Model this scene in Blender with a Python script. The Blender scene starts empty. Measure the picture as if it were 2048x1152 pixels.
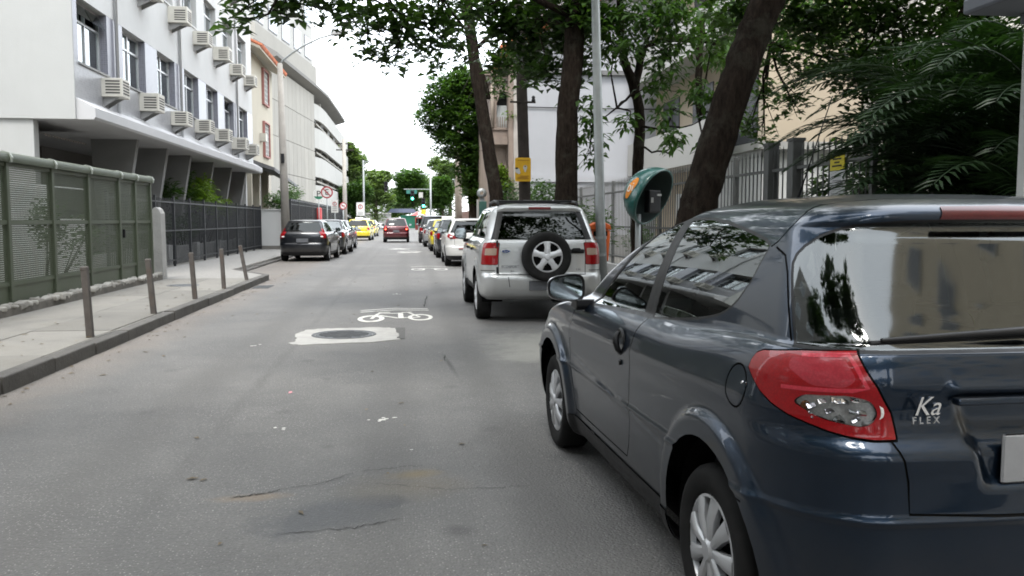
import bpy, bmesh, math, random
import numpy as np
from mathutils import Vector, Matrix
R = math.radians
scene = bpy.context.scene
col = scene.collection

# ---------------------------------------------------------------- camera
cam_data = bpy.data.cameras.new('camera')
cam = bpy.data.objects.new('camera', cam_data)
col.objects.link(cam)
cam.location = (0, 0, 1.4)
cam.rotation_euler = (R(90 - 4.54), 0, R(-7.009))
cam_data.sensor_width = 36
cam_data.lens = 1700 / 2048 * 36
cam_data.clip_start = 0.05
cam_data.clip_end = 2000
scene.camera = cam

# ---------------------------------------------------------------- sky and sun (bright overcast)
SUN_EL, SUN_AZ = 62, 197          # azimuth clockwise from +Y
w = bpy.data.worlds.new('World')
scene.world = w
w.use_nodes = True
nt = w.node_tree
bg = nt.nodes['Background']
sky = nt.nodes.new('ShaderNodeTexSky')
sky.sky_type = 'NISHITA'
sky.sun_disc = False
sky.sun_elevation = R(SUN_EL)
sky.sun_rotation = R(SUN_AZ)
sky.air_density = 1.0
sky.dust_density = 3.0
mx = nt.nodes.new('ShaderNodeMix')
mx.data_type = 'RGBA'
tc = nt.nodes.new('ShaderNodeTexCoord')
nz = nt.nodes.new('ShaderNodeTexNoise')
nz.inputs['Scale'].default_value = 2.2
nz.inputs['Detail'].default_value = 5
mr = nt.nodes.new('ShaderNodeMapRange')
mr.inputs['From Min'].default_value = 0.3
mr.inputs['From Max'].default_value = 0.7
mr.inputs['To Min'].default_value = 0.72
mr.inputs['To Max'].default_value = 0.95
nt.links.new(tc.outputs['Generated'], nz.inputs['Vector'])
nt.links.new(nz.outputs['Fac'], mr.inputs['Value'])
nt.links.new(mr.outputs['Result'], mx.inputs['Factor'])
nt.links.new(sky.outputs['Color'], mx.inputs['A'])
mx.inputs['B'].default_value = (9.2, 9.6, 10.0, 1)     # thick white cloud
nt.links.new(mx.outputs['Result'], bg.inputs['Color'])
bg.inputs['Strength'].default_value = 0.12

sd = bpy.data.lights.new('sun', 'SUN')
sun = bpy.data.objects.new('sun', sd)
col.objects.link(sun)
sd.energy = 0.9
sd.angle = R(16)
sd.color = (1.0, 0.965, 0.91)
_d = Vector((math.sin(R(SUN_AZ)) * math.cos(R(SUN_EL)), math.cos(R(SUN_AZ)) * math.cos(R(SUN_EL)), math.sin(R(SUN_EL))))
sun.rotation_euler = _d.to_track_quat('Z', 'Y').to_euler()
sun.location = _d * 60

scene.view_settings.view_transform = 'Standard'
scene.view_settings.look = 'None'
scene.view_settings.exposure = 1.9
scene.view_settings.gamma = 1.0
scene.cycles.max_bounces = 8
scene.cycles.transparent_max_bounces = 16
scene.cycles.diffuse_bounces = 2
scene.cycles.glossy_bounces = 4
scene.cycles.transmission_bounces = 4
scene.cycles.caustics_reflective = False
scene.cycles.caustics_refractive = False
scene.cycles.use_denoising = True
scene.cycles.filter_width = 1.8

# ---------------------------------------------------------------- helpers
rnd = random.Random(7)
BASIS = {}

def thing(name, label, cat, loc=(0, 0, 0), rz=0.0, group=None):
    o = bpy.data.objects.new(name, None)
    col.objects.link(o)
    o.empty_display_size = 0.2
    o.location = loc
    o.rotation_euler = (0, 0, rz)
    BASIS[o] = Matrix.Translation(loc) @ Matrix.Rotation(rz, 4, 'Z')
    tag(o, label, cat, group)
    return o

def tag(o, label=None, cat=None, group=None, kind=None):
    if label: o['label'] = label
    if cat: o['category'] = cat
    if group: o['group'] = group
    if kind: o['kind'] = kind
    return o

def link(name, me, parent=None, local=False):
    o = bpy.data.objects.new(name, me)
    col.objects.link(o)
    if parent is not None:
        o.parent = parent
        if not local and parent in BASIS:
            o.matrix_parent_inverse = BASIS[parent].inverted()
            BASIS[o] = Matrix.Identity(4)
        elif not local:
            BASIS[o] = Matrix.Identity(4)
    else:
        BASIS[o] = Matrix.Identity(4)
    return o

def copy_tree(o, parent=None, loc=None, rz=None, label=None):
    c = o.copy()
    col.objects.link(c)
    if parent is not None:
        c.parent = parent
    if loc is not None: c.location = loc
    if rz is not None: c.rotation_euler = (0, 0, rz)
    if label: c['label'] = label
    for ch in list(KIDS.get(o, [])):
        k = copy_tree(ch, c)
        KIDS.setdefault(c, []).append(k)
    return c
KIDS = {}

class MB:
    def __init__(s):
        s.v = []; s.f = []
    def add(s, vs, fs):
        n = len(s.v)
        s.v += [tuple(v) for v in vs]
        s.f += [tuple(i + n for i in f) for f in fs]
        return s
    def box(s, x0, x1, y0, y1, z0, z1):
        vs = [(x0, y0, z0), (x1, y0, z0), (x1, y1, z0), (x0, y1, z0), (x0, y0, z1), (x1, y0, z1), (x1, y1, z1), (x0, y1, z1)]
        return s.add(vs, [(0, 3, 2, 1), (4, 5, 6, 7), (0, 1, 5, 4), (1, 2, 6, 5), (2, 3, 7, 6), (3, 0, 4, 7)])
    def cbox(s, c, size, rot=None):
        """box about a centre, with an optional rotation matrix"""
        hx, hy, hz = [k / 2 for k in size]
        vs = []
        for dz in (-hz, hz):
            for dx, dy in ((-hx, -hy), (hx, -hy), (hx, hy), (-hx, hy)):
                p = Vector((dx, dy, dz))
                if rot is not None: p = rot @ p
                vs.append(Vector(c) + p)
        return s.add(vs, [(0, 3, 2, 1), (4, 5, 6, 7), (0, 1, 5, 4), (1, 2, 6, 5), (2, 3, 7, 6), (3, 0, 4, 7)])
    def prism(s, poly, z0, z1):
        n = len(poly)
        a = sum(poly[i][0] * poly[(i + 1) % n][1] - poly[(i + 1) % n][0] * poly[i][1] for i in range(n))
        if a < 0: poly = poly[::-1]
        vs = [(p[0], p[1], z0) for p in poly] + [(p[0], p[1], z1) for p in poly]
        fs = [tuple(range(n - 1, -1, -1)), tuple(range(n, 2 * n))] + [(i, (i + 1) % n, n + (i + 1) % n, n + i) for i in range(n)]
        return s.add(vs, fs)
    def extrude(s, prof, axis, a0, a1):
        """closed profile of 2D points pushed along x or y; profile is (other horizontal, z)"""
        n = len(prof)
        mk = (lambda p, a: (p[0], a, p[1])) if axis == 'y' else (lambda p, a: (a, p[0], p[1]))
        vs = [mk(p, a0) for p in prof] + [mk(p, a1) for p in prof]
        return s.add(vs, [tuple(range(n)), tuple(range(2 * n - 1, n - 1, -1))] + [(i, n + i, n + (i + 1) % n, (i + 1) % n) for i in range(n)])
    def tube(s, pts, rad, n=8, cap=True, squash=None):
        pts = [Vector(p) for p in pts]
        if not hasattr(rad, '__len__'): rad = [rad] * len(pts)
        base = len(s.v)
        up = Vector((0, 0, 1))
        t0 = (pts[1] - pts[0]).normalized()
        a = t0.cross(up if abs(t0.z) < .95 else Vector((1, 0, 0))).normalized()
        for i, p in enumerate(pts):
            t = (pts[min(i + 1, len(pts) - 1)] - pts[max(i - 1, 0)]).normalized()
            a = (a - t * a.dot(t)).normalized()
            b = t.cross(a)
            for k in range(n):
                an = 2 * math.pi * k / n
                s.v.append(tuple(p + (a * math.cos(an) + b * math.sin(an)) * rad[i]))
        for i in range(len(pts) - 1):
            for k in range(n):
                s.f.append((base + i * n + k, base + i * n + (k + 1) % n, base + (i + 1) * n + (k + 1) % n, base + (i + 1) * n + k))
        if cap:
            s.f.append(tuple(base + k for k in range(n - 1, -1, -1)))
            s.f.append(tuple(base + (len(pts) - 1) * n + k for k in range(n)))
        return s
    def lathe(s, prof, c, axis=(0, 0, 1), n=24, a0=0, a1=2 * math.pi):
        """profile (radius, height) turned about axis through c"""
        ax = Vector(axis).normalized()
        a = ax.cross(Vector((0, 0, 1)) if abs(ax.z) < .9 else Vector((1, 0, 0))).normalized()
        b = ax.cross(a)
        full = abs(a1 - a0 - 2 * math.pi) < 1e-6
        m = n if full else n + 1
        base = len(s.v)
        for r, h in prof:
            for k in range(m):
                an = a0 + (a1 - a0) * k / n
                s.v.append(tuple(Vector(c) + ax * h + (a * math.cos(an) + b * math.sin(an)) * r))
        for i in range(len(prof) - 1):
            for k in range(n):
                k2 = (k + 1) % m
                s.f.append((base + i * m + k, base + i * m + k2, base + (i + 1) * m + k2, base + (i + 1) * m + k))
        return s
    def strip(s, pts, wid, z):
        """flat ribbon on the ground"""
        pts = [Vector((p[0], p[1])) for p in pts]
        if not hasattr(wid, '__len__'): wid = [wid] * len(pts)
        base = len(s.v)
        for i, p in enumerate(pts):
            t = (pts[min(i + 1, len(pts) - 1)] - pts[max(i - 1, 0)]).normalized()
            nrm = Vector((-t.y, t.x)) * wid[i] / 2
            s.v.append((p.x - nrm.x, p.y - nrm.y, z)); s.v.append((p.x + nrm.x, p.y + nrm.y, z))
        for i in range(len(pts) - 1):
            s.f.append((base + 2 * i, base + 2 * i + 2, base + 2 * i + 3, base + 2 * i + 1))
        return s
    def mesh(s, name, mat=None, smooth=False):
        me = bpy.data.meshes.new(name)
        me.from_pydata(s.v, [], s.f)
        me.validate()
        if mat is not None: me.materials.append(mat)
        bm = bmesh.new(); bm.from_mesh(me)
        bmesh.ops.recalc_face_normals(bm, faces=bm.faces)
        bm.to_mesh(me); bm.free()
        if smooth is True:
            me.polygons.foreach_set('use_smooth', [True] * len(me.polygons))
        elif smooth:
            me.polygons.foreach_set('use_smooth', [True] * len(me.polygons))
            me.set_sharp_from_angle(angle=R(smooth))
        me.update()
        return me
    def build(s, name, mat, parent=None, smooth=False, bevel=0, local=False):
        o = link(name, s.mesh(name, mat, smooth), parent, local)
        if parent is not None: KIDS.setdefault(parent, []).append(o)
        if bevel:
            m = o.modifiers.new('bevel', 'BEVEL'); m.width = bevel; m.segments = 2; m.limit_method = 'ANGLE'
        return o

def np_mesh(name, V, F, mat, smooth=False):
    """V (n,3), F (m,k) arrays -> mesh"""
    me = bpy.data.meshes.new(name)
    V = np.asarray(V, np.float32); F = np.asarray(F, np.int32)
    me.vertices.add(len(V)); me.vertices.foreach_set('co', V.ravel())
    me.loops.add(F.size); me.loops.foreach_set('vertex_index', F.ravel())
    me.polygons.add(len(F))
    me.polygons.foreach_set('loop_start', np.arange(0, F.size, F.shape[1], dtype=np.int32))
    me.polygons.foreach_set('loop_total', np.full(len(F), F.shape[1], dtype=np.int32))
    me.update(calc_edges=True)
    if smooth: me.polygons.foreach_set('use_smooth', [True] * len(F))
    if mat is not None: me.materials.append(mat)
    return me

def structure(name, mb, mat, parent=None, smooth=False, bevel=0):
    o = mb.build(name, mat, parent, smooth, bevel)
    if parent is None: o['kind'] = 'structure'
    return o

# ---------------------------------------------------------------- materials
MATS = {}
def nodes_of(m):
    m.use_nodes = True
    return m.node_tree, m.node_tree.nodes['Principled BSDF']

def noise(nt, vec, scale, detail=4, rough=.55):
    n = nt.nodes.new('ShaderNodeTexNoise')
    n.inputs['Scale'].default_value = scale; n.inputs['Detail'].default_value = detail; n.inputs['Roughness'].default_value = rough
    nt.links.new(vec, n.inputs['Vector'])
    return n.outputs['Fac']

def ramp(nt, val, lo, hi, a=0.0, b=1.0):
    m = nt.nodes.new('ShaderNodeMapRange')
    m.inputs['From Min'].default_value = lo; m.inputs['From Max'].default_value = hi
    m.inputs['To Min'].default_value = a; m.inputs['To Max'].default_value = b
    nt.links.new(val, m.inputs['Value'])
    return m.outputs['Result']

def mixc(nt, fac, a, b, blend='MIX'):
    m = nt.nodes.new('ShaderNodeMix'); m.data_type = 'RGBA'; m.blend_type = blend
    for k, v in (('Factor', fac), ('A', a), ('B', b)):
        if isinstance(v, (int, float)): m.inputs[k].default_value = v
        elif isinstance(v, tuple): m.inputs[k].default_value = (*v[:3], 1)
        else: nt.links.new(v, m.inputs[k])
    return m.outputs['Result']

def math_(nt, op, a, b=None, c=None, clamp=False):
    m = nt.nodes.new('ShaderNodeMath'); m.operation = op; m.use_clamp = clamp
    for i, v in enumerate((a, b, c)):
        if v is None: continue
        if isinstance(v, (int, float)): m.inputs[i].default_value = v
        else: nt.links.new(v, m.inputs[i])
    return m.outputs[0]

def pm(name, base, rough=.6, var=.12, scale=3.0, bump=0.0, bscale=60, metal=0.0, coat=0.0, spec=.5, dirt=0.0, dirtcol=(.12, .10, .08), dscale=.8, rvar=.08, streak=False, perobj=0.0):
    """procedural surface: colour drifts with noise, fine bump, optional dirt blotches"""
    if name in MATS: return MATS[name]
    m = bpy.data.materials.new(name)
    nt, b = nodes_of(m)
    tc = nt.nodes.new('ShaderNodeTexCoord'); vec = tc.outputs['Object']
    n1 = noise(nt, vec, scale, 6, .6)
    lo = tuple(max(0, c * (1 - var)) for c in base); hi = tuple(min(1, c * (1 + var)) for c in base)
    c = mixc(nt, ramp(nt, n1, .3, .7), lo, hi)
    if dirt:
        dv = vec
        if streak:
            mp = nt.nodes.new('ShaderNodeMapping'); mp.inputs['Scale'].default_value = (1, 1, .18)
            nt.links.new(vec, mp.inputs['Vector']); dv = mp.outputs['Vector']
        n2 = noise(nt, dv, dscale, 8, .65)
        c = mixc(nt, ramp(nt, n2, .5, .75, 0, dirt), c, dirtcol)
    if perobj:
        oi = nt.nodes.new('ShaderNodeObjectInfo')
        c = mixc(nt, 1.0, c, mixc(nt, oi.outputs['Random'], (1 - perobj,) * 3, (1 + perobj,) * 3), 'MULTIPLY')
    nt.links.new(c, b.inputs['Base Color'])
    nt.links.new(ramp(nt, n1, .2, .8, max(0, rough - rvar), min(1, rough + rvar)), b.inputs['Roughness'])
    b.inputs['Metallic'].default_value = metal
    b.inputs['Specular IOR Level'].default_value = spec
    if coat:
        b.inputs['Coat Weight'].default_value = coat; b.inputs['Coat Roughness'].default_value = .03
    if bump:
        n3 = noise(nt, vec, bscale, 5, .6)
        bp = nt.nodes.new('ShaderNodeBump'); bp.inputs['Strength'].default_value = bump; bp.inputs['Distance'].default_value = .02
        nt.links.new(n3, bp.inputs['Height']); nt.links.new(bp.outputs['Normal'], b.inputs['Normal'])
    MATS[name] = m
    return m

def car_paint(name, base, metal=.5, rough=.32, coat=.8, dust=.1):
    m = bpy.data.materials.new(name)
    nt, b = nodes_of(m)
    tc = nt.nodes.new('ShaderNodeTexCoord'); vec = tc.outputs['Object']
    n1 = noise(nt, vec, 900, 2)
    c = mixc(nt, ramp(nt, n1, .3, .7), tuple(k * .85 for k in base), tuple(min(1, k * 1.15) for k in base))
    geo = nt.nodes.new('ShaderNodeNewGeometry')
    sx = nt.nodes.new('ShaderNodeSeparateXYZ'); nt.links.new(geo.outputs['Normal'], sx.inputs[0])
    upf = ramp(nt, sx.outputs['Z'], .75, 1.0)
    n2 = noise(nt, vec, 3.0, 8, .65)
    d = math_(nt, 'MULTIPLY', upf, ramp(nt, n2, .35, .7, dust * .4, dust * 2.2), clamp=True)
    sz = nt.nodes.new('ShaderNodeSeparateXYZ'); nt.links.new(vec, sz.inputs[0])
    low = math_(nt, 'MULTIPLY', ramp(nt, sz.outputs['Z'], .55, .2), ramp(nt, n2, .3, .7, .1, .5), clamp=True)
    d = math_(nt, 'MAXIMUM', d, low)
    c = mixc(nt, d, c, (.16, .145, .125))
    nt.links.new(c, b.inputs['Base Color'])
    b.inputs['Metallic'].default_value = metal
    b.inputs['Roughness'].default_value = rough
    nt.links.new(math_(nt, 'SUBTRACT', coat, math_(nt, 'MULTIPLY', d, 1.2), clamp=True), b.inputs['Coat Weight'])
    b.inputs['Coat Roughness'].default_value = .035
    MATS[name] = m
    return m

def glass(name, tint=(.35, .4, .4), ior=1.5, boost=0.0, rough=0.0):
    m = bpy.data.materials.new(name); m.use_nodes = True
    nt = m.node_tree; nt.nodes.clear()
    out = nt.nodes.new('ShaderNodeOutputMaterial')
    tr = nt.nodes.new('ShaderNodeBsdfTransparent'); tr.inputs['Color'].default_value = (*tint, 1)
    gl = nt.nodes.new('ShaderNodeBsdfGlossy'); gl.inputs['Roughness'].default_value = rough; gl.inputs['Color'].default_value = (.95, 1, 1, 1)
    fr = nt.nodes.new('ShaderNodeFresnel'); fr.inputs['IOR'].default_value = ior
    tc = nt.nodes.new('ShaderNodeTexCoord')
    n = noise(nt, tc.outputs['Object'], 2.5, 3)
    bp = nt.nodes.new('ShaderNodeBump'); bp.inputs['Strength'].default_value = .015; bp.inputs['Distance'].default_value = .01
    nt.links.new(n, bp.inputs['Height']); nt.links.new(bp.outputs['Normal'], gl.inputs['Normal'])
    ms = nt.nodes.new('ShaderNodeMixShader')
    nt.links.new(math_(nt, 'ADD', fr.outputs[0], boost, clamp=True), ms.inputs[0])
    nt.links.new(tr.outputs[0], ms.inputs[1]); nt.links.new(gl.outputs[0], ms.inputs[2])
    nt.links.new(ms.outputs[0], out.inputs[0])
    MATS[name] = m
    return m

def emit(name, colr, strength, base=None):
    m = bpy.data.materials.new(name)
    nt, b = nodes_of(m)
    tc = nt.nodes.new('ShaderNodeTexCoord')
    n = noise(nt, tc.outputs['Object'], 40, 2)
    nt.links.new(mixc(nt, n, tuple(k * .8 for k in colr), colr), b.inputs['Base Color'])
    b.inputs['Emission Color'].default_value = (*colr, 1); b.inputs['Emission Strength'].default_value = strength
    MATS[name] = m
    return m

def lens(name, colr, rough=.08):
    m = bpy.data.materials.new(name)
    nt, b = nodes_of(m)
    tc = nt.nodes.new('ShaderNodeTexCoord')
    v = nt.nodes.new('ShaderNodeTexVoronoi'); v.inputs['Scale'].default_value = 150
    nt.links.new(tc.outputs['Object'], v.inputs['Vector'])
    nt.links.new(mixc(nt, ramp(nt, v.outputs['Distance'], 0, .7), tuple(min(1, k * 1.12) for k in colr), tuple(k * .85 for k in colr)), b.inputs['Base Color'])
    b.inputs['Roughness'].default_value = .3; b.inputs['Coat Weight'].default_value = .6; b.inputs['Coat Roughness'].default_value = .02
    b.inputs['Specular IOR Level'].default_value = .25
    MATS[name] = m
    return m

def foliage(name, a, b_, scale=1.2, trans=.35, glossy=.35):
    """leaf colour drifts between two greens through the crown; thin leaves let light through"""
    m = bpy.data.materials.new(name)
    nt, b = nodes_of(m)
    out = nt.nodes['Material Output']
    tc = nt.nodes.new('ShaderNodeTexCoord')
    n = noise(nt, tc.outputs['Object'], scale, 5, .65)
    wn = nt.nodes.new('ShaderNodeTexWhiteNoise'); wn.noise_dimensions = '3D'
    mp = nt.nodes.new('ShaderNodeVectorMath'); mp.operation = 'SNAP'; mp.inputs[1].default_value = (.09, .09, .09)
    nt.links.new(tc.outputs['Object'], mp.inputs[0]); nt.links.new(mp.outputs[0], wn.inputs['Vector'])
    f = math_(nt, 'ADD', math_(nt, 'MULTIPLY', ramp(nt, n, .3, .7), .6), math_(nt, 'MULTIPLY', wn.outputs['Value'], .4))
    c = mixc(nt, f, a, b_)
    nt.links.new(c, b.inputs['Base Color'])
    b.inputs['Roughness'].default_value = .45; b.inputs['Specular IOR Level'].default_value = glossy
    t = nt.nodes.new('ShaderNodeBsdfTranslucent')
    nt.links.new(mixc(nt, 1.0, c, (1.5, 1.7, .6), 'MULTIPLY'), t.inputs['Color'])
    ms = nt.nodes.new('ShaderNodeMixShader'); ms.inputs[0].default_value = trans
    nt.links.new(b.outputs[0], ms.inputs[1]); nt.links.new(t.outputs[0], ms.inputs[2]); nt.links.new(ms.outputs[0], out.inputs[0])
    MATS[name] = m
    return m

M = {}
M['black_plastic'] = pm('black_plastic', (.010, .010, .011), .45, .15, 20, .05, 300, spec=.3)
M['rubber'] = pm('rubber', (.018, .018, .018), .8, .2, 12, .1, 120, spec=.12, dirt=.3, dirtcol=(.04, .037, .034), dscale=6)
M['dark_well'] = pm('dark_well', (.006, .006, .006), .9, .2, 5, spec=.08)
M['interior'] = pm('interior', (.025, .026, .03), .8, .2, 8, .1, 200, spec=.15)
M['seat_fabric'] = pm('seat_fabric', (.06, .062, .07), .9, .2, 30, .2, 300)
M['silver_plastic'] = pm('silver_plastic', (.55, .56, .58), .35, .1, 10, metal=.6, dirt=.4, dirtcol=(.2, .18, .16), dscale=5)
M['alloy'] = pm('alloy', (.66, .67, .69), .38, .06, 10, metal=.35, dirt=.25, dirtcol=(.2, .19, .18), dscale=6)
M['chrome'] = pm('chrome', (.8, .8, .82), .12, .05, 10, metal=1.0)
M['red_lens'] = lens('red_lens', (.27, .001, .004))
M['pink_lens'] = lens('pink_lens', (.33, .030, .042))
M['clear_lens'] = lens('clear_lens', (.80, .79, .77))
M['frame_lens'] = lens('frame_lens', (.50, .035, .055))
M['amber_lens'] = lens('amber_lens', (.45, .16, .03))
M['plate'] = pm('plate', (.27, .275, .285), .5, .1, 14, dirt=.4, dirtcol=(.3, .16, .15), dscale=9)
M['plate_dark'] = pm('plate_dark', (.10, .105, .115), .6, .2, 9, dirt=.4, dirtcol=(.2, .2, .22), dscale=7)
M['glass_car'] = glass('glass_car', (.26, .31, .30), 1.55, .12)
M['glass_dark'] = glass('glass_dark', (.035, .04, .045), 1.5, .0)
M['mirror'] = pm('mirror', (.5, .55, .58), .03, .03, 4, metal=1.0)
M['brake_on'] = emit('brake_on', (1.0, .06, .03), 6.0)
M['green_on'] = emit('green_on', (.05, .9, .55), 5.0)

# ================================================================ the setting
def road_material():
    m = bpy.data.materials.new('asphalt')
    nt, b = nodes_of(m)
    tc = nt.nodes.new('ShaderNodeTexCoord'); vec = tc.outputs['Object']
    sx = nt.nodes.new('ShaderNodeSeparateXYZ'); nt.links.new(vec, sx.inputs[0])
    X, Y = sx.outputs['X'], sx.outputs['Y']
    mid = noise(nt, vec, 1.3, 8, .62)
    fine = noise(nt, vec, 55, 4, .75)
    c = mixc(nt, ramp(nt, mid, .3, .72), (.105, .103, .100), (.195, .191, .184))
    c = mixc(nt, ramp(nt, fine, .35, .7, 0, .7), c, (.062, .062, .062))
    vo = nt.nodes.new('ShaderNodeTexVoronoi'); vo.inputs['Scale'].default_value = 75; nt.links.new(vec, vo.inputs['Vector'])
    wn = nt.nodes.new('ShaderNodeSeparateColor'); nt.links.new(vo.outputs['Color'], wn.inputs[0])
    stone = math_(nt, 'MULTIPLY', ramp(nt, vo.outputs['Distance'], .35, .2), ramp(nt, wn.outputs[0], .60, .92, 0, .85), clamp=True)
    stone = math_(nt, 'MULTIPLY', stone, ramp(nt, noise(nt, vec, .9, 4, .6), .3, .7, .25, 1.0))
    c = mixc(nt, stone, c, (.52, .51, .48))                                     # pale chippings
    big = noise(nt, vec, .35, 6, .6)
    c = mixc(nt, ramp(nt, big, .42, .66, 0, .35), c, (.21, .203, .19))
    warp = math_(nt, 'MULTIPLY', math_(nt, 'SUBTRACT', noise(nt, vec, 2.5, 5, .6), .5), 1.3)
    warpf = math_(nt, 'MULTIPLY', math_(nt, 'SUBTRACT', noise(nt, vec, 9, 5, .7), .5), 1.1)
    def blotch(c, cx, cy, rx, ry, an, colr, k, soft=.5):
        dx = math_(nt, 'SUBTRACT', X, cx); dy = math_(nt, 'SUBTRACT', Y, cy)
        ca, sa = math.cos(an), math.sin(an)
        u = math_(nt, 'DIVIDE', math_(nt, 'ADD', math_(nt, 'MULTIPLY', dx, ca), math_(nt, 'MULTIPLY', dy, sa)), rx)
        v = math_(nt, 'DIVIDE', math_(nt, 'SUBTRACT', math_(nt, 'MULTIPLY', dy, ca), math_(nt, 'MULTIPLY', dx, sa)), ry)
        d = math_(nt, 'SQRT', math_(nt, 'ADD', math_(nt, 'MULTIPLY', u, u), math_(nt, 'MULTIPLY', v, v)))
        d = math_(nt, 'ADD', d, math_(nt, 'ADD', warp, warpf))
        return mixc(nt, ramp(nt, d, 1.0 + soft, 1.0 - soft, 0, k), c, colr)
    c = blotch(c, -.40, 4.02, .36, .20, .55, (.080, .083, .088), .75, .3)         # dark repair
    c = blotch(c, -.12, 4.20, .12, .10, .3, (.070, .074, .080), .8, .2)
    c = blotch(c, .02, 4.64, .10, .06, .2, (.24, .17, .06), .5, .7)             # ochre stain
    c = blotch(c, -.02, 4.42, .22, .16, .2, (.20, .16, .10), .35, .8)
    c = blotch(c, -.80, 4.34, .16, .05, .1, (.22, .17, .12), .55, .5)
    c = blotch(c, 1.55, 9.4, .55, 1.0, .0, (.27, .265, .24), .8, .5)             # cement spill
    c = blotch(c, 1.25, 8.6, .35, .4, .0, (.27, .265, .24), .6, .5)
    c = blotch(c, .40, 8.2, .02, .5, .06, (.03, .03, .03), .55, .6)
    c = blotch(c, .22, 3.75, .06, .06, 0, (.05, .05, .05), .5, .6)
    for lx, lw in ((-1.75, .28), (-.15, .26), (.62, .2)):          # tyre-polished lanes
        tx = math_(nt, 'ABSOLUTE', math_(nt, 'ADD', math_(nt, 'SUBTRACT', X, lx), math_(nt, 'MULTIPLY', warp, .25)))
        c = mixc(nt, math_(nt, 'MULTIPLY', ramp(nt, tx, lw, lw * .3), ramp(nt, big, .3, .65, .12, .5)), c, (.095, .092, .088))
    for ox, oy, orad in ((-.9, 6.3, .05), (-.72, 7.6, .035), (-1.0, 8.6, .05), (-.5, 5.3, .04), (.55, 5.6, .05), (.35, 7.1, .04), (-2.2, 8.2, .06), (-1.9, 6.4, .04)):
        c = blotch(c, ox, oy, orad, orad * 1.3, 0, (.06, .059, .058), .32, .8)
    # sandy dust along the left gutter
    gx = math_(nt, 'ADD', X, math_(nt, 'MULTIPLY', warp, .35))
    c = mixc(nt, math_(nt, 'MULTIPLY', ramp(nt, gx, -2.55, -3.1, 0, .45), ramp(nt, mid, .25, .6, .4, 1)), c, (.20, .165, .135))
    # longitudinal joint and worn wheel tracks
    jx = math_(nt, 'ABSOLUTE', math_(nt, 'ADD', math_(nt, 'ADD', X, 1.27), math_(nt, 'MULTIPLY', warp, .12)))
    c = mixc(nt, math_(nt, 'MULTIPLY', ramp(nt, jx, .07, .01), ramp(nt, mid, .38, .68, .03, .34)), c, (.060, .058, .056))
    nt.links.new(c, b.inputs['Base Color'])
    nt.links.new(ramp(nt, mid, .3, .7, .68, .9), b.inputs['Roughness'])
    b.inputs['Specular IOR Level'].default_value = .35
    h = math_(nt, 'ADD', math_(nt, 'MULTIPLY', fine, .5), math_(nt, 'ADD', math_(nt, 'MULTIPLY', vo.outputs['Distance'], .5), math_(nt, 'MULTIPLY', mid, .6)))
    bp = nt.nodes.new('ShaderNodeBump'); bp.inputs['Strength'].default_value = .8; bp.inputs['Distance'].default_value = .015
    nt.links.new(h, bp.inputs['Height']); nt.links.new(bp.outputs['Normal'], b.inputs['Normal'])
    return m

concrete = pm('pavement_concrete', (.175, .167, .150), .85, .22, 1.6, .35, 45, dirt=.7, dirtcol=(.105, .097, .08), dscale=1.6, perobj=.13)
kerbmat = pm('kerb_stone', (.085, .08, .073), .85, .25, 3, .5, 30, dirt=.5, dirtcol=(.045, .04, .036), dscale=2.5, perobj=.12)
white_plaster = pm('white_plaster', (.56, .565, .555), .85, .05, .7, .1, 40, dirt=.22, dirtcol=(.36, .35, .33), dscale=.6, streak=True)
paint_white = pm('road_paint', (.58, .57, .53), .75, .14, 8, .35, 60, dirt=.9, dirtcol=(.17, .165, .16), dscale=7)
paint_worn = pm('road_paint_worn', (.50, .49, .46), .8, .2, 6, .3, 60, dirt=.95, dirtcol=(.13, .13, .125), dscale=4)

structure('ground', MB().add([(-600, -300, -.05), (600, -300, -.05), (600, 900, -.05), (-600, 900, -.05)], [(0, 1, 2, 3)]), pm('earth', (.13, .13, .11), .9, .2, .2))
rd = MB()
ys = list(np.linspace(-45, 150, 40)); xs = [-5.2, -3.2, -1.2, .8, 3.0]
for y in ys:
    for x in xs: rd.v.append((x, y, 0.0))
for i in range(len(ys) - 1):
    for j in range(4): rd.f.append((i*5+j, i*5+j+1, i*5+5+j+1, i*5+5+j))
road = structure('road', rd, road_material())
structure('cross_street', MB().box(-90, 90, 112, 126, -.04, .004), pm('cross_asphalt', (.15, .148, .14), .85, .15, .5, .2, 40))

# paint and repairs lying on the road
def flat(name, mb, mat): return mb.build(name, mat, road)
bk = MB()
def ring(mb, cx, cy, rx, ry, t, z=.004, n=36):
    v = []
    for k in range(n):
        a = 2 * math.pi * k / n; ca, sa = math.cos(a), math.sin(a)
        v += [(cx + rx * ca, cy + ry * sa, z), (cx + (rx - t) * ca, cy + (ry - t * 2.1) * sa, z)]
    mb.add(v, [(2*k, 2*((k+1) % n), 2*((k+1) % n)+1, 2*k+1) for k in range(n)])
ring(bk, -.525, 12.22, .19, .42, .07)
ring(bk, .175, 12.32, .18, .40, .055)
bk.strip([(-.52, 12.2), (-.46, 12.72), (-.41, 13.0)], .05, .0045).strip([(-.44, 12.99), (-.27, 13.04)], .09, .005)
bk.strip([(-.40, 12.82), (-.12, 12.88)], .07, .0055).strip([(-.42, 12.62), (-.14, 12.22)], .06, .006).strip([(-.115, 12.92), (-.10, 12.2)], .075, .0065)
bk.strip([(-.10, 12.24), (.17, 12.3)], .07, .007).strip([(-.10, 12.95), (.06, 13.0)], .08, .0075).strip([(.0, 12.95), (.17, 12.32)], .04, .008)
flat('bicycle_marking', bk, paint_white)
for p in ([(-.73, 13.34), (-.21, 13.63), (.31, 13.49)], [(-.72, 13.10), (-.21, 13.38), (.32, 13.27)]):
    flat('chevron_line', MB().strip(p, .075, .004), paint_white)
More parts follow.
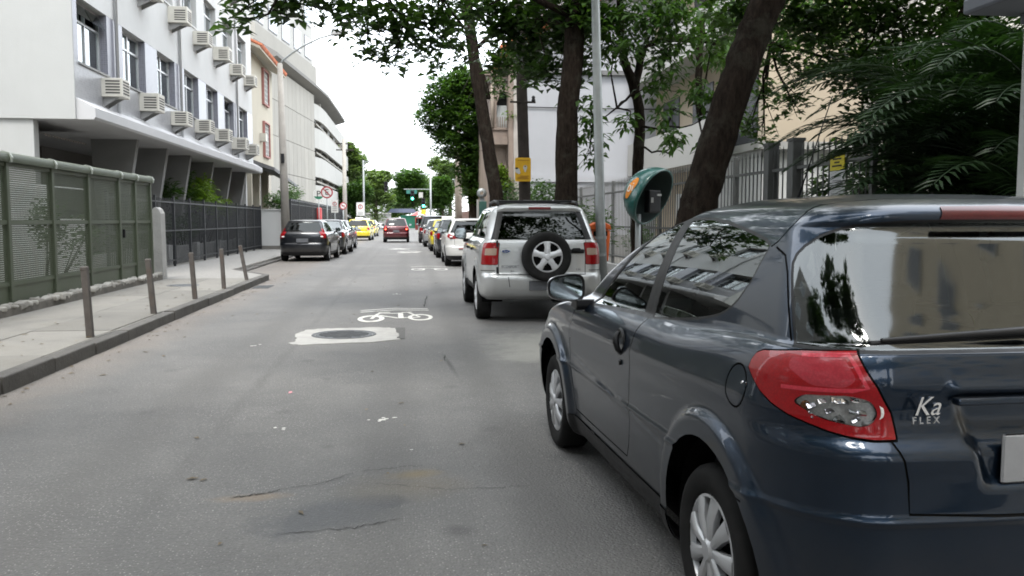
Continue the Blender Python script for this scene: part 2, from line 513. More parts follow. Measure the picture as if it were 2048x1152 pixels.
f2 = MB(); ring(f2, .30, 24.5, .2, .5, .06); ring(f2, .95, 24.5, .2, .5, .06); f2.strip([(.3, 24.5), (.6, 25.1), (.95, 24.5)], .08, .005).strip([(.1, 25.8), (.62, 26.2), (1.15, 25.8)], .1, .0045)
flat('bicycle_marking', f2, paint_worn)
f3 = MB().strip([(-.35, 37.2), (.1, 37.6), (.5, 37.4)], .45, .004).strip([(-.4, 38.4), (.1, 39.2), (.6, 38.4)], .25, .0045)
flat('bicycle_marking', f3, paint_white)
flat('chevron_line', MB().strip([(-.78, 42.0), (-.42, 42.5), (-.05, 42.0)], .6, .004), paint_white)
flat('stop_line', MB().strip([(-2.8, 104), (2.6, 104)], .45, .004), paint_white)
pp = [(-1.36,9.86),(-1.30,9.95),(-1.31,10.23),(-1.36,10.46),(-1.38,10.65),(-1.31,10.88),(-1.31,11.0),(-1.11,11.12),(-.8,11.14),(-.37,11.18),(-.17,11.07),(-.14,10.61),(-.11,10.49),(-.14,10.12),(-.09,10.01),(-.42,9.81),(-.79,9.76),(-1.2,9.68),(-1.31,9.75)]
pj = []
rr = random.Random(5)
for i in range(len(pp)):
    a, b_ = pp[i], pp[(i + 1) % len(pp)]
    for k in range(5):
        t = k / 5; j = .0 if k == 0 else .012
        pj.append((a[0] + (b_[0] - a[0]) * t + rr.uniform(-j, j), a[1] + (b_[1] - a[1]) * t + rr.uniform(-j, j) * 2))
flat('concrete_collar', MB().prism(pj, -.02, .008), pm('collar_cement', (.35, .343, .325), .9, .14, 5, .5, 50, dirt=.4, dirtcol=(.25, .24, .22), dscale=3))
flat('asphalt_patch', MB().prism([(-.16, 11.15), (-.04, 11.14), (-.04, 10.07), (-.13, 10.09)], -.02, .004), pm('patch_asphalt', (.085, .083, .08), .9, .2, 20, .5, 90))
mh = thing('manhole_cover', 'dark iron manhole cover set in a pale cement collar in the road', 'manhole', (-.78, 10.5, 0))
iron = pm('cast_iron', (.075, .08, .085), .6, .25, 14, .4, 70, metal=.3, dirt=.5, dirtcol=(.15, .14, .13), dscale=7)
MB().lathe([(.0001, .012), (.335, .012), (.345, .009)], (-.78, 10.5, 0), n=40).build('lid', iron, mh)
MB().lathe([(.350, .009), (.365, .016), (.385, .016), (.392, .006)], (-.78, 10.5, 0), n=40).build('ring', iron, mh)
for k in range(9):
    w_ = math.sqrt(max(.01, .30**2 - (k * .07 - .28)**2))
    MB().box(-.78 - w_, -.78 + w_, 10.5 + k * .07 - .292, 10.5 + k * .07 - .268, .008, .018).build('rib', iron, mh)
ck = pm('crack', (.025, .024, .023), .95, .1, 10)
def crack(pts, wid, seed):
    q = random.Random(seed); out = []
    for i in range(len(pts) - 1):
        for k in range(7):
            t = k / 7; out.append((pts[i][0] + (pts[i+1][0] - pts[i][0]) * t + q.uniform(-.006, .006), pts[i][1] + (pts[i+1][1] - pts[i][1]) * t + q.uniform(-.014, .014)))
    out.append(pts[-1])
    flat('crack', MB().strip(out, [wid * q.uniform(.15, 1.0) * min(1, .15 + min(i, len(out) - 1 - i) / 3) for i in range(len(out))], .0035), ck)
crack([(-.91, 4.34), (-.80, 4.38), (-.73, 4.40), (-.67, 4.45)], .016, 1); crack([(-.60, 3.80), (-.37, 3.83), (-.25, 3.84), (-.20, 3.87), (-.03, 3.93)], .009, 2)
crack([(-.29, 4.73), (-.17, 4.75), (-.05, 4.78), (.08, 4.80)], .006, 3); crack([(-.21, 4.51), (-.08, 4.45), (.19, 4.35), (.42, 4.34), (.64, 4.36)], .006, 4)
crack([(.25, 13.6), (.30, 14.8), (.36, 15.95)], .03, 5); crack([(-.68, 4.46), (-.5, 4.5), (-.29, 4.72)], .006, 6); crack([(.38, 8.84), (.36, 8.4)], .02, 7)
for i, (cx, cy, n, s, mt) in enumerate([(-.24, 5.94, 5, .045, paint_white), (-.15, 5.99, 6, .05, paint_white), (-.87, 5.78, 3, .04, paint_worn), (-1.72, 9.75, 3, .06, paint_white), (-.98, 7.0, 4, .05, None), (-.2, 16.3, 4, .08, paint_white), (.0, 5.15, 2, .02, paint_white)]):
    q = random.Random(20 + i); mt = mt or pm('pink_paint', (.55, .25, .28), .8, .2, 8)
    for k in range(n):
        x, y = cx + q.uniform(-s, s), cy + q.uniform(-s, s)
        poly = [(x + s * .45 * q.uniform(.4, 1) * math.cos(a), y + s * .5 * q.uniform(.4, 1) * math.sin(a)) for a in [j * math.pi / 4 for j in range(8)]]
        flat('paint_splash', MB().add([(p[0], p[1], .004 + k * .0003) for p in poly], [tuple(range(8))]), mt)

# pavements
outline = [(-30, -45), (-3.40, -45), (-3.40, 20.6), (-4.55, 22.9), (-4.55, 44.2), (-3.10, 46.8), (-3.10, 51.8), (-4.55, 54.2), (-4.55, 108), (-30, 108)]
lp = structure('pavement_left', MB().prism(outline, -.05, .120), pm('pavement_bed', (.24, .23, .21), .9, .15, 2, .3, 40))
ke = outline[1:9]
kerb = structure('kerb_left', MB().strip([(-3.325, -45), (-3.325, 4)], .15, .125), kerbmat)
def kerb_line(a, b_, parent, step=1.05, hgt=.135):
    A = Vector((a[0], a[1], 0)); B = Vector((b_[0], b_[1], 0)); L = (B - A).length; n = max(1, round(L / step)); t = (B - A).normalized(); nrm = Vector((t.y, -t.x, 0))
    for k in range(n):
        p, q = A + t * (L * k / n + .004), A + t * (L * (k + 1) / n - .004)
        j = rnd.uniform(-.012, .012); hh = hgt + rnd.uniform(-.014, .008)
        MB().prism([(p + nrm * j)[:2], (q + nrm * j)[:2], (q + nrm * (.15 + j))[:2], (p + nrm * (.15 + j))[:2]], -.03, hh).build('kerb_stone', kerbmat, parent, bevel=.014)
kerb_line((-3.40, -1), (-3.40, 20.6), kerb)
kerb_line((-3.40, 20.6), (-4.55, 22.9), kerb, hgt=.125); kerb_line((-4.55, 22.9), (-4.55, 44.2), kerb, hgt=.06); kerb_line((-4.55, 44.2), (-3.10, 46.8), kerb); kerb_line((-3.10, 46.8), (-3.10, 51.8), kerb); kerb_line((-3.10, 51.8), (-4.55, 54.2), kerb); kerb_line((-4.55, 54.2), (-4.55, 80), kerb, 2)
for (x0, x1, st, off) in ((-4.30, -3.415, 1.9, 0), (-5.24, -4.306, 1.9, .7)):
    y = 3.0 + off
    while y < 19.3:
        e = min(y + st + rnd.uniform(-.2, .2), 19.4)
        MB().box(x0, x1, y + .004, e - .004, .10, .130 + rnd.uniform(-.003, .003)).build('paving_slab', concrete, lp, bevel=.004)
        y = e
mosaic = pm('stone_mosaic', (.225, .218, .204), .85, .22, 14, .6, 26, dirt=.5, dirtcol=(.22, .21, .19), dscale=1.4)
MB().prism([(-6.5, 19.42), (-3.42, 19.42), (-3.42, 20.6), (-4.57, 22.9), (-4.57, 44.1), (-6.5, 44.1)], .09, .127).build('mosaic_paving', mosaic, lp)
il = thing('inspection_lid', 'thin oval iron lid flush with the left pavement', 'lid', (-4.38, 17.3, .13))
MB().lathe([(.0001, .1365), (.30, .1365), (.31, .13)], (-4.38, 17.3, 0), n=28).build('lid_plate', iron, il)
rp = structure('pavement_right', MB().prism([(2.90, -45), (30, -45), (30, 108), (2.90, 108)], -.05, .125), pm('pavement_right', (.25, .24, .22), .9, .2, 1.5, .3, 40, dirt=.5, dirtcol=(.12, .11, .09)))
kr = structure('kerb_right', MB().strip([(2.825, -45), (2.825, 0)], .15, .125), kerbmat)
kerb_line((2.90, 80), (2.90, 1), kr, 1.6)
gr = thing('drain_grate', 'iron drain grate in the gutter near the end of the left kerb', 'grate', (-3.02, 18.4, 0))
for k in range(7): MB().box(-3.2, -2.86, 18.0 + k * .12, 18.06 + k * .12, -.01, .008).build('bar', iron, gr)

# bollards along the left kerb
rust = pm('bollard_iron', (.085, .075, .068), .7, .25, 8, .3, 60, dirt=.6, dirtcol=(.10, .055, .03), dscale=5)
for i, (x, y, lx, ly, h, lab) in enumerate([(-3.45, 9.72, -.035, .0, .80, 'brown iron bollard nearest the camera on the left kerb'), (-3.445, 12.05, -.055, .02, .78, 'second brown bollard from the camera on the left kerb, leaning left'),
        (-3.435, 14.3, -.045, .0, .78, 'middle of the five brown bollards on the left kerb'), (-3.425, 16.45, -.03, .0, .77, 'fourth brown bollard from the camera on the left kerb'), (-3.42, 18.75, -.13, .0, .77, 'tilted farthest brown bollard near the end of the left kerb')]):
    b = thing('bollard', lab, 'bollard', (x, y, .13), 0, 'iron bollards on the left kerb')
    m = MB(); rot = Matrix.Rotation(-math.atan2(-lx, h), 3, 'Y')
    c = Vector((x + lx / 2, y + ly / 2, .13 + h / 2 - .04))
    m.cbox(c, (.070, .070, h - .06), rot); m.build('post', rust, b, bevel=.008)
    m = MB(); m.cbox(c + rot @ Vector((0, 0, h / 2 - .055)), (.058, .058, .05), rot); m.build('neck', rust, b)
    m = MB(); m.cbox(c + rot @ Vector((0, 0, h / 2 - .012)), (.075, .075, .05), rot); m.build('cap', rust, b, bevel=.012)
for i, (x, y, lab) in enumerate([(-3.42, 47.0, 'black bollard beside the orange bin past the left bay'), (-3.40, 48.6, 'first of three short black bollards behind the yellow taxi'), (-3.36, 50.0, 'second of three short black bollards behind the yellow taxi'), (-3.32, 51.3, 'third of three short black bollards behind the yellow taxi')]):
    b = thing('bollard', lab, 'bollard', (x, y, .12), 0, 'black bollards past the left bay')
    MB().tube([(x, y, .1), (x, y, .95)], .05, 10).build('post', M['black_plastic'], b, True)
    MB().lathe([(.058, .95), (.06, 1.0), (.03, 1.03), (.0001, 1.035)], (x, y, 0), n=10).build('cap', M['black_plastic'], b, True)

# ---------------------------------------------------------------- left side: green fence on a rubble base
stone_w = pm('rubble_stone', (.34, .325, .295), .9, .25, 6, .7, 25, dirt=.5, dirtcol=(.20, .18, .15), dscale=3, perobj=.2)
sb = thing('rubble_base', 'low rubble stone base under the green fence', 'wall', (-5.4, 12, .12))
MB().box(-5.75, -5.27, 4, 18.55, .10, .23).build('footing', pm('footing', (.12, .11, .095), .9, .3, 4, .6, 25), sb)
q = random.Random(11); y = 6.0; 
while y < 18.5:
    st = q.uniform(.16, .30)
    for x in (-5.33, -5.47, -5.6):
        m = MB(); s = (q.uniform(.11, .15), st * q.uniform(.85, 1.0), q.uniform(.05, .10))
        rbox(m, (x + q.uniform(-.02, .02), y + st / 2 + q.uniform(-.03, .03), .24), s, .022) if False else m.cbox((x + q.uniform(-.02, .02), y + st / 2, .235), s, Matrix.Rotation(q.uniform(-.25, .25), 3, 'Z') @ Matrix.Rotation(q.uniform(-.2, .2), 3, 'X'))
        m.build('stone', stone_w, sb, bevel=.02)
    y += st
green = pm('green_enamel', (.058, .071, .044), .5, .15, 2, .1, 80, dirt=.3, dirtcol=(.09, .10, .08), dscale=1.5)
def mesh_mat():
    m = bpy.data.materials.new('green_perforated_sheet'); m.use_nodes = True
    nt = m.node_tree; b = nt.nodes['Principled BSDF']; out = nt.nodes['Material Output']
    tc = nt.nodes.new('ShaderNodeTexCoord'); sx = nt.nodes.new('ShaderNodeSeparateXYZ'); nt.links.new(tc.outputs['Object'], sx.inputs[0])
    p = .030
    wv = lambda o, ph: math_(nt, 'SINE', math_(nt, 'MULTIPLY', math_(nt, 'ADD', o, ph), 2 * math.pi / p))
    hole = ramp(nt, math_(nt, 'ADD', wv(sx.outputs['Y'], 0), wv(sx.outputs['Z'], 0)), -.0, .25)
    n = noise(nt, tc.outputs['Object'], 2, 5)
    nt.links.new(mixc(nt, n, (.054, .067, .042), (.074, .090, .058)), b.inputs['Base Color']); b.inputs['Roughness'].default_value = .55
    tr = nt.nodes.new('ShaderNodeBsdfTransparent'); ms = nt.nodes.new('ShaderNodeMixShader')
    nt.links.new(hole, ms.inputs[0]); nt.links.new(b.outputs[0], ms.inputs[1]); nt.links.new(tr.outputs[0], ms.inputs[2]); nt.links.new(ms.outputs[0], out.inputs[0])
    return m
perf = mesh_mat()
gf = thing('green_fence', 'tall green perforated metal fence on the left pavement', 'fence', (-5.45, 13, .2))
posts = [5.5, 7.0, 8.5, 10.0, 11.5, 13.0, 14.5, 16.06, 17.03, 18.05]
for y in posts: MB().box(-5.495, -5.405, y - .045, y + .045, .16, 2.28).build('post', green, gf, bevel=.01)
for a, b_ in zip(posts[:-1], posts[1:]):
    a2, b2 = a + .05, b_ - .05
    for z0, z1 in ((1.345, 1.405), (.50, .555), (2.14, 2.19)): MB().box(-5.475, -5.425, a2, b2, z0, z1).build('rail', green, gf)
    for z0, z1 in ((1.405, 2.14), (.555, 1.345)): MB().box(-5.452, -5.446, a2, b2, z0 + .001, z1 - .001).build('mesh_panel', perf, gf)
    MB().box(-5.455, -5.443, a2, b2, .20, .499).build('kick_plate', green, gf)
    cap = MB(); cap.extrude([(-5.53, 2.195), (-5.37, 2.195), (-5.355, 2.25), (-5.38, 2.31), (-5.45, 2.335), (-5.52, 2.31), (-5.545, 2.25)], 'y', a + .004, b_ - .004); cap.build('top_cap', green, gf, 45)
    MB().extrude([(-5.55, 2.19), (-5.35, 2.19), (-5.335, 2.26), (-5.37, 2.325), (-5.45, 2.35), (-5.53, 2.325), (-5.565, 2.26)], 'y', b_ - .025, b_ + .025).build('cap_joint', pm('cap_joint', (.25, .27, .24), .5, .1, 5), gf)
MB().cbox((-5.40, 16.2, 1.15), (.05, .04, .16)).build('lock', M['black_plastic'], gf, bevel=.01)
wf = thing('white_slat_screen', 'white vertical slat screen behind the green fence', 'screen', (-6.7, 15.7, .12))
wsl = pm('white_slat', (.72, .72, .70), .6, .06, 4, perobj=.05)
for k in range(46):
    y = 13.4 + k * .105
    if k < 26: MB().box(-6.72, -6.69, y, y + .07, 1.42, 2.02).build('slat', wsl, wf)
    MB().box(-6.72, -6.69, y, y + .07, .30, 1.26).build('slat', wsl, wf)
for z in (.28, 1.27, 1.40, 2.03): MB().box(-6.76, -6.73, 13.3, 18.2, z, z + .05).build('rail', wsl, wf)

# stub pier between the two fences
pr = thing('white_pier', 'short white stucco pier with pointed top between the fences', 'pier', (-5.2, 18.9, .12))
MB().extrude([(-5.37, .1), (-5.37, 1.58), (-5.32, 1.66), (-5.26, 1.69), (-5.20, 1.64), (-5.16, 1.55), (-5.15, .1)], 'y', 18.72, 19.05).build('stucco_body', pm('stucco', (.31, .306, .292), .9, .1, 4, .8, 30, dirt=.4, dirtcol=(.3, .28, .25), dscale=2, streak=True), pr, bevel=.008)

# ---------------------------------------------------------------- dark bar fence of the white building
dk = pm('dark_iron', (.022, .024, .027), .5, .25, 10, .1, 80, metal=.2)
def bar_fence(name, label, x, y0, y1, zb, zt, step, post_step, mat, tip=.0, thick=.018, post=.06, rails=(.3, 1.0), zrail=None, spear=False):
    f = thing(name, label, 'fence', (x, (y0 + y1) / 2, zb))
    bm_ = MB(); t = thick / 2; h = zt - zb
    bm_.box(-t, t, -t, t, 0, h)
    if spear: bm_.add([(-t*1.7, -t*1.7, h), (t*1.7, -t*1.7, h), (t*1.7, t*1.7, h), (-t*1.7, t*1.7, h), (0, 0, h + tip)], [(0, 1, 2, 3), (0, 1, 4), (1, 2, 4), (2, 3, 4), (3, 0, 4)])
    me = bm_.mesh('bar', mat)
    n = int((y1 - y0) / step)
    for k in range(n + 1):
        o = bpy.data.objects.new('bar', me); col.objects.link(o); o.parent = f; o.location = (0, y0 + k * step - (y0 + y1) / 2, 0)
    k = 0; y = y0
    while y <= y1 + .01:
        MB().box(x - post / 2, x + post / 2, y - post / 2, y + post / 2, zb - .05, zt + .06).build('post', mat, f)
        y += post_step
    for z in rails: MB().box(x - .02, x + .02, y0, y1, z - .02, z + .02).build('rail', mat, f)
    return f
bar_fence('iron_fence', 'dark iron bar fence in front of the white apartment block', -6.45, 19.4, 38.9, .18, 2.0, .125, 1.77, dk, rails=(.30, 1.12, 1.90))
pl_wall = thing('planter_wall', 'low grey planter wall behind the dark iron fence', 'wall', (-7.0, 29, .12))
MB().box(-7.3, -6.95, 20.5, 38.5, .1, .62).build('planter_body', pm('planter_grey', (.36, .36, .35), .9, .15, 2, .3, 30), pl_wall, bevel=.02)
for k in range(5): MB().box(-6.93, -6.75, 22.0 + k * 3.3, 22.35 + k * 3.3, .12, .70).build('planter_pot', white_plaster, pl_wall, bevel=.02)

# white wall return and its black fence beyond
ww = thing('white_wall', 'low white wall beside the utility pole past the dark iron fence', 'wall', (-5.9, 39.2, .12))
MB().box(-6.6, -5.42, 39.05, 39.3, .1, 1.86).build('wall_panel', white_plaster, ww)
MB().box(-6.64, -5.38, 39.0, 39.35, 1.86, 1.91).build('coping', white_plaster, ww)
MB().box(-6.6, -5.40, 38.98, 39.05, .1, .28).build('skirting', concrete, ww)
bar_fence('black_fence', 'tall black spiked fence behind the cars in the left bay', -5.25, 39.6, 74, .15, 2.30, .2, 2.9, dk, .12, .05, .09, (.3, 1.2, 2.15), spear=True)
bfb = thing('fence_backing', 'black sheet backing of the tall spiked fence', 'panel', (-5.33, 56, .1))
for k in range(12): MB().box(-5.34, -5.32, 39.7 + k * 2.85, 39.7 + k * 2.85 + 2.8, .15, 2.1).build('sheet', dk, bfb)
rps = thing('red_gate_post', 'short red post at the black fence gate', 'post', (-5.0, 50.5, .12))
MB().tube([(-5.05, 50.5, .12), (-5.05, 50.5, 2.05)], .15, 10).build('post_body', pm('red_enamel', (.35, .03, .03), .5, .15, 4), rps, True); MB().lathe([(.16, 2.05), (.12, 2.13), (.0001, 2.16)], (-5.05, 50.5, 0), n=10).build('cap', pm('red_enamel', (.35, .03, .03)), rps, True)

# ================================================================ vehicles: lofted shells with regions cut out of them
def pchip(xk, yk, x):
    xk = np.asarray(xk, float); yk = np.asarray(yk, float); h = np.diff(xk); d = np.diff(yk) / h
    m = np.zeros(len(xk)); m[0] = d[0]; m[-1] = d[-1]
    for i in range(1, len(xk) - 1):
        if d[i - 1] * d[i] > 0:
            w1 = 2 * h[i] + h[i - 1]; w2 = h[i] + 2 * h[i - 1]; m[i] = (w1 + w2) / (w1 / d[i - 1] + w2 / d[i])
    i = np.clip(np.searchsorted(xk, x) - 1, 0, len(h) - 1); t = (x - xk[i]) / h[i]
    return (2*t**3 - 3*t**2 + 1) * yk[i] + (t**3 - 2*t**2 + t) * h[i] * m[i] + (-2*t**3 + 3*t**2) * yk[i + 1] + (t**3 - t**2) * h[i] * m[i + 1]

def smooth(a, b, x):
    t = np.clip((x - a) / (b - a), 0, 1)
    return t * t * (3 - 2 * t)

def loft(L, nv, nr, nc, ns, nfc, nf, sb=.02):
    """rows z yr yf w rrx rry rfx rfy bowr bowf (waterlines of the body) -> grid of the left half, rear centre line round to front centre line"""
    L = np.asarray(L, float)
    dv = np.sqrt(np.diff(L[:, 0])**2 + np.diff(L[:, 3])**2 + (.35 * np.diff(L[:, 1]))**2 + (.12 * np.diff(L[:, 2]))**2)
    V = np.concatenate([[0], np.cumsum(dv)])
    v = np.unique(np.concatenate([np.linspace(0, V[-1], nv), V]).round(6))
    keep = [0]
    for i in range(1, len(v)):
        if v[i] - v[keep[-1]] > V[-1] / nv * .25 or i == len(v) - 1: keep.append(i)
    v = v[keep]
    P = [pchip(V, L[:, k], v) for k in range(10)]
    t1 = np.linspace(0, 1, nr, endpoint=False); t2 = np.linspace(0, np.pi / 2, nc, endpoint=False); t3 = np.linspace(0, 1, ns, endpoint=False)
    t4 = np.linspace(np.pi / 2, 0, nfc, endpoint=False); t5 = np.linspace(1, 0, nf)
    G = []
    for z, yr, yf, w, rx, ry, fx, fy, br, bf in zip(*P):
        w = max(w, 0); rx = min(rx, w); fx = min(fx, w); k = yf - yr; s = ry + fy + br + bf
        if s > k * .9: ry, fy, br, bf = [q * k * .9 / s for q in (ry, fy, br, bf)]
        wi = max(w, 1e-6)
        x1 = -(w - rx) * t1; y1 = yr + br * (x1 / wi)**2
        x2 = -(w - rx) - rx * np.sin(t2); y2 = yr + ry * (1 - np.cos(t2)) + br * (x2 / wi)**2
        ya = yr + ry + br; yb = yf - fy - bf
        y3 = ya + (yb - ya) * t3; x3 = np.full_like(t3, -w)
        x4 = -(w - fx) - fx * np.sin(t4); y4 = yf - fy * (1 - np.cos(t4)) - bf * (x4 / wi)**2
        x5 = -(w - fx) * t5; y5 = yf - bf * (x5 / wi)**2
        x = np.concatenate([x1, x2, x3, x4, x5]); y = np.concatenate([y1, y2, y3, y4, y5])
        ym = (yr + yf) / 2; u = np.clip(np.abs(y - ym) / (k / 2), 0, 1)
        x = x * (1 - sb * u**2)
        G.append(np.stack([x, y, np.full_like(x, z)], 1))
    return np.array(G)

S2 = 2**-.5
PROJ = {'side': (Vector((0, 1, 0)), Vector((0, 0, 1)), Vector((-1, 0, 0))),
        'rear': (Vector((1, 0, 0)), Vector((0, 0, 1)), Vector((0, -1, 0))),
        'front': (Vector((1, 0, 0)), Vector((0, 0, 1)), Vector((0, 1, 0))),
        'diag': (Vector((S2, -S2, 0)), Vector((0, 0, 1)), Vector((-S2, -S2, 0))),
        'fdiag': (Vector((S2, S2, 0)), Vector((0, 0, 1)), Vector((-S2, S2, 0))),
        'top': (Vector((1, 0, 0)), Vector((0, 1, 0)), Vector((0, 0, 1)))}

def inside(p, poly):
    x, y = p; c = False; j = len(poly) - 1
    for i in range(len(poly)):
        xi, yi = poly[i]; xj, yj = poly[j]
        if (yi > y) != (yj > y) and x < (xj - xi) * (y - yi) / (yj - yi) + xi: c = not c
        j = i
    return c

def ribbon(pts, wid):
    """polyline -> thin closed polygon"""
    P = [Vector(p) for p in pts]; a = []; b = []
    for i, p in enumerate(P):
        t = (P[min(i + 1, len(P) - 1)] - P[max(i - 1, 0)]).normalized(); n = Vector((-t.y, t.x)) * wid / 2
        a.append(tuple(p + n)); b.append(tuple(p - n))
    return a + b[::-1]

def grow(poly, d):
    """polygon pushed out by d"""
    n = len(poly)
    s = 1 if sum(poly[i][0] * poly[(i + 1) % n][1] - poly[(i + 1) % n][0] * poly[i][1] for i in range(n)) > 0 else -1
    out = []
    for i in range(n):
        p0, p1, p2 = Vector(poly[i - 1]), Vector(poly[i]), Vector(poly[(i + 1) % n])
        e1 = (p1 - p0).normalized(); e2 = (p2 - p1).normalized()
        n1 = Vector((e1.y, -e1.x)) * s; n2 = Vector((e2.y, -e2.x)) * s
        m = (n1 + n2)
        if m.length < .2: m = n1
        m = m.normalized(); k = d / max(.45, m.dot(n1))
        out.append(tuple(p1 + m * k))
    return out

def rounded(poly, r=.02, n=3):
    out = []
    N = len(poly)
    for i in range(N):
        p0, p1, p2 = Vector(poly[i - 1]), Vector(poly[i]), Vector(poly[(i + 1) % N])
        a = (p0 - p1); b = (p2 - p1); k = min(r, a.length * .45, b.length * .45)
        A = p1 + a.normalized() * k; B = p1 + b.normalized() * k
        for j in range(n + 1):
            t = j / n
            out.append(tuple(A * (1 - t)**2 + p1 * 2 * t * (1 - t) + B * t * t))
    return out

class Shell:
    def __init__(s, G):
        nv, nu, _ = G.shape
        bm = bmesh.new(); s.bm = bm
        vs = [[bm.verts.new(G[i, j]) for j in range(nu)] for i in range(nv)]
        for i in range(nv - 1):
            for j in range(nu - 1):
                bm.faces.new((vs[i][j], vs[i + 1][j], vs[i + 1][j + 1], vs[i][j + 1]))
        bmesh.ops.remove_doubles(bm, verts=bm.verts, dist=1e-5)
        bm.normal_update()
        s.lay = bm.verts.layers.float_vector.new('nrm')
        for v in bm.verts:
            n = v.normal.copy()
            if abs(v.co.x) < 1e-4: n.x = 0
            v[s.lay] = n.normalized() if n.length > 1e-6 else Vector((0, 0, 1))
    def cut(s, poly, proj, tagid, facing=.05, only=None, lim=None):
        A, B, D = PROJ[proj]
        amin = min(p[0] for p in poly); amax = max(p[0] for p in poly); bmin = min(p[1] for p in poly); bmax = max(p[1] for p in poly)
        def ok(f):
            if f.normal.dot(D) < facing: return False
            a = [v.co.dot(A) for v in f.verts]
            if max(a) < amin or min(a) > amax: return False
            b = [v.co.dot(B) for v in f.verts]
            if max(b) < bmin or min(b) > bmax: return False
            if lim is not None and not lim(f.calc_center_median()): return False
            return True
        cand = {f for f in s.bm.faces if ok(f)}
        n = len(poly)
        for i in range(n):
            p, q = poly[i], poly[(i + 1) % n]
            if abs(p[0] - q[0]) + abs(p[1] - q[1]) < 1e-6: continue
            a0, a1 = sorted((p[0], q[0])); b0, b1 = sorted((p[1], q[1]))
            sub = []
            for f in cand:
                a = [v.co.dot(A) for v in f.verts]
                if max(a) < a0 - .0005 or min(a) > a1 + .0005: continue
                b = [v.co.dot(B) for v in f.verts]
                if max(b) < b0 - .0005 or min(b) > b1 + .0005: continue
                sub.append(f)
            if not sub: continue
            geom = set(sub)
            for f in sub:
                geom.update(f.edges); geom.update(f.verts)
            no = (A * -(q[1] - p[1]) + B * (q[0] - p[0]))
            r = bmesh.ops.bisect_plane(s.bm, geom=list(geom), dist=2e-5, plane_co=A * p[0] + B * p[1], plane_no=no.normalized())
            for g in r['geom']:
                if isinstance(g, bmesh.types.BMFace): cand.add(g)
        for f in cand:
            if not f.is_valid: continue
            c = f.calc_center_median()
            if inside((c.dot(A), c.dot(B)), poly) and (only is None or f.material_index in only):
                f.material_index = tagid
    def part(s, tags, sides='LR', off=0.0, thick=0.0):
        V = []; F = []; N = []
        s.bm.verts.index_update()
        faces = [f for f in s.bm.faces if f.material_index in tags]
        for side in sides:
            sg = 1 if side == 'L' else -1
            idx = {}
            for f in faces:
                lp = []
                for v in f.verts:
                    k = v.index
                    if k not in idx:
                        n = v[s.lay].normalized()
                        p = v.co + n * off
                        key = len(V)
                        V.append((p.x * sg, p.y, p.z)); N.append((n.x * sg, n.y, n.z)); idx[k] = key
                    lp.append(idx[k])
                F.append(tuple(lp if sg > 0 else lp[::-1]))
        return V, F, N

def shell_obj(name, VFN, mat, parent, local=True):
    V, F, N = VFN
    if not F: return None
    me = bpy.data.meshes.new(name)
    me.from_pydata(V, [], F)
    me.validate()
    me.materials.append(mat)
    me.polygons.foreach_set('use_smooth', [True] * len(me.polygons))
    me.update()
    me.normals_split_custom_set_from_vertices(N)
    o = bpy.data.objects.new(name, me); col.objects.link(o)
    if parent is not None:
        o.parent = parent; KIDS.setdefault(parent, []).append(o)
    return o

def lmb(mb, name, mat, parent, smooth=False, bevel=0):
    return mb.build(name, mat, parent, smooth, bevel, local=True)

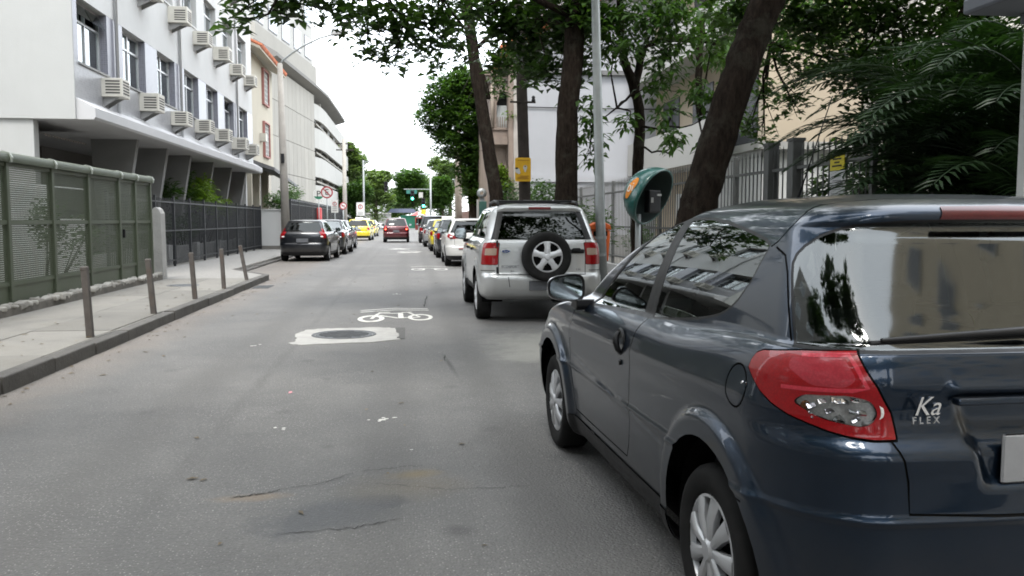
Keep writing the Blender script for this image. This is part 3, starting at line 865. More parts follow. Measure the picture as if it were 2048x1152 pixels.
WHEEL_CACHE = {}
def wheel(parent, x, y, r, wid, side, style, rim_r=None, hub=None):
    """tyre with a moulded shoulder, and a rim with spokes"""
    rr = rim_r or r * .66
    key = (round(r, 3), wid, style, side, round(rr, 3))
    if key not in WHEEL_CACHE:
        t = MB(); h = wid / 2; s = -1 if side == 'L' else 1
        ax = (s, 0, 0)
        prof = [(rr * .93, -h), (rr, -h), (r * .93, -h * .98), (r * .985, -h * .8), (r, -h * .55), (r, h * .55), (r * .985, h * .8), (r * .93, h * 1.02), (r * .85, h * 1.08), (rr * 1.04, h * .96), (rr, h * .88), (rr * .96, h * .5)]
        t.lathe(prof, (0, 0, 0), ax, 40)
        for g in (-.3, .3):
            pass
        tm = t.mesh('tyre', M['rubber'], 40)
        b = MB()
        b.lathe([(rr * .99, h * .90), (rr * .94, h * .93), (rr * .90, h * .72)], (0, 0, 0), ax, 40)
        a = Vector(ax).cross(Vector((0, 0, 1))).normalized(); up = Vector((0, 0, 1))
        def pt(rad, an, hh): return Vector(ax) * hh + (a * math.cos(an) + up * math.sin(an)) * rad
        n, wi, wo = {'cap': (9, .15, .30), 'alloy5': (5, .42, .40), 'steel': (8, .2, .33)}[style]
        for k in range(n):
            an = 2 * math.pi * k / n + .3
            for dd in ((0,) if style != 'cap' else (0,)):
                vs = []
                for rad, ww, hh in ((rr * .20, wi * rr * .55, h * .95), (rr * .6, wo * rr * .42, h * 1.0), (rr * .95, wo * rr * .62, h * .86)):
                    tang = (-a * math.sin(an) + up * math.cos(an))
                    p = pt(rad, an, hh)
                    vs += [p - tang * ww, p - tang * ww * .55 + Vector(ax) * h * .1, p + tang * ww * .55 + Vector(ax) * h * .1, p + tang * ww]
                back = [v - Vector(ax) * h * .25 for v in (vs[0], vs[3], vs[4], vs[7], vs[8], vs[11])]
                fs = []
                for q in range(2):
                    for e in range(3): fs.append((q * 4 + e, q * 4 + e + 1, q * 4 + 4 + e + 1, q * 4 + 4 + e))
                fs += [(0, 4, 14, 12), (4, 8, 16, 14), (3, 13, 15, 7), (7, 15, 17, 11)]
                b.add(vs + back, fs)
        b.lathe([(0.0001, h * 1.16), (rr * .16, h * 1.14), (rr * .22, h * 1.02), (rr * .22, h * .7)], (0, 0, 0), ax, 20)
        rm = b.mesh('rim', M['alloy'] if style == 'alloy5' else M['silver_plastic'], 35)
        d = MB(); d.lathe([(0.0001, h * .55), (rr * .95, h * .55), (rr * .97, -h * .8)], (0, 0, 0), ax, 24)
        dm = d.mesh('spoke_backing', M['dark_well'])  # near-black backing stands in for the shade behind the spokes
        WHEEL_CACHE[key] = (tm, rm, dm)
    tm, rm, dm = WHEEL_CACHE[key]
    o = bpy.data.objects.new('wheel', tm); col.objects.link(o); o.parent = parent; o.location = (x, y, r)
    KIDS.setdefault(parent, []).append(o)
    for nm, me in (('rim', rm), ('spoke_backing', dm)):
        c = bpy.data.objects.new(nm, me); col.objects.link(c); c.parent = o
        KIDS.setdefault(o, []).append(c)
    return o

def circ(cy, cz, r, n=36, a0=0, a1=360):
    return [(cy + r * math.cos(R(a0 + (a1 - a0) * k / n)), cz + r * math.sin(R(a0 + (a1 - a0) * k / n))) for k in range(n + (0 if a1 - a0 == 360 else 1))]

def rbox(mb, c, size, r=.03, tilt=0.0):
    """box with chamfered edges, tilted about x"""
    hx, hy, hz = [k / 2 for k in size]
    rot = Matrix.Rotation(tilt, 3, 'X')
    rings = []
    for z, ins in ((-hz, r), (-hz + r, 0), (hz - r, 0), (hz, r)):
        X, Y = hx - ins, hy - ins
        c8 = [(-X + r, -Y), (X - r, -Y), (X, -Y + r), (X, Y - r), (X - r, Y), (-X + r, Y), (-X, Y - r), (-X, -Y + r)]
        rings.append([Vector(c) + rot @ Vector((a, b, z)) for a, b in c8])
    vs = [v for q in rings for v in q]; fs = [tuple(range(7, -1, -1)), tuple(range(24, 32))]
    for q in range(3):
        for k in range(8): fs.append((q * 8 + k, q * 8 + (k + 1) % 8, q * 8 + 8 + (k + 1) % 8, q * 8 + 8 + k))
    return mb.add(vs, fs)

def underbody(parent, wb, rear, front, hw, wr, zb=.2, arch=None):
    """floor pan, and a housing round each wheel, so that nothing shows through the shell"""
    a = arch or wr * 1.28
    m = MB()
    m.box(-hw * .82, hw * .82, a + .03, wb - a - .03, zb - .03, zb + .06)
    m.box(-hw * .70, hw * .70, rear + .12, a, zb + .02, zb + .14)
    m.box(-hw * .70, hw * .70, wb - a, front - .15, zb, zb + .14)
    lmb(m, 'floor_pan', M['dark_well'], parent)
    for yc in (0, wb):
        for s in (-1, 1):
            q = MB()
            n = 20; ri = a + .012
            pts = [(yc + ri * math.cos(math.pi * k / n * 1.16 - .25), wr + ri * math.sin(math.pi * k / n * 1.16 - .25)) for k in range(n + 1)]
            xo, xi = s * hw * .955, s * hw * .62
            vs = [(xo, p[0], max(p[1], zb - .02)) for p in pts] + [(xi, p[0], max(p[1], zb - .02)) for p in pts]
            fs = [(k, k + 1, n + 2 + k, n + 1 + k) for k in range(n)] + [tuple(n + 1 + k for k in range(n + 1))]
            q.add(vs, fs)
            lmb(q, 'wheel_housing', M['dark_well'], parent)

def cabin(parent, hw, ydash, ys1, ys2, zbelt, zroof, steer=True):
    """seats, dashboard and door panels seen through the glass"""
    m = MB()
    m.box(-hw * .86, hw * .86, ys2 - .55, ydash + .45, .30, .36)
    m.box(-hw * .90, -hw * .84, ys2 - .5, ydash + .3, .34, zbelt - .03)
    m.box(hw * .84, hw * .90, ys2 - .5, ydash + .3, .34, zbelt - .03)
    m.box(-hw * .8, hw * .8, ys2 - .62, ys2 - .12, .36, zbelt - .06)
    lmb(m, 'interior_lining', M['interior'], parent)
    d = MB()
    d.extrude([(ydash, .45), (ydash - .05, zbelt - .13), (ydash + .05, zbelt - .02), (ydash + .5, zbelt - .03), (ydash + .5, .45)], 'x', -hw * .83, hw * .83)
    lmb(d, 'dashboard', M['interior'], parent, bevel=.02)
    for sx in (-1, 1):
        q = MB(); x = sx * hw * .42
        rbox(q, (x, ys1 + .26, .50), (.48, .52, .16), .05)
        rbox(q, (x, ys1 - .06, .82), (.46, .13, .62), .05, .2)
        rbox(q, (x, ys1 - .16, min(zbelt + .22, zroof - .16)), (.27, .09, .20), .04, .15)
        q.tube([(x - .06, ys1 - .13, 1.0), (x - .06, ys1 - .15, zbelt + .15)], .008, 6); q.tube([(x + .06, ys1 - .13, 1.0), (x + .06, ys1 - .15, zbelt + .15)], .008, 6)
        lmb(q, 'front_seat', M['seat_fabric'], parent, 40)
    q = MB()
    rbox(q, (0, ys2, .72), (hw * 1.5, .14, .50), .05, .25)
    for sx in (-1, 1): rbox(q, (sx * hw * .42, ys2 - .1, zbelt + .06), (.26, .08, .15), .03, .2)
    lmb(q, 'rear_bench', M['seat_fabric'], parent, 40)
    if steer:
        t = MB()
        pts = [(-hw * .42 + .18 * math.cos(2 * math.pi * k / 20), ydash - .12 + .07 * math.sin(2 * math.pi * k / 20), zbelt - .03 + .17 * math.sin(2 * math.pi * k / 20)) for k in range(21)]
        t.tube(pts, .014, 6, cap=False)
        t.tube([(-hw * .42, ydash - .12, zbelt - .03), (-hw * .42, ydash + .1, zbelt - .12)], .03, 8)
        lmb(t, 'steering_wheel', M['black_plastic'], parent, True)

def door_mirror(parent, x, y, z, side, mat, size=(.2, .09, .14)):
    """shell of a wing mirror with its glass looking back"""
    s = -1 if side == 'L' else 1
    m = MB(); W, D, Hh = size
    n = 20; rings = []
    out = []
    for k in range(n):
        a = 2 * math.pi * k / n
        cx = math.copysign(abs(math.cos(a))**.6, math.cos(a)); cz = math.copysign(abs(math.sin(a))**.6, math.sin(a))
        out.append((cx, cz * (1 - .16 * (cx * s))))
    for dy, sc in ((0, 1.0), (.02, 1.03), (D * .6, .85), (D, .45), (D * 1.08, .02)):
        rings.append([(x + s * W / 2 + p[0] * W / 2 * sc, y + dy, z + Hh / 2 + p[1] * Hh / 2 * sc) for p in out])
    vs = [v for r_ in rings for v in r_]
    fs = [(q * n + k, q * n + (k + 1) % n, q * n + n + (k + 1) % n, q * n + n + k) for q in range(4) for k in range(n)]
    m.add(vs, fs)
    o = lmb(m, 'wing_mirror', mat, parent, 50)
    g = MB()
    g.add([(x + s * W / 2 + p[0] * W / 2 * .9, y + .006, z + Hh / 2 + p[1] * Hh / 2 * .88) for p in out], [tuple(range(n))])
    gm = g.mesh('mirror_glass', M['mirror']); go = bpy.data.objects.new('mirror_glass', gm); col.objects.link(go); go.parent = o; KIDS.setdefault(o, []).append(go)
    r2 = MB()
    vs = [(x + s * W / 2 + p[0] * W / 2, y, z + Hh / 2 + p[1] * Hh / 2) for p in out] + [(x + s * W / 2 + p[0] * W / 2 * .88, y + .004, z + Hh / 2 + p[1] * Hh / 2 * .86) for p in out]
    r2.add(vs, [(k, (k + 1) % n, n + (k + 1) % n, n + k) for k in range(n)])
    ro = bpy.data.objects.new('mirror_rim', r2.mesh('mirror_rim', M['black_plastic'])); col.objects.link(ro); ro.parent = o; KIDS.setdefault(o, []).append(ro)
    b = MB()
    b.extrude([(y - .02, z + .01), (y + .10, z + .00), (y + .12, z - .04), (y, z - .05), (y - .02, z - .03)], 'x', x - s * .06, x + s * .05)
    bo = lmb(b, 'mirror_stalk', M['black_plastic'], parent, bevel=.008)
    return o

def text(name, body, size, loc, rot, mat, parent=None, ext=.002, align='CENTER', shear=0):
    """lettering turned into a mesh"""
    c = bpy.data.curves.new(name, 'FONT'); c.body = body; c.size = size; c.extrude = ext; c.align_x = align; c.align_y = 'CENTER'; c.shear = shear
    t = bpy.data.objects.new(name, c); col.objects.link(t)
    me = bpy.data.meshes.new_from_object(t.evaluated_get(bpy.context.evaluated_depsgraph_get()))
    bpy.data.objects.remove(t); me.materials.clear(); me.materials.append(mat)
    o = bpy.data.objects.new(name, me); col.objects.link(o); o.location = loc; o.rotation_euler = rot
    if parent is not None:
        o.parent = parent; KIDS.setdefault(parent, []).append(o)
    return o

# ---------------------------------------------------------------- left: white apartment block with air conditioners
tile_blue = None
def tile_mat(name, base, joint, s=.05):
    m = bpy.data.materials.new(name); nt, b = nodes_of(m)
    tc = nt.nodes.new('ShaderNodeTexCoord')
    mp = nt.nodes.new('ShaderNodeMapping'); mp.inputs['Rotation'].default_value = (0, R(90), 0)
    br = nt.nodes.new('ShaderNodeTexBrick'); br.offset = 0
    sx = nt.nodes.new('ShaderNodeSeparateXYZ'); cx = nt.nodes.new('ShaderNodeCombineXYZ')
    nt.links.new(tc.outputs['Object'], sx.inputs[0]); nt.links.new(math_(nt, 'ADD', sx.outputs['Y'], sx.outputs['X']), cx.inputs[0]); nt.links.new(sx.outputs['Z'], cx.inputs[1]); nt.links.new(cx.outputs[0], br.inputs['Vector'])
    br.inputs['Scale'].default_value = 1; br.inputs['Brick Width'].default_value = s; br.inputs['Row Height'].default_value = s; br.inputs['Mortar Size'].default_value = s * .07
    br.inputs['Color1'].default_value = (*[k * .85 for k in base], 1); br.inputs['Color2'].default_value = (*[min(1, k * 1.15) for k in base], 1); br.inputs['Mortar'].default_value = (*joint, 1)
    n = noise(nt, tc.outputs['Object'], .7, 5)
    nt.links.new(mixc(nt, ramp(nt, n, .35, .7, 0, .3), br.outputs['Color'], (.42, .42, .42)), b.inputs['Base Color']); b.inputs['Roughness'].default_value = .3
    MATS[name] = m
    return m
tile_blue = tile_mat('tile_blue', (.15, .155, .20), (.3, .3, .33))
tile_pale = tile_mat('tile_pale', (.27, .274, .29), (.34, .34, .35))
alu = pm('aluminium', (.55, .56, .57), .4, .06, 6, metal=.7)
win_glass = glass('window_glass', (.55, .62, .60), 1.55, .16)
curtain = pm('curtain', (.55, .57, .54), .9, .1, 6, .3, 15)
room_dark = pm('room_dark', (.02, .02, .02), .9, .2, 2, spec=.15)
ac_mat = pm('ac_cream', (.56, .54, .48), .6, .08, 5, dirt=.35, dirtcol=(.3, .27, .22), dscale=2.5, streak=True, perobj=.08)
ac_dark = pm('ac_slot', (.05, .048, .045), .8, .2, 5)
concrete_wall = pm('grey_render', (.29, .29, .285), .9, .1, 1.2, .2, 40, dirt=.3, dirtcol=(.25, .24, .23), streak=True)

A = thing('apartment_block', 'white apartment block with rows of air conditioners on the left', 'building', (-12, 28, 0))
XF, YN, YE = -7.0, 17.8, 38.4
NF = 4; sill = [4.72 + 2.92 * k for k in range(NF)]; head = [s + 1.36 for s in sill]
wy = [18.95 + 2.89 * i for i in range(7)]; hw_ = .9
MB().box(-20, XF - .30, YN, YN + .25, 3.96, 15.5).build('gable_wall', white_plaster, A)
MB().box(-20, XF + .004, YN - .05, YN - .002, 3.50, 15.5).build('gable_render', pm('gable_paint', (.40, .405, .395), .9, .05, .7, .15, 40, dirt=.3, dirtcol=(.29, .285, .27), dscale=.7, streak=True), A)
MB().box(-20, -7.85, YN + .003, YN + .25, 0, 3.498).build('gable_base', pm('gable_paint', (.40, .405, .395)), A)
MB().box(-20, XF - .02, YN - .056, YN - .05, 5.93, 5.955).build('gable_joint', pm('joint_grey', (.35, .35, .34), .9), A)
MB().box(-20, XF - .30, YE - .25, YE, 0, 15.5).build('far_gable_wall', white_plaster, A)
MB().box(-20, XF - .3, YN + .25, YE - .25, 15.2, 15.4).build('roof', concrete_wall, A)
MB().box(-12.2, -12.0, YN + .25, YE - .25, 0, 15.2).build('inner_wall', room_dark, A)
zs = [3.95] + [v for k in range(NF) for v in (sill[k], head[k])] + [15.5]
for k in range(NF + 1):
    z0, z1 = (3.95 if k == 0 else head[k - 1]), (sill[k] if k < NF else 15.5)
    MB().box(XF - .30, XF, YN, YE, z0, z1).build('spandrel_band', tile_pale if k == 0 else white_plaster, A)
edges = [YN] + [v for y in wy for v in (y - hw_, y + hw_)] + [YE]
for k in range(NF):
    for i in range(0, len(edges), 2):
        a, b_ = edges[i], edges[i + 1]
        if b_ - a > .02: MB().box(XF - .30, XF - .004, a + (0 if i == 0 else .001), b_ - .001, sill[k] + .001, head[k] - .001).build('window_pier', tile_blue if k == 0 or i == 0 else white_plaster, A)
for k in range(NF):
    for i, y in enumerate(wy):
        x = XF - .20; z0, z1 = sill[k], head[k]; zt = z0 + .92
        fr = MB()
        for a in (y - hw_, y - .025, y + hw_ - .05): fr.box(x - .03, x + .03, a, a + .05, z0, z1)
        for z in (z0, zt, z1 - .05): fr.box(x - .028, x + .028, y - hw_ + .05, y + hw_ - .05, z, z + .05)
        w_ = fr.build('window', alu, A)
        for a, b_ in ((y - hw_ + .05, y - .025), (y + .025, y + hw_ - .05)):
            MB().box(x - .006, x, a, b_, z0 + .05, zt).build('pane', win_glass, w_)
            pane2 = MB()
            tilt = rnd.random() < .3
            if tilt:
                pane2.cbox((x + .10, (a + b_) / 2, (zt + z1) / 2 + .02), (.008, b_ - a - .02, z1 - zt - .10), Matrix.Rotation(R(-28), 3, 'Y'))
            else: pane2.box(x - .006, x, a, b_, zt + .05, z1 - .05)
            pane2.build('transom_pane', win_glass, w_)
        c = MB(); nn = 26; y0c = y - hw_ + .02; y1c = y + hw_ - .02 if rnd.random() < .6 else y + rnd.uniform(-.3, .5)
        vs = []
        for j in range(nn + 1):
            yy = y0c + (y1c - y0c) * j / nn; xx = x - .12 + .025 * math.sin(j * 1.9)
            vs += [(xx, yy, z0), (xx, yy, z1)]
        c.add(vs, [(2*j, 2*j+2, 2*j+3, 2*j+1) for j in range(nn)])
        c.build('curtain', curtain, w_, True)
        MB().box(XF - .10, XF + .04, y - hw_ - .03, y + hw_ + .03, z0 - .045, z0 - .002).build('sill', white_plaster if k else concrete_wall, w_)
# projecting slab over the ground floor
MB().extrude([(-12, 3.50), (-6.66, 3.50), (-6.62, 3.55), (-6.62, 3.74), (-6.99, 3.95), (-12, 3.95)], 'y', YN + .001, YE + .05).build('slab_edge', pm('slab_white', (.48, .48, .485), .85, .06, 1, .1, 40, dirt=.3, dirtcol=(.42, .41, .4), dscale=1, streak=True), A)
# recessed ground floor
gw = pm('ground_floor_render', (.17, .16, .15), .9, .15, 1, .2, 30)  # darkened so the recessed ground floor looks shaded
brown = pm('brown_slats', (.045, .034, .028), .7, .25, 4, perobj=.2, spec=.2)
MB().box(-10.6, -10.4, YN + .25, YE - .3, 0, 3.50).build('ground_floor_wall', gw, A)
for k in range(34): MB().box(-9.62, -9.58, 18.1 + k * .13, 18.2 + k * .13, .2, 3.3).build('shutter_slat', brown, A)
for y in (22.4, 25.2, 27.9, 31.2, 34.4, 37.4):
    MB().add([(-8.15, y - .10, .1), (-7.75, y - .10, .1), (-7.75, y + .12, .1), (-8.15, y + .12, .1), (-8.3, y - .10, 3.499), (-7.15, y - .10, 3.499), (-7.15, y + .12, 3.499), (-8.3, y + .12, 3.499)],
             [(0, 1, 2, 3), (4, 5, 6, 7), (0, 1, 5, 4), (1, 2, 6, 5), (2, 3, 7, 6), (3, 0, 4, 7)]).build('slanted_column', pm('column_render', (.21, .21, .205), .9, .12, 1.2, .2, 40), A)  # darker copy of the grey render, standing in for shade under the slab
MB().box(-10.39, -10.33, 24.2, 25.2, .15, 2.4).build('door', brown, A); MB().box(-10.39, -10.33, 34.8, 36.6, .15, 2.5).build('door', brown, A)
aw = thing('striped_awning', 'scalloped brown awning under the near corner of the white block', 'awning', (-7.6, 18, 3.2))
for k in range(16):
    y = 18.08 + k * .15
    MB().add([(-8.8, y, 3.46), (-8.8, y + .145, 3.46), (-7.75, y + .145, 3.22), (-7.75, y + .072, 3.17), (-7.75, y, 3.22)], [(0, 1, 2, 3, 4)]).build('strip', pm('awning_brown', (.16, .13, .11), .8, .2, 3, perobj=.3), aw)

ACS = []
ORD = ['first', 'second', 'third', 'fourth', 'fifth', 'sixth', 'seventh']
def air_conditioner(label, y, z, cy=.66, hh=.44, dx=.52):
    cy *= rnd.uniform(.82, 1.0); hh *= rnd.uniform(.92, 1.08); dx *= rnd.uniform(.85, 1.08); z += rnd.uniform(-.03, .05); y += rnd.uniform(-.06, .06)
    """cream box on brackets with louvred sides"""
    a = thing('air_conditioner', label, 'air conditioner', (XF + .2, y, z), 0, 'air conditioners on the white block'); ACS.append(a)
    x0, x1 = XF - .05, XF + dx
    MB().box(x0, x1, y - cy / 2, y + cy / 2, z, z + hh).build('case', ac_mat, a, bevel=.015)
    for k in range(5):
        zz = z + .07 + k * .065
        MB().box(x1 - .36, x1 - .05, y - cy / 2 - .004, y - cy / 2 + .01, zz, zz + .032).build('louvre', ac_dark, a)
        MB().box(x1 - .01, x1 + .004, y - cy / 2 + .07, y + cy / 2 - .07, zz, zz + .032).build('louvre', ac_dark, a)
    for yy in (y - cy * .3, y + cy * .3):
        MB().add([(XF, yy - .015, z - .004), (x1 - .1, yy - .015, z - .004), (XF, yy - .015, z - .22), (XF, yy + .015, z - .004), (x1 - .1, yy + .015, z - .004), (XF, yy + .015, z - .22)], [(0, 1, 2), (5, 4, 3), (0, 3, 4, 1), (1, 4, 5, 2), (2, 5, 3, 0)]).build('bracket', concrete_wall, a)
    return a
for i, y in enumerate(wy):
    air_conditioner('%s air conditioner from the near corner, lowest row of the white block' % ORD[i], y + .58 + (.12 if i == 0 else 0), 4.20)
for i in range(1, 7):
    air_conditioner('air conditioner under the %s window from the near corner, middle row' % ORD[i], wy[i] + .6, 7.08)
for i in (4, 5):
    air_conditioner('air conditioner under the %s window from the near corner, top visible row' % ORD[i], wy[i] + .6, 10.0)

for y in (20.35, 26.1, 34.8):
    MB().tube([(XF + .05, y, 15.3), (XF + .05, y, 3.9)], .04, 8).build('drain_pipe', alu, A, True)
stain = pm('drip_stain', (.33, .32, .30), .9, .2, 3, dirt=.6, dirtcol=(.22, .21, .19), dscale=3, streak=True)
for i, y in enumerate(wy):
    for z in (4.0, 6.9):
        hh_ = rnd.uniform(.25, .5)
        MB().add([(XF + .003, y + .45 + rnd.uniform(-.1, .2), z + .3), (XF + .003, y + .62 + rnd.uniform(-.1, .2), z + .3), (XF + .003, y + .56, z + .3 - hh_ * .6)], [(0, 1, 2)]).build('drip_stain', stain, A)

# ---------------------------------------------------------------- cream house with a tiled eave
cream = pm('cream_render', (.43, .395, .32), .9, .06, .8, .2, 40, dirt=.25, dirtcol=(.42, .38, .3), streak=True)
terra = pm('roof_tile', (.42, .13, .06), .85, .25, 4, .4, 30, perobj=.2)
pinkf = pm('pink_frame', (.36, .16, .14), .7, .12, 3)
Bc = thing('cream_house', 'cream house with pink window frames and a tiled eave', 'building', (-11, 42.5, 0))
MB().box(-16, -7.35, 38.65, 46.4, 3.9, 9.5).build('wall', cream, Bc)
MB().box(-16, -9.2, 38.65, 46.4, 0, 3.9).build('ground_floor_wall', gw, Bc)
rf = MB().add([(-6.65, 38.45, 9.42), (-6.65, 46.8, 9.42), (-11.5, 46.8, 11.6), (-11.5, 38.45, 11.6), (-6.65, 38.45, 9.30), (-6.65, 46.8, 9.30), (-11.5, 46.8, 11.4), (-11.5, 38.45, 11.4)], [(0, 1, 2, 3), (4, 5, 6, 7), (0, 1, 5, 4), (1, 2, 6, 5), (2, 3, 7, 6), (3, 0, 4, 7)]).build('roof', cream, Bc)
for k in range(36):
    y = 38.5 + k * .23
    MB().tube([(-6.58, y + .1, 9.46), (-9.2, y + .1, 10.64)], .105, 6).build('roof_tile', terra, Bc)
for z0 in (4.75, 7.45):
    for y0, y1 in ((43.0, 44.6),):
        w_ = MB()
        for a, b_ in ((y0 - .07, y0), (y1, y1 + .07)): w_.box(-7.35, -7.22, a, b_, z0 - .07, z0 + 1.77)
        w_.box(-7.35, -7.22, y0, y1, z0 - .07, z0); w_.box(-7.35, -7.22, y0, y1, z0 + 1.7, z0 + 1.77)
        wo = w_.build('window', pinkf, Bc)
        MB().box(-7.36, -7.33, y0 + .001, y1 - .001, z0 + .001, z0 + 1.699).build('pane', win_glass, wo)
        g = MB()
        for k in range(6): g.box(-7.33, -7.30, y0 + .1 + k * (y1 - y0 - .2) / 5 - .012, y0 + .1 + k * (y1 - y0 - .2) / 5 + .012, z0 + .01, z0 + 1.69)
        for k in range(7): g.box(-7.328, -7.302, y0 + .01, y1 - .01, z0 + .15 + k * .23 - .01, z0 + .15 + k * .23 + .01)
        g.build('grille', wsl, wo)
MB().box(-7.35, -7.05, 42.0, 42.5, 5.4, 5.8).build('air_conditioner_box', ac_mat, Bc)
MB().add([(-7.3, 39, 4.3), (-7.3, 47.5, 4.3), (-6.2, 47.5, 3.4), (-6.2, 39, 3.9), (-7.3, 39, 4.1), (-7.3, 47.5, 4.1), (-6.2, 47.5, 3.25), (-6.2, 39, 3.75)], [(0, 1, 2, 3), (4, 5, 6, 7), (0, 1, 5, 4), (1, 2, 6, 5), (2, 3, 7, 6), (3, 0, 4, 7)]).build('grey_canopy', pm('canopy_grey', (.14, .14, .145), .8), Bc)
for y in (38.8, 40.9, 43.6): MB().box(-7.6, -7.25, y, y + .3, .1, 3.9).build('pillar', cream, Bc)
MB().box(-9.19, -9.1, 39.4, 42.6, .1, 3.3).build('garage_door', brown, Bc)

# ---------------------------------------------------------------- parking tower with curved parapets
pc = pm('precast', (.29, .278, .25), .9, .08, .5, .25, 30, dirt=.25, dirtcol=(.3, .29, .26), dscale=.3, streak=True, perobj=.04)
pwhite = pm('parapet_white', (.37, .365, .345), .85, .06, .5, .15, 30, dirt=.25, dirtcol=(.4, .39, .37), dscale=.4, streak=True)
T = thing('parking_tower', 'concrete parking tower with dark open decks and a sloping eave', 'building', (-14, 85, 0))
Ap, Bp_ = Vector((-10.4, 63.0)), Vector((-8.95, 79.0))
nx, nz_ = 11, 6
MB().prism([(-24, 63.3), (Ap.x - .1, 63.2), (Bp_.x - .15, 79.0), (-10.2, 84), (-10.2, 120), (-24, 120)], 0, 12.6).build('core', pm('deck_dark', (.12, .12, .115), .9), T)
zz = [0, 2.4, 5.0, 7.6, 10.2, 12.6]
d = (Bp_ - Ap); n_ = Vector((d.y, -d.x)).normalized()
for i in range(nx):
    for k in range(5):
        a = Ap + d * (i / nx) ; b_ = Ap + d * ((i + 1) / nx); t = d.normalized() * .018
        MB().prism([tuple(a + t), tuple(b_ - t), tuple(b_ - t - n_ * .2), tuple(a + t - n_ * .2)][::-1], zz[k] + .018, zz[k + 1] - .018).build('concrete_panel', pc, T)
curve = [(-8.95, 79.05), (-8.72, 80.5), (-8.58, 82.2), (-8.5, 84.5), (-8.5, 95), (-8.5, 108), (-8.5, 119)]
for z0, z1 in ((0, 2.2), (2.75, 4.6), (5.35, 7.15), (7.95, 9.75), (10.5, 11.9)):
    back = [(x - .25, y) for x, y in curve]
    for i in range(len(curve) - 1):
        MB().prism([curve[i], (curve[i+1][0], curve[i+1][1] - .01), (back[i+1][0], back[i+1][1] - .01), back[i]], z0, z1).build('parapet', pwhite, T, 30)
for z in (2.45, 5.0, 7.6, 10.15): MB().prism([(-8.8, 79.1), (-8.75, 84), (-8.75, 118.5), (-10.1, 118.5), (-10.1, 80)], z - .15, z).build('deck_slab', pc, T)
for y in (84, 91, 98, 105, 112): MB().box(-9.3, -8.9, y, y + .5, 0, 12.5).build('column', pc, T)
ev = [(-9.75, 62.6), (-8.35, 78.6), (-8.05, 83.5), (-7.95, 95), (-7.95, 104)]
m = MB()
vs = []
for (x, y) in ev: vs += [(x, y, 13.25), (x, y, 13.0), (x - 1.6, y, 12.5), (x - 1.6, y, 14.2)]
m.add(vs, [(4*i+a, 4*i+4+a, 4*i+4+(a+1) % 4, 4*i+(a+1) % 4) for i in range(len(ev) - 1) for a in range(4)] + [(0, 1, 2, 3), (19, 18, 17, 16)])
m.build('eave', pm('eave_concrete', (.17, .165, .155), .9, .1, .5, .2, 20), T)
P1, P2 = (-12.2, 68.5), (-9.6, 88)
MB().prism([P1, P2, (-20, 90), (-22, 66)], 12.6, 16.6).build('upper_parapet', pc, T)
MB().prism([(-12.7, 69.5), (-10.0, 88.5), (-20, 90.5), (-22, 67)], 16.6, 30).build('upper_storeys', pwhite, T)
dd = Vector((2.7, 19.0)).normalized(); nn_ = Vector((dd.y, -dd.x))
for k in range(5):
    for z in (17.2, 20.4, 23.6):
        c = Vector((-12.7, 69.5)) + Vector((2.7, 19.0)) * ((k + .5) / 5)
        a, b_ = c - dd * 1.2, c + dd * 1.2
        w_ = MB().prism([tuple(a + nn_ * .05), tuple(b_ + nn_ * .05), tuple(b_ - nn_ * .1), tuple(a - nn_ * .1)], z, z + 2.1).build('window', pm('tower_window_frame', (.2, .2, .21), .6), T)
        MB().prism([tuple(a + dd * .12 + nn_ * .08), tuple(b_ - dd * .12 + nn_ * .08), tuple(b_ - dd * .12 + nn_ * .055), tuple(a + dd * .12 + nn_ * .055)], z + .1, z + 2.0).build('pane', pm('tower_pane', (.45, .5, .56), .15, .1, .5, spec=.8), w_)

# ---------------------------------------------------------------- right: spiked fence, old house, flats
grey_iron = pm('grey_iron', (.11, .114, .112), .55, .15, 6, .1, 80, metal=.2)
FX = 5.0
bar_fence('spiked_fence', 'grey spiked bar fence along the right pavement', FX, 8.7, 28.6, .35, 2.30, .14, 1.95, grey_iron, .10, .015, .06, (.55, 1.25, 2.08), spear=True)
fb = thing('fence_base_wall', 'low base wall under the grey spiked fence', 'wall', (FX, 17, .12)); MB().box(FX - .12, FX + .12, 6.0, 28.8, .1, .36).build('wall_body', concrete_wall, fb, bevel=.01)
for y in (11.1, 11.85):
    gp = thing('gate_pillar', 'square grey metal pillar of the gate, %s of the pair' % ('nearer' if y < 11.5 else 'farther'), 'pillar', (FX, y, .12), 0, 'gate pillars in the spiked fence')
    MB().box(FX - .08, FX + .08, y - .08, y + .08, .12, 2.42).build('shaft', grey_iron, gp, bevel=.01); MB().box(FX - .09, FX + .09, y - .09, y + .09, 2.42, 2.46).build('cap', grey_iron, gp)
sg = thing('warning_sign', 'yellow notice sign above a grey board on the spiked fence', 'sign', (FX - .05, 10.1, 1.6)); SY = .2
MB().box(FX - .06, FX - .05, 9.94, 10.26, 1.98, 2.16).build('yellow_plate', pm('sign_yellow', (.50, .42, .02), .5, .1, 8, dirt=.2), sg)
MB().box(FX - .06, FX - .05, 9.92, 10.26, 1.66, 1.972).build('grey_plate', pm('sign_grey', (.40, .41, .42), .5, .1, 8), sg)
for k, (z, wd) in enumerate(((2.11, .20), (2.07, .12), (2.03, .22))): MB().box(FX - .063, FX - .0601, 10.1 - wd / 2, 10.1 + wd / 2, z - .009, z + .009).build('text_line', M['black_plastic'], sg)
for k in range(5): MB().box(FX - .063, FX - .0601, 10.1 - .10, 10.1 + .12 - .03 * (k % 2), 1.91 - k * .05 - .006, 1.91 - k * .05 + .006).build('text_line', pm('faded_print', (.2, .2, .21), .7), sg)

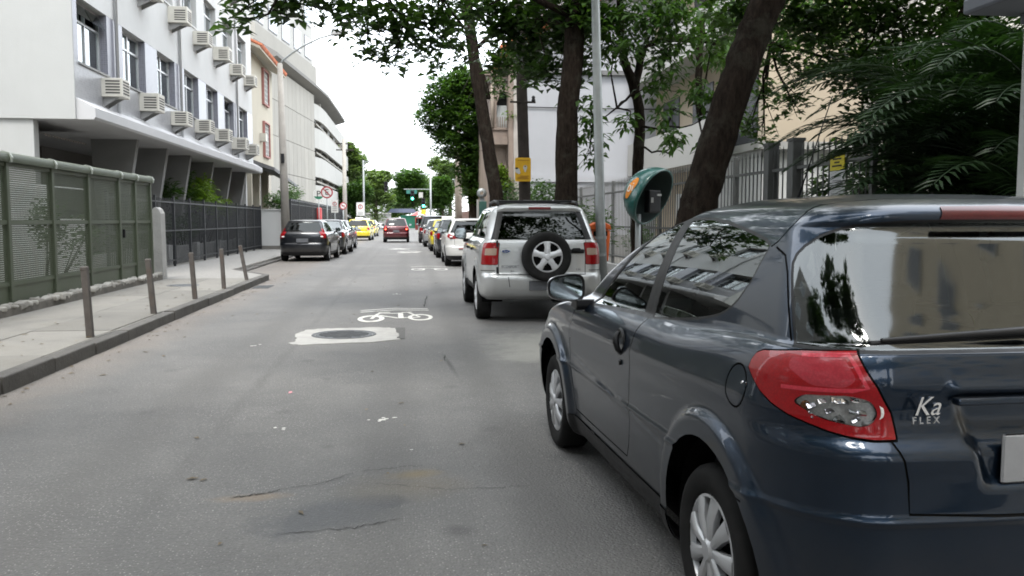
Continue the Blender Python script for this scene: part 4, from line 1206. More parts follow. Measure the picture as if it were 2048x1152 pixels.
stucco_w = pm('old_white_stucco', (.42, .43, .455), .9, .06, .5, .25, 25, dirt=.5, dirtcol=(.27, .27, .28), dscale=.55, streak=True)
oldp = pm('old_pink_stone', (.27, .215, .18), .9, .15, 1.5, .5, 20, dirt=.5, dirtcol=(.10, .085, .075), dscale=1.5, streak=True)
H_ = thing('old_house', 'old house with a blank white side wall and a brown arched bay', 'building', (8, 35, 0))
MB().box(3.95, 12.6, 29.0, 42, 0, 6.35).build('white_side_wall', stucco_w, H_)
MB().box(3.9, 12.65, 28.86, 29.0, 6.35, 6.5).build('cornice', pm('cornice_dark', (.16, .16, .16), .9, .2, 3), H_)
MB().box(4.6, 12.6, 29.3, 42, 6.5, 9.2).build('upper_wall', stucco_w, H_)
MB().box(3.95, 12.6, 28.93, 29.0, 2.72, 2.95).build('ledge', stucco_w, H_); MB().box(3.95, 12.6, 28.90, 29.0, .1, .9).build('plinth', concrete_wall, H_)
MB().add([(3.3, 28.7, 7.2), (3.3, 42.5, 7.2), (7.5, 42.5, 9.6), (7.5, 28.7, 9.6), (3.3, 28.7, 7.05), (3.3, 42.5, 7.05), (7.5, 42.5, 9.4), (7.5, 28.7, 9.4)], [(0, 1, 2, 3), (4, 5, 6, 7), (0, 1, 5, 4), (1, 2, 6, 5), (2, 3, 7, 6), (3, 0, 4, 7)]).build('roof', terra, H_)
for k in range(18): MB().tube([(3.25 + k * .236, 28.72, 7.22 + k * .135), (3.25 + k * .236, 31.5, 7.22 + k * .135)], .12, 6).build('roof_tile', terra, H_)
MB().box(3.45, 3.95, 29.02, 42, 0, 7.0).build('street_front', oldp, H_)
bay = MB()
def arch_wall(mb, x0, x1, y, z0, z1, ox0, ox1, oz0, ozs, t=.25):
    """wall facing the camera with one pointed-arch opening"""
    n = 8; mid = (ox0 + ox1) / 2; rr_ = ox1 - ox0
    arc = [(ox0 + rr_ * .5 * k / n, ozs + rr_ * .95 * math.sin(math.pi / 2 * k / n)) for k in range(n + 1)]
    arc = arc + [(2 * mid - p[0], p[1]) for p in arc[::-1][1:]]
    for yy in (y, y + t):
        v = [(x0, yy, z0), (ox0, yy, z0), (ox0, yy, z1), (x0, yy, z1)]; mb.add(v, [(0, 1, 2, 3)])
        v = [(ox1, yy, z0), (x1, yy, z0), (x1, yy, z1), (ox1, yy, z1)]; mb.add(v, [(0, 1, 2, 3)])
        if oz0 > z0: mb.add([(ox0, yy, z0), (ox1, yy, z0), (ox1, yy, oz0), (ox0, yy, oz0)], [(0, 1, 2, 3)])
        for k in range(len(arc) - 1):
            mb.add([(arc[k][0], yy, arc[k][1]), (arc[k+1][0], yy, arc[k+1][1]), (arc[k+1][0], yy, z1), (arc[k][0], yy, z1)], [(0, 1, 2, 3)])
    for k in range(len(arc) - 1): mb.add([(arc[k][0], y, arc[k][1]), (arc[k+1][0], y, arc[k+1][1]), (arc[k+1][0], y + t, arc[k+1][1]), (arc[k][0], y + t, arc[k][1])], [(0, 1, 2, 3)])
    for xx in (x0, ox0, ox1, x1): mb.add([(xx, y, z0), (xx, y + t, z0), (xx, y + t, z1), (xx, y, z1)], [(0, 1, 2, 3)])
arch_wall(bay, 2.86, 3.66, 29.35, 4.25, 6.15, 3.08, 3.54, 4.55, 5.40); bay.build('bay_front', oldp, H_)
bw = MB(); arch_wall(bw, 2.98, 3.66, 29.6, .1, 4.0, 3.12, 3.52, 1.9, 2.95); bw.build('lower_front', oldp, H_)
MB().box(2.88, 3.0, 29.62, 31.8, 4.25, 6.15).build('bay_side', oldp, H_); MB().box(3.0, 3.12, 29.86, 31.8, .1, 4.0).build('lower_side', oldp, H_)
for z0, z1, e in ((4.0, 4.25, .10), (6.15, 6.32, .12), (6.32, 6.45, .2), (4.50, 4.58, .05)): MB().box(2.86 - e, 3.68, 29.35 - e, 31.9 + e, z0, z1).build('moulding', oldp, H_)
for x in (2.93, 3.61): MB().tube([(x, 29.30, 4.58), (x, 29.30, 6.1)], .06, 10).build('colonnette', pm('pale_stone', (.36, .30, .25), .9, .1, 3), H_, True)
MB().box(3.02, 3.6, 29.61, 29.66, 4.26, 6.1).build('window', room_dark, H_); MB().box(3.10, 3.52, 29.54, 29.58, 4.6, 5.35).build('window_shutter', pm('pale_shutter', (.4, .42, .42), .6), H_)
for k in range(5): MB().box(3.11 + k * .08, 3.14 + k * .08, 29.38, 29.41, 4.56, 4.95).build('baluster', oldp, H_)
MB().box(3.06, 3.58, 29.86, 29.9, 1.8, 3.6).build('window', room_dark, H_)
MB().box(3.62, 3.95, 28.94, 29.02, .1, 7.0).build('corner_quoin', pm('pale_corner', (.42, .39, .36), .9, .15, 2, dirt=.4), H_)
MB().tube([(4.05, 28.96, 5.24), (6.0, 28.95, 5.22), (12, 28.95, 5.25)], .018, 5).build('wall_cable', M['black_plastic'], H_)

D_ = thing('cream_flats', 'cream block of flats with white balcony bands behind the spiked fence', 'building', (11, 20, 0))
flat_cream = pm('flat_cream', (.42, .355, .27), .9, .06, .6, .15, 30)
MB().box(8.2, 10.6, 19.0, 19.3, 0, 16).build('end_wall', flat_cream, D_)
MB().box(8.6, 16, 19.3, 30, 0, 16).build('main_wall', flat_cream, D_)
for k in range(5):
    z = 2.9 + k * 2.9
    MB().box(7.5, 8.6, 19.32, 28.6, z, z + .18).build('balcony_slab', pwhite, D_); MB().box(7.5, 7.58, 19.32, 28.6, z + .18, z + 1.05).build('balcony_parapet', pwhite, D_)
    for y in (20.3, 23.4, 26.4): MB().box(8.57, 8.60, y, y + 1.7, z + .2, z + 2.4).build('balcony_door', pm('dark_glazing', (.04, .045, .05), .15, .2, 1), D_)
MB().box(10.6, 16, 17.0, 19.0, 0, 16).build('side_wing', pm('pale_wing', (.48, .46, .42), .9, .06, .6), D_)
for k in range(5):
    z = 3.3 + k * 2.9
    for x in (10.75, 12.3, 13.9):
        w_ = MB().box(x, x + 1.3, 16.96, 17.0, z - .06, z + 1.26).build('window', pwhite, D_); MB().box(x + .08, x + 1.22, 16.94, 16.958, z + .02, z + .5).build('pane', room_dark, w_); MB().box(x + .08, x + 1.22, 16.94, 16.958, z + .55, z + 1.18).build('pane', win_glass, w_)
gh = thing('guard_house', 'small white guard house behind the gate pillars', 'hut', (6.9, 14.6, .12))
MB().box(6.1, 8.0, 14.2, 16.4, .12, 2.62).build('wall', white_plaster, gh); MB().box(5.95, 8.15, 14.0, 16.6, 2.62, 2.75).build('roof', pwhite, gh)
MB().box(6.3, 7.7, 14.18, 14.2, .3, 1.72).build('shutter', pm('hut_grey', (.16, .16, .165), .7, .1, 2), gh)
yw = thing('yard_wall', 'pale boundary wall at the back of the yard', 'wall', (9, 24, .12)); MB().box(5.6, 8.5, 17.2, 17.35, .1, 1.95).build('wall_body', white_plaster, yw)

# buildings beside and behind the viewpoint (seen in the car's glass and paint)
E_ = thing('beige_flats', 'beige block of flats on the right, beside and behind the viewpoint', 'building', (12, -8, 0))
beige = pm('beige_render', (.40, .34, .25), .9, .08, .5, .2, 30)
MB().box(14.0, 22, -30, 2, 0, 25).build('wall', beige, E_)
for k in range(8):
    for j in range(10):
        y = -29 + j * 3.0; z = 1.6 + k * 2.9
        w_ = MB().box(13.94, 14.0, y, y + 1.3, z, z + 1.3).build('window', pwhite, E_); MB().box(13.92, 13.938, y + .1, y + 1.2, z + .1, z + 1.2).build('pane', pm('dark_glazing', (.04, .045, .05)), w_)
F2 = thing('white_flats', 'white block of flats on the left, beside and behind the viewpoint', 'building', (-13, -4, 0))
MB().box(-20, -8.6, -30, 9.5, 0, 13).build('wall', pm('dull_render', (.34, .33, .31), .9, .1, .6), F2)
for k in range(4):
    for j in range(11):
        y = -28 + j * 3.4; z = 1.4 + k * 3.0
        w_ = MB().box(-8.6, -8.54, y, y + 1.7, z, z + 1.4).build('window', alu, F2); MB().box(-8.54, -8.52, y + .08, y + 1.62, z + .08, z + 1.32).build('pane', win_glass, w_)

# surveyed positions: set each of these on its true spot along the street
for o, dx, dy in [(A, .2, 1.05), (aw, .2, 1.05), (Bc, 0, 2.6), (T, .75, 0), (gf, 0, .95), (sb, 0, .75), (wf, 0, .95), (pr, -.11, .45), (sg, 0, -.72)] + [(q_, .2, 1.05) for q_ in ACS]:
    o.location.x += dx; o.location.y += dy
for o in col.objects:
    if o.name.startswith('gate_pillar'): o.location.y -= .53

# ---------------------------------------------------------------- the dark blue hatchback in the foreground
KA = [  # z yr yf w rrx rry rfx rfy bowr bowf
(.17,-.53,3.00,.70,.24,.30,.30,.30,.04,.06),(.20,-.585,3.08,.755,.25,.31,.32,.32,.05,.06),(.27,-.615,3.13,.785,.26,.32,.33,.34,.05,.06),
(.40,-.632,3.17,.800,.27,.32,.33,.34,.05,.06),(.50,-.636,3.18,.808,.27,.32,.33,.34,.05,.06),(.572,-.640,3.18,.814,.27,.32,.33,.34,.05,.06),
(.592,-.652,3.175,.822,.28,.33,.33,.34,.05,.06),(.606,-.640,3.17,.816,.27,.32,.33,.34,.05,.06),(.70,-.638,3.12,.820,.27,.32,.33,.34,.05,.06),
(.758,-.642,3.04,.822,.27,.32,.33,.34,.05,.06),(.776,-.637,3.01,.822,.27,.32,.33,.34,.05,.06),(.818,-.606,2.94,.822,.27,.32,.33,.32,.05,.06),
(.88,-.600,2.74,.818,.27,.32,.30,.30,.05,.06),(.925,-.606,2.50,.806,.27,.31,.26,.26,.05,.08),(.955,-.598,2.30,.788,.26,.30,.22,.22,.05,.10),
(.985,-.584,2.15,.758,.24,.28,.16,.16,.05,.12),(1.005,-.575,2.09,.738,.22,.26,.14,.15,.05,.12),(1.05,-.556,2.00,.726,.21,.24,.13,.14,.05,.11),
(1.15,-.480,1.80,.698,.18,.20,.12,.13,.05,.11),(1.25,-.402,1.56,.660,.16,.18,.12,.13,.05,.10),(1.33,-.340,1.33,.622,.16,.17,.12,.13,.05,.10),
(1.38,-.300,1.15,.592,.17,.16,.12,.13,.05,.10),(1.392,-.312,1.10,.582,.17,.16,.12,.13,.05,.10),(1.412,-.318,1.02,.560,.18,.16,.12,.13,.05,.10),
(1.428,-.295,.94,.525,.18,.16,.12,.13,.05,.10),(1.443,-.22,.85,.45,.18,.16,.12,.13,.05,.10),(1.455,-.08,.74,.34,.16,.14,.10,.1,.04,.06),
(1.463,.10,.62,.2,.1,.1,.08,.08,.03,.03),(1.466,.30,.45,.0,.05,.05,.05,.05,.0,.0)]

def ka_post(G):
    G = G.copy(); x, y, z = G[..., 0].copy(), G[..., 1].copy(), G[..., 2].copy()
    wt = smooth(.55, -.25, y)
    b = np.where(z < .985, smooth(.85, .985, z), np.clip((1.05 - z) / .065, 0, 1)); b = np.where(z > .85, b, 0)
    z2 = z + .05 * wt * b + .03 * smooth(1.40, 1.466, z)
    side = smooth(-.55, -.70, x) * smooth(.95, .85, z)
    for yc in (0.0, 2.45):
        r = np.hypot(y - yc, z - .30)
        x -= side * .030 * smooth(.478, .440, r)
    zl = .50 + .085 * y
    on = smooth(.46, .52, y) * smooth(2.0, 1.9, y)
    x += side * on * .007 * np.exp(-((z - zl) / .006)**2)
    x += side * on * .004 * smooth(.0, -.05, z - zl)                       # door skin tucks in below the rubbing line
    x -= side * .006 * np.exp(-((z - (.80 + .06 * (1 - y / 2.4))) / .035)**2) * smooth(2.6, 1.8, y)   # soft shoulder crease
    # number plate recess in the tailgate
    hwid = .29 + (z - .68) / .225 * .075
    mask = smooth(.0, .05, hwid - np.abs(x)) * smooth(.672, .695, z) * smooth(.912, .898, z) * smooth(-.5, -.56, y)
    y2 = y + .032 * mask
    lip = np.exp(-((z - .918) / .012)**2) * smooth(.0, .03, .385 - np.abs(x)) * smooth(-.5, -.56, y)
    y2 -= .012 * lip
    G[..., 0] = np.where(np.abs(G[..., 0]) < 1e-6, 0, x); G[..., 1] = y2; G[..., 2] = z2
    return G

def make_ka():
    root = thing('parked_hatchback', 'dark blue two-door hatchback parked nearest, red and clear tail light in front', 'car', (1.80, 2.72, 0), R(2.3), 'cars parked along the right kerb')
    paint = car_paint('paint_dark_blue', (.012, .024, .044), .8, .32, .75, dust=.16)
    S = Shell(ka_post(loft(KA, 190, 44, 32, 150, 16, 14)))
    BODY, SEAM, GL_DOOR, GL_Q, GL_REAR, GL_WS, TRIM, TAIL, TAILP, TAILC, BRK, CUT, SILL, TAILF = range(14)
    below = lambda c: c.z < .78
    for yc in (0.0, 2.45): S.cut(circ(yc, .305, .375), 'side', CUT, lim=below)
    tail = [(-.373,.962),(-.366,.985),(-.352,1.004),(-.33,1.014),(-.205,1.030),(-.059,1.040),(-.03,.995),(0,.951),(.03,.880),(.046,.81),(-.0,.809),(-.055,.815),(-.11,.826),(-.166,.841),(-.225,.857),(-.278,.879),(-.32,.906),(-.351,.936)]
    S.cut(grow(tail, .006), 'diag', SEAM)
    S.cut(tail, 'diag', TAIL)
    S.cut(rounded([(-.235,.985),(-.23,1.012),(-.085,1.024),(-.045,.968),(-.075,.945),(-.165,.945)], .02), 'diag', TAILP, only=(TAIL,))
    S.cut(ribbon([(-.25,.93),(-.16,.934),(-.055,.940),(-.02,.948),(-.05,1.0),(-.075,1.030),(-.20,1.020)], .011), 'diag', TAILF, only=(TAIL, TAILP))
    S.cut(rounded([(-.215,.893),(-.185,.917),(-.06,.926),(-.012,.915),(.006,.878),(-.012,.848),(-.035,.842),(-.13,.856)], .03, 5), 'diag', TAILC, only=(TAIL,))
    rg = [(-.233,1.046),(-.268,1.168),(-.288,1.24),(-.294,1.27),(-.288,1.295),(-.270,1.318),(-.230,1.350),(-.19,1.367),(-.144,1.379),(-.022,1.391),(.088,1.3945),(.5,1.396),(.5,1.048),(0,1.046)]
    S.cut(grow(rg, .009), 'diag', TRIM, only=(BODY,))
    S.cut(rg, 'diag', GL_REAR, only=(TRIM, BODY))
    S.cut([(-.215,1.4035),(-.200,1.440),(.01,1.443),(.01,1.4045)], 'rear', BRK)
    doorg = [(1.66,.972),(1.60,1.02),(1.50,1.10),(1.352,1.206),(1.23,1.28),(1.111,1.337),(.98,1.372),(.885,1.389),(.862,1.387),(.868,1.35),(.905,1.004)]
    qg = [(.775,1.399),(.70,1.404),(.56,1.401),(.40,1.388),(.26,1.371),(.13,1.352),(.014,1.332),(-.025,1.318),(-.028,1.300),(-.02,1.27),(-.005,1.2),(.04,1.14),(.075,1.112),(.112,1.093),(.160,1.076),(.225,1.062),(.33,1.044),(.442,1.030),(.60,1.012),(.775,.998)]
    bp = [(.885,1.405),(.80,1.415),(.760,1.41),(.765,.992),(.80,.985),(.912,.985),(.868,1.35)]
    S.cut(grow(doorg, .018), 'side', TRIM); S.cut(grow(qg, .010), 'side', TRIM); S.cut(bp, 'side', TRIM)
    S.cut(doorg, 'side', GL_DOOR); S.cut(qg, 'side', GL_Q)
    S.cut([(.01,1.005),(-.61,1.005),(-.56,1.14),(-.50,1.26),(-.44,1.36),(.01,1.39)], 'front', GL_WS)
    for r_, p in (([(.80,.985),(.822,.93),(.835,.85),(.865,.68),(.90,.5),(.93,.41),(.97,.345)], 'side'), ([(1.88,.955),(1.955,.85),(1.99,.72),(1.985,.55),(1.955,.40),(1.93,.345)], 'side'),
                  ([(1.93,.345),(.97,.345)], 'side'), (circ(-.205,.895,.066,24) + [(-.205 + .066, .895)], 'side'), ([(-.085,.565),(-.30,.560)], 'side'),
                  ([(-.538,.812),(-.515,.76),(-.500,.70),(-.494,.612),(-.25,.602),(.0,.600)], 'rear'), ([(-.045,1.315),(-.075,1.335),(-.105,1.385),(-.112,1.42),(-.105,1.452)], 'side'),
                  ([(-.52,-.105),(-.40,-.150),(-.2,-.178),(.01,-.185)], 'top'), ([(-.385,1.315),(-.335,1.292),(-.31,1.24),(-.288,1.168),(-.252,1.05)], 'diag')):
        S.cut(ribbon(r_, .007), p, SEAM, only=(BODY,))
    S.cut([(2.02,.17),(.38,.17),(.38,.30),(2.02,.305)], 'side', SILL, only=(BODY,))
    shell_obj('body', S.part((BODY,)), paint, root)
    for sd in 'LR': shell_obj('sill', S.part((SILL,), sd, .006), M['black_plastic'], root)
    shell_obj('panel_gap', S.part((SEAM,), off=-.004), M['dark_well'], root)['kind'] = 'stuff'
    shell_obj('window_seal', S.part((TRIM,), off=-.001), M['black_plastic'], root)['kind'] = 'stuff'
    for sd in 'LR':
        shell_obj('door_window', S.part((GL_DOOR,), sd, -.004), M['glass_car'], root)
        shell_obj('quarter_window', S.part((GL_Q,), sd, -.002), M['glass_car'], root)
    gm = glass('glass_rear_screen', (.26, .29, .29), 1.55, .04, .05)
    shell_obj('rear_window', S.part((GL_REAR,), off=-.001), gm, root)
    shell_obj('windscreen', S.part((GL_WS,), off=-.002), M['glass_car'], root)
    for sd in 'LR':
        t = shell_obj('tail_light', S.part((TAIL,), sd, .004), M['red_lens'], root)
        shell_obj('lens_centre', S.part((TAILP,), sd, .004), M['pink_lens'], t)
        shell_obj('lens_frame', S.part((TAILF,), sd, .005), M['frame_lens'], t)
        shell_obj('reversing_lens', S.part((TAILC,), sd, .004), glass('lamp_glass_' + sd, (.96, .96, .96), 1.45, .0), t)
        sg = 1 if sd == 'L' else -1
        q = MB()
        V, F, N = S.part((TAILC,), sd, -.010)
        q.add(V, F)
        lmb(q, 'reflector', M['clear_lens'], t)  # pale colour stands in for sky caught by a chrome reflector
        k = MB()
        rr = random.Random(3)
        for i in range(14):
            a, b = -.2 + .19 * rr.random(), .855 + .06 * rr.random()
            qx = a * S2; base = Vector((-.68, -.52, 0))
            p = Vector((-.665 + (a + .09) * .74, -.528 - (a + .09) * .60, b))
            k.cbox((p.x * sg, p.y + .004, p.z), (.024, .005, .014), Matrix.Rotation(rr.uniform(-.6, .6), 3, 'Y') @ Matrix.Rotation(rr.uniform(-1.1, -.6), 3, 'X'))
        lmb(k, 'reflector_facets', M['chrome'], t)  # facets tilted upward to catch the sky and brighten the lamp
        rg_ = MB(); rg_.tube([((-.590 + .034 * math.cos(a_)) * sg, -.560 - .016 * math.cos(a_), .882 + .032 * math.sin(a_)) for a_ in [R(-110 + 220 * j / 12) for j in range(13)]], .006, 6)
        lmb(rg_, 'pale_ring', M['clear_lens'], t, True)
        bulb = MB(); bulb.lathe([(.0001, .02), (.014, .012), (.016, 0), (.01, -.02)], (-.715 * sg, -.462, .884), (-.6 * sg, -.8, 0), 12)
        lmb(bulb, 'indicator_bulb', M['amber_lens'], t, True)
    shell_obj('high_brake_light', S.part((BRK,), off=.004), lens('brake_lens_dark', (.075, .004, .007)), root)
    S.bm.free()
    underbody(root, 2.45, -.62, 3.15, .80, .29, .19, .375)
    for y in (0, 2.45):
        for sd, s in (('L', -1), ('R', 1)): wheel(root, s * .715, y, .29, .175, sd, 'cap', .19)
    cabin(root, .72, 1.55, .98, .10, .98, 1.46)
    for sd, s in (('L', -1), ('R', 1)): door_mirror(root, s * .80, 1.72, .975, sd, paint)
    # quarter-pillar, wiper, handles, plate, badges
    wp = MB()
    wp.tube([(.02, -.598, 1.045), (-.02, -.59, 1.085), (-.10, -.577, 1.098), (-.30, -.577, 1.090), (-.55, -.552, 1.075)], [.014, .015, .013, .010, .007], 8)
    wp.tube([(-.08, -.572, 1.082), (-.58, -.545, 1.068)], .007, 6)
    wp.lathe([(.024, 0), (.024, .03), (.015, .04), (.0001, .042)], (.02, -.575, 1.05), (0, -1, .3), 14)
    lmb(wp, 'wiper', M['black_plastic'], root, 50)
    for s in (-1, 1):
        h = MB()
        h.lathe([(.062, 0), (.058, .010), (.046, .004), (.0001, -.004)], (s * .820, .985, .862), (s, 0, 0), 24)
        h.tube([(s * .832, .985, .905), (s * .848, .975, .885), (s * .850, .965, .86), (s * .842, .96, .83), (s * .828, .962, .815)], [.010, .014, .015, .012, .008], 8)
        lmb(h, 'door_handle', paint if s > 0 else M['black_plastic'], root, 50)
        k = MB(); k.lathe([(.013, 0), (.012, .006), (.0001, .007)], (s * .824, .98, .77), (s, 0, 0), 12)
        lmb(k, 'key_lock', M['black_plastic'], root, True)
    k = MB(); k.lathe([(.012, 0), (.011, .006), (.0001, .007)], (-.800, -.245, .905), (-1, -.2, 0), 12)
    lmb(k, 'fuel_flap_lock', M['chrome'], root, True)
    p = MB(); rbox(p, (0, -.620, .752), (.45, .012, .135), .005)
    lmb(p, 'number_plate', M['plate'], root)
    hb = MB(); hb.box(-.37, .37, -.634, -.60, .905, .925)
    lmb(hb, 'tailgate_handle', paint, root, bevel=.006)
    text('badge', 'Ka', .072, (-.452, -.613, .903), (R(90), 0, 0), M['chrome'], root, .004, shear=.35)
    text('badge', 'F L E X', .027, (-.452, -.6135, .866), (R(90), 0, 0), M['silver_plastic'], root, .002)
    a = MB(); a.tube([(.0, .98, 1.485), (.0, .93, 1.56), (.0, .70, 1.92)], [.009, .004, .0025], 6); a.lathe([(.02, 0), (.016, .02), (.006, .035)], (0, .985, 1.47), (0, -.3, 1), 10)
    lmb(a, 'aerial', M['black_plastic'], root, True)
    fa = MB(); rbox(fa, (-.795, 2.17, .80), (.012, .06, .028), .004)
    lmb(fa, 'side_repeater', M['amber_lens'], root)
    for s in (-1, 1):
        fr = MB(); fr.lathe([(.0001, .0), (.06, -.01), (.09, -.03)], (s * .56, 3.06, .68), (s * .35, 1, .2), 16)
        lmb(fr, 'headlight', M['clear_lens'], root, True)
    return root
make_ka()

# ---------------------------------------------------------------- silver compact SUV with the spare wheel on its tail
ECO = [
(.32,-.58,3.20,.76,.20,.25,.3,.3,.03,.06),(.38,-.67,3.26,.82,.22,.27,.3,.3,.03,.06),(.50,-.715,3.30,.85,.23,.28,.3,.3,.03,.06),(.60,-.728,3.3,.858,.23,.28,.3,.3,.03,.06),
(.645,-.722,3.29,.860,.23,.28,.3,.3,.03,.06),(.672,-.685,3.28,.860,.21,.26,.3,.3,.03,.06),(.69,-.668,3.28,.860,.20,.25,.3,.3,.03,.06),(.80,-.662,3.25,.863,.19,.24,.3,.3,.03,.06),(.93,-.658,3.1,.863,.19,.24,.3,.3,.03,.06),(1.02,-.652,2.8,.855,.18,.23,.26,.26,.03,.08),
(1.08,-.645,2.45,.838,.17,.22,.2,.2,.03,.1),(1.125,-.636,2.25,.800,.15,.2,.15,.15,.03,.12),(1.15,-.625,2.18,.778,.14,.18,.13,.14,.03,.12),(1.30,-.545,1.95,.738,.13,.16,.12,.13,.03,.11),
(1.45,-.455,1.66,.692,.12,.15,.12,.13,.03,.1),(1.53,-.405,1.5,.662,.12,.14,.12,.13,.03,.1),(1.545,-.415,1.45,.652,.12,.14,.12,.13,.03,.1),(1.575,-.42,1.36,.625,.13,.14,.12,.13,.03,.1),(1.60,-.39,1.25,.575,.14,.14,.12,.13,.03,.1),
(1.625,-.30,1.1,.45,.14,.14,.1,.1,.03,.06),(1.64,-.1,.9,.25,.1,.1,.1,.1,.02,.03),(1.645,.2,.6,0,.05,.05,.05,.05,0,0)]

def arch_post(wr, ys, zc, r0, amt):
    def f(G):
        G = G.copy(); x, y, z = G[..., 0], G[..., 1], G[..., 2]
        side = smooth(-.55, -.68, x) * smooth(1.0, .9, z)
        for yc in ys:
            r = np.hypot(y - yc, z - zc)
            G[..., 0] -= side * amt * smooth(r0 + .015, r0, r)
        return G
    return f

def make_eco():
    root = thing('parked_suv', 'silver compact SUV with a spare wheel mounted on its tailgate', 'car', (1.82, 12.09, 0), 0, 'cars parked along the right kerb')
    paint = car_paint('paint_silver', (.50, .51, .51), .55, .34, dust=.08)
    S = Shell(arch_post(.34, (0, 2.49), .35, .50, .022)(loft(ECO, 110, 24, 20, 90, 14, 12)))
    BODY, SEAM, GS, GR, GW, TRIM, TAIL, TC, BRK, CUT, LOW = range(11)
    below = lambda c: c.z < .95
    for yc in (0.0, 2.49): S.cut(circ(yc, .35, .415, 30), 'side', CUT, lim=below)
    tl = rounded([(.028,.803),(.032,1.10),(-.175,1.095),(-.215,.803)], .02)
    S.cut(grow(tl, .006), 'diag', SEAM); S.cut(tl, 'diag', TAIL)
    S.cut(rounded([(.012,.93),(.012,1.025),(-.13,1.02),(-.14,.93)], .015), 'diag', TC, only=(TAIL,))
    S.cut([(.01,1.138),(-.70,1.138),(-.66,1.25),(-.585,1.525),(.01,1.532)], 'rear', TRIM)
    S.cut([(.01,1.150),(-.60,1.150),(-.575,1.25),(-.505,1.517),(.01,1.522)], 'rear', GR)
    side = [[(-.40,1.175),(-.30,1.34),(-.18,1.50),(-.12,1.525),(.42,1.545),(.40,1.175)], [(.47,1.175),(.49,1.545),(1.08,1.535),(1.20,1.175)], [(1.28,1.175),(1.17,1.53),(1.38,1.505),(1.62,1.40),(1.85,1.24),(1.92,1.175)]]
    for q in side:
        q = rounded(q, .03); S.cut(grow(q, .02), 'side', TRIM, only=(BODY,)); 
    for q in side: S.cut(rounded(q, .03), 'side', GS)
    S.cut([(.01,1.16),(-.66,1.16),(-.56,1.45),(.01,1.52)], 'front', GW)
    S.cut([(-.155,1.552),(-.155,1.585),(.01,1.586),(.01,1.552)], 'rear', BRK)
    for p, pr in (([(-.612,1.135),(-.600,.95),(-.597,.668)], 'rear'), ([(-.60,.668),(0,.664)], 'rear'), ([(.43,1.16),(.44,.95),(.50,.72)], 'side'), ([(1.22,1.16),(1.24,.9),(1.24,.36)], 'side'),
                  ([(2.05,1.1),(2.10,.9),(2.06,.5)], 'side'), ([(-.45,.50),(-.47,.64)], 'rear'), ([(-.24,.72),(.0,.722)], 'diag')):
        S.cut(ribbon(p, .009), pr, SEAM, only=(BODY,))
    S.cut([(2.06,.30),(.43,.30),(.43,.44),(2.06,.45)], 'side', LOW, only=(BODY,))
    shell_obj('body', S.part((BODY,)), paint, root)
    for sd in 'LR': shell_obj('side_cladding', S.part((LOW,), sd, .006), M['black_plastic'], root)
    shell_obj('panel_gap', S.part((SEAM,), off=-.005), M['dark_well'], root)['kind'] = 'stuff'
    shell_obj('window_seal', S.part((TRIM,), off=-.001), M['black_plastic'], root)['kind'] = 'stuff'
    for sd in 'LR': shell_obj('side_window', S.part((GS,), sd, -.003), M['glass_dark'], root)
    shell_obj('rear_window', S.part((GR,), off=.001), M['glass_dark'], root)
    shell_obj('windscreen', S.part((GW,)), M['glass_dark'], root)
    for sd in 'LR':
        t = shell_obj('tail_light', S.part((TAIL,), sd, .006), M['red_lens'], root)
        shell_obj('reversing_lens', S.part((TC,), sd, .006), lens('lamp_clear_amber_' + sd, (.40, .30, .24)), t)
    shell_obj('high_brake_light', S.part((BRK,), off=.004), lens('brake_lens_eco', (.18, .02, .02)), root)
    S.bm.free()
    underbody(root, 2.49, -.66, 3.25, .84, .335, .30, .41)
    for y in (0, 2.49):
        for sd, s in (('L', -1), ('R', 1)): wheel(root, s * .755, y, .335, .2, sd, 'alloy5', .21)
    sp = wheel(root, .04, -.775, .335, .2, 'L', 'alloy5', .21)
    sp.location = (.04, -.765, .915); sp.rotation_euler = (0, 0, R(90)); sp.name = 'spare_wheel'
    c = MB(); c.lathe([(.16, -.12), (.15, .02), (.1, .03)], (.04, -.70, .915), (0, -1, 0), 20); lmb(c, 'spare_wheel_carrier', M['black_plastic'], root, True)
    cabin(root, .78, 1.65, 1.05, .15, 1.13, 1.63)
    for sd, s in (('L', -1), ('R', 1)): door_mirror(root, s * .86, 1.80, 1.10, sd, M['black_plastic'], (.20, .1, .19))
    for s in (-1, 1):
        r_ = MB(); r_.tube([(s * .56, -.28, 1.60), (s * .56, -.22, 1.655), (s * .56, .3, 1.68), (s * .55, 1.0, 1.665), (s * .54, 1.12, 1.60)], .018, 8)
        lmb(r_, 'roof_rail', M['black_plastic'], root, True)
        for y in (.1, .95):
            if s < 0:
                cb = MB(); cb.tube([(-.56, y, 1.675), (.56, y, 1.675)], .016, 8); lmb(cb, 'roof_bar', M['black_plastic'], root, True)
    o = MB(); n = 28
    o.add([(-.50 + .062 * math.cos(2 * math.pi * k / n), -.672, .985 + .028 * math.sin(2 * math.pi * k / n)) for k in range(n)] + [(-.50 + .062 * math.cos(2 * math.pi * k / n), -.655, .985 + .028 * math.sin(2 * math.pi * k / n)) for k in range(n)],
          [tuple(range(n))] + [(k, n + k, n + (k + 1) % n, (k + 1) % n) for k in range(n)])
    ov = lmb(o, 'oval_badge', M['chrome'], root)
    o2 = MB(); o2.add([(-.50 + .052 * math.cos(2 * math.pi * k / n), -.6745, .985 + .021 * math.sin(2 * math.pi * k / n)) for k in range(n)], [tuple(range(n))])
    lmb(o2, 'badge_field', pm('badge_blue', (.01, .03, .12), .2, .1, 30, coat=.8), ov)
    text('badge_script', 'Ford', .030, (-.50, -.676, .985), (R(90), 0, 0), M['chrome'], ov, .001, shear=.3)
    text('badge', 'ECOSPORT', .048, (-.44, -.673, .775), (R(90), 0, 0), M['chrome'], root, .003)
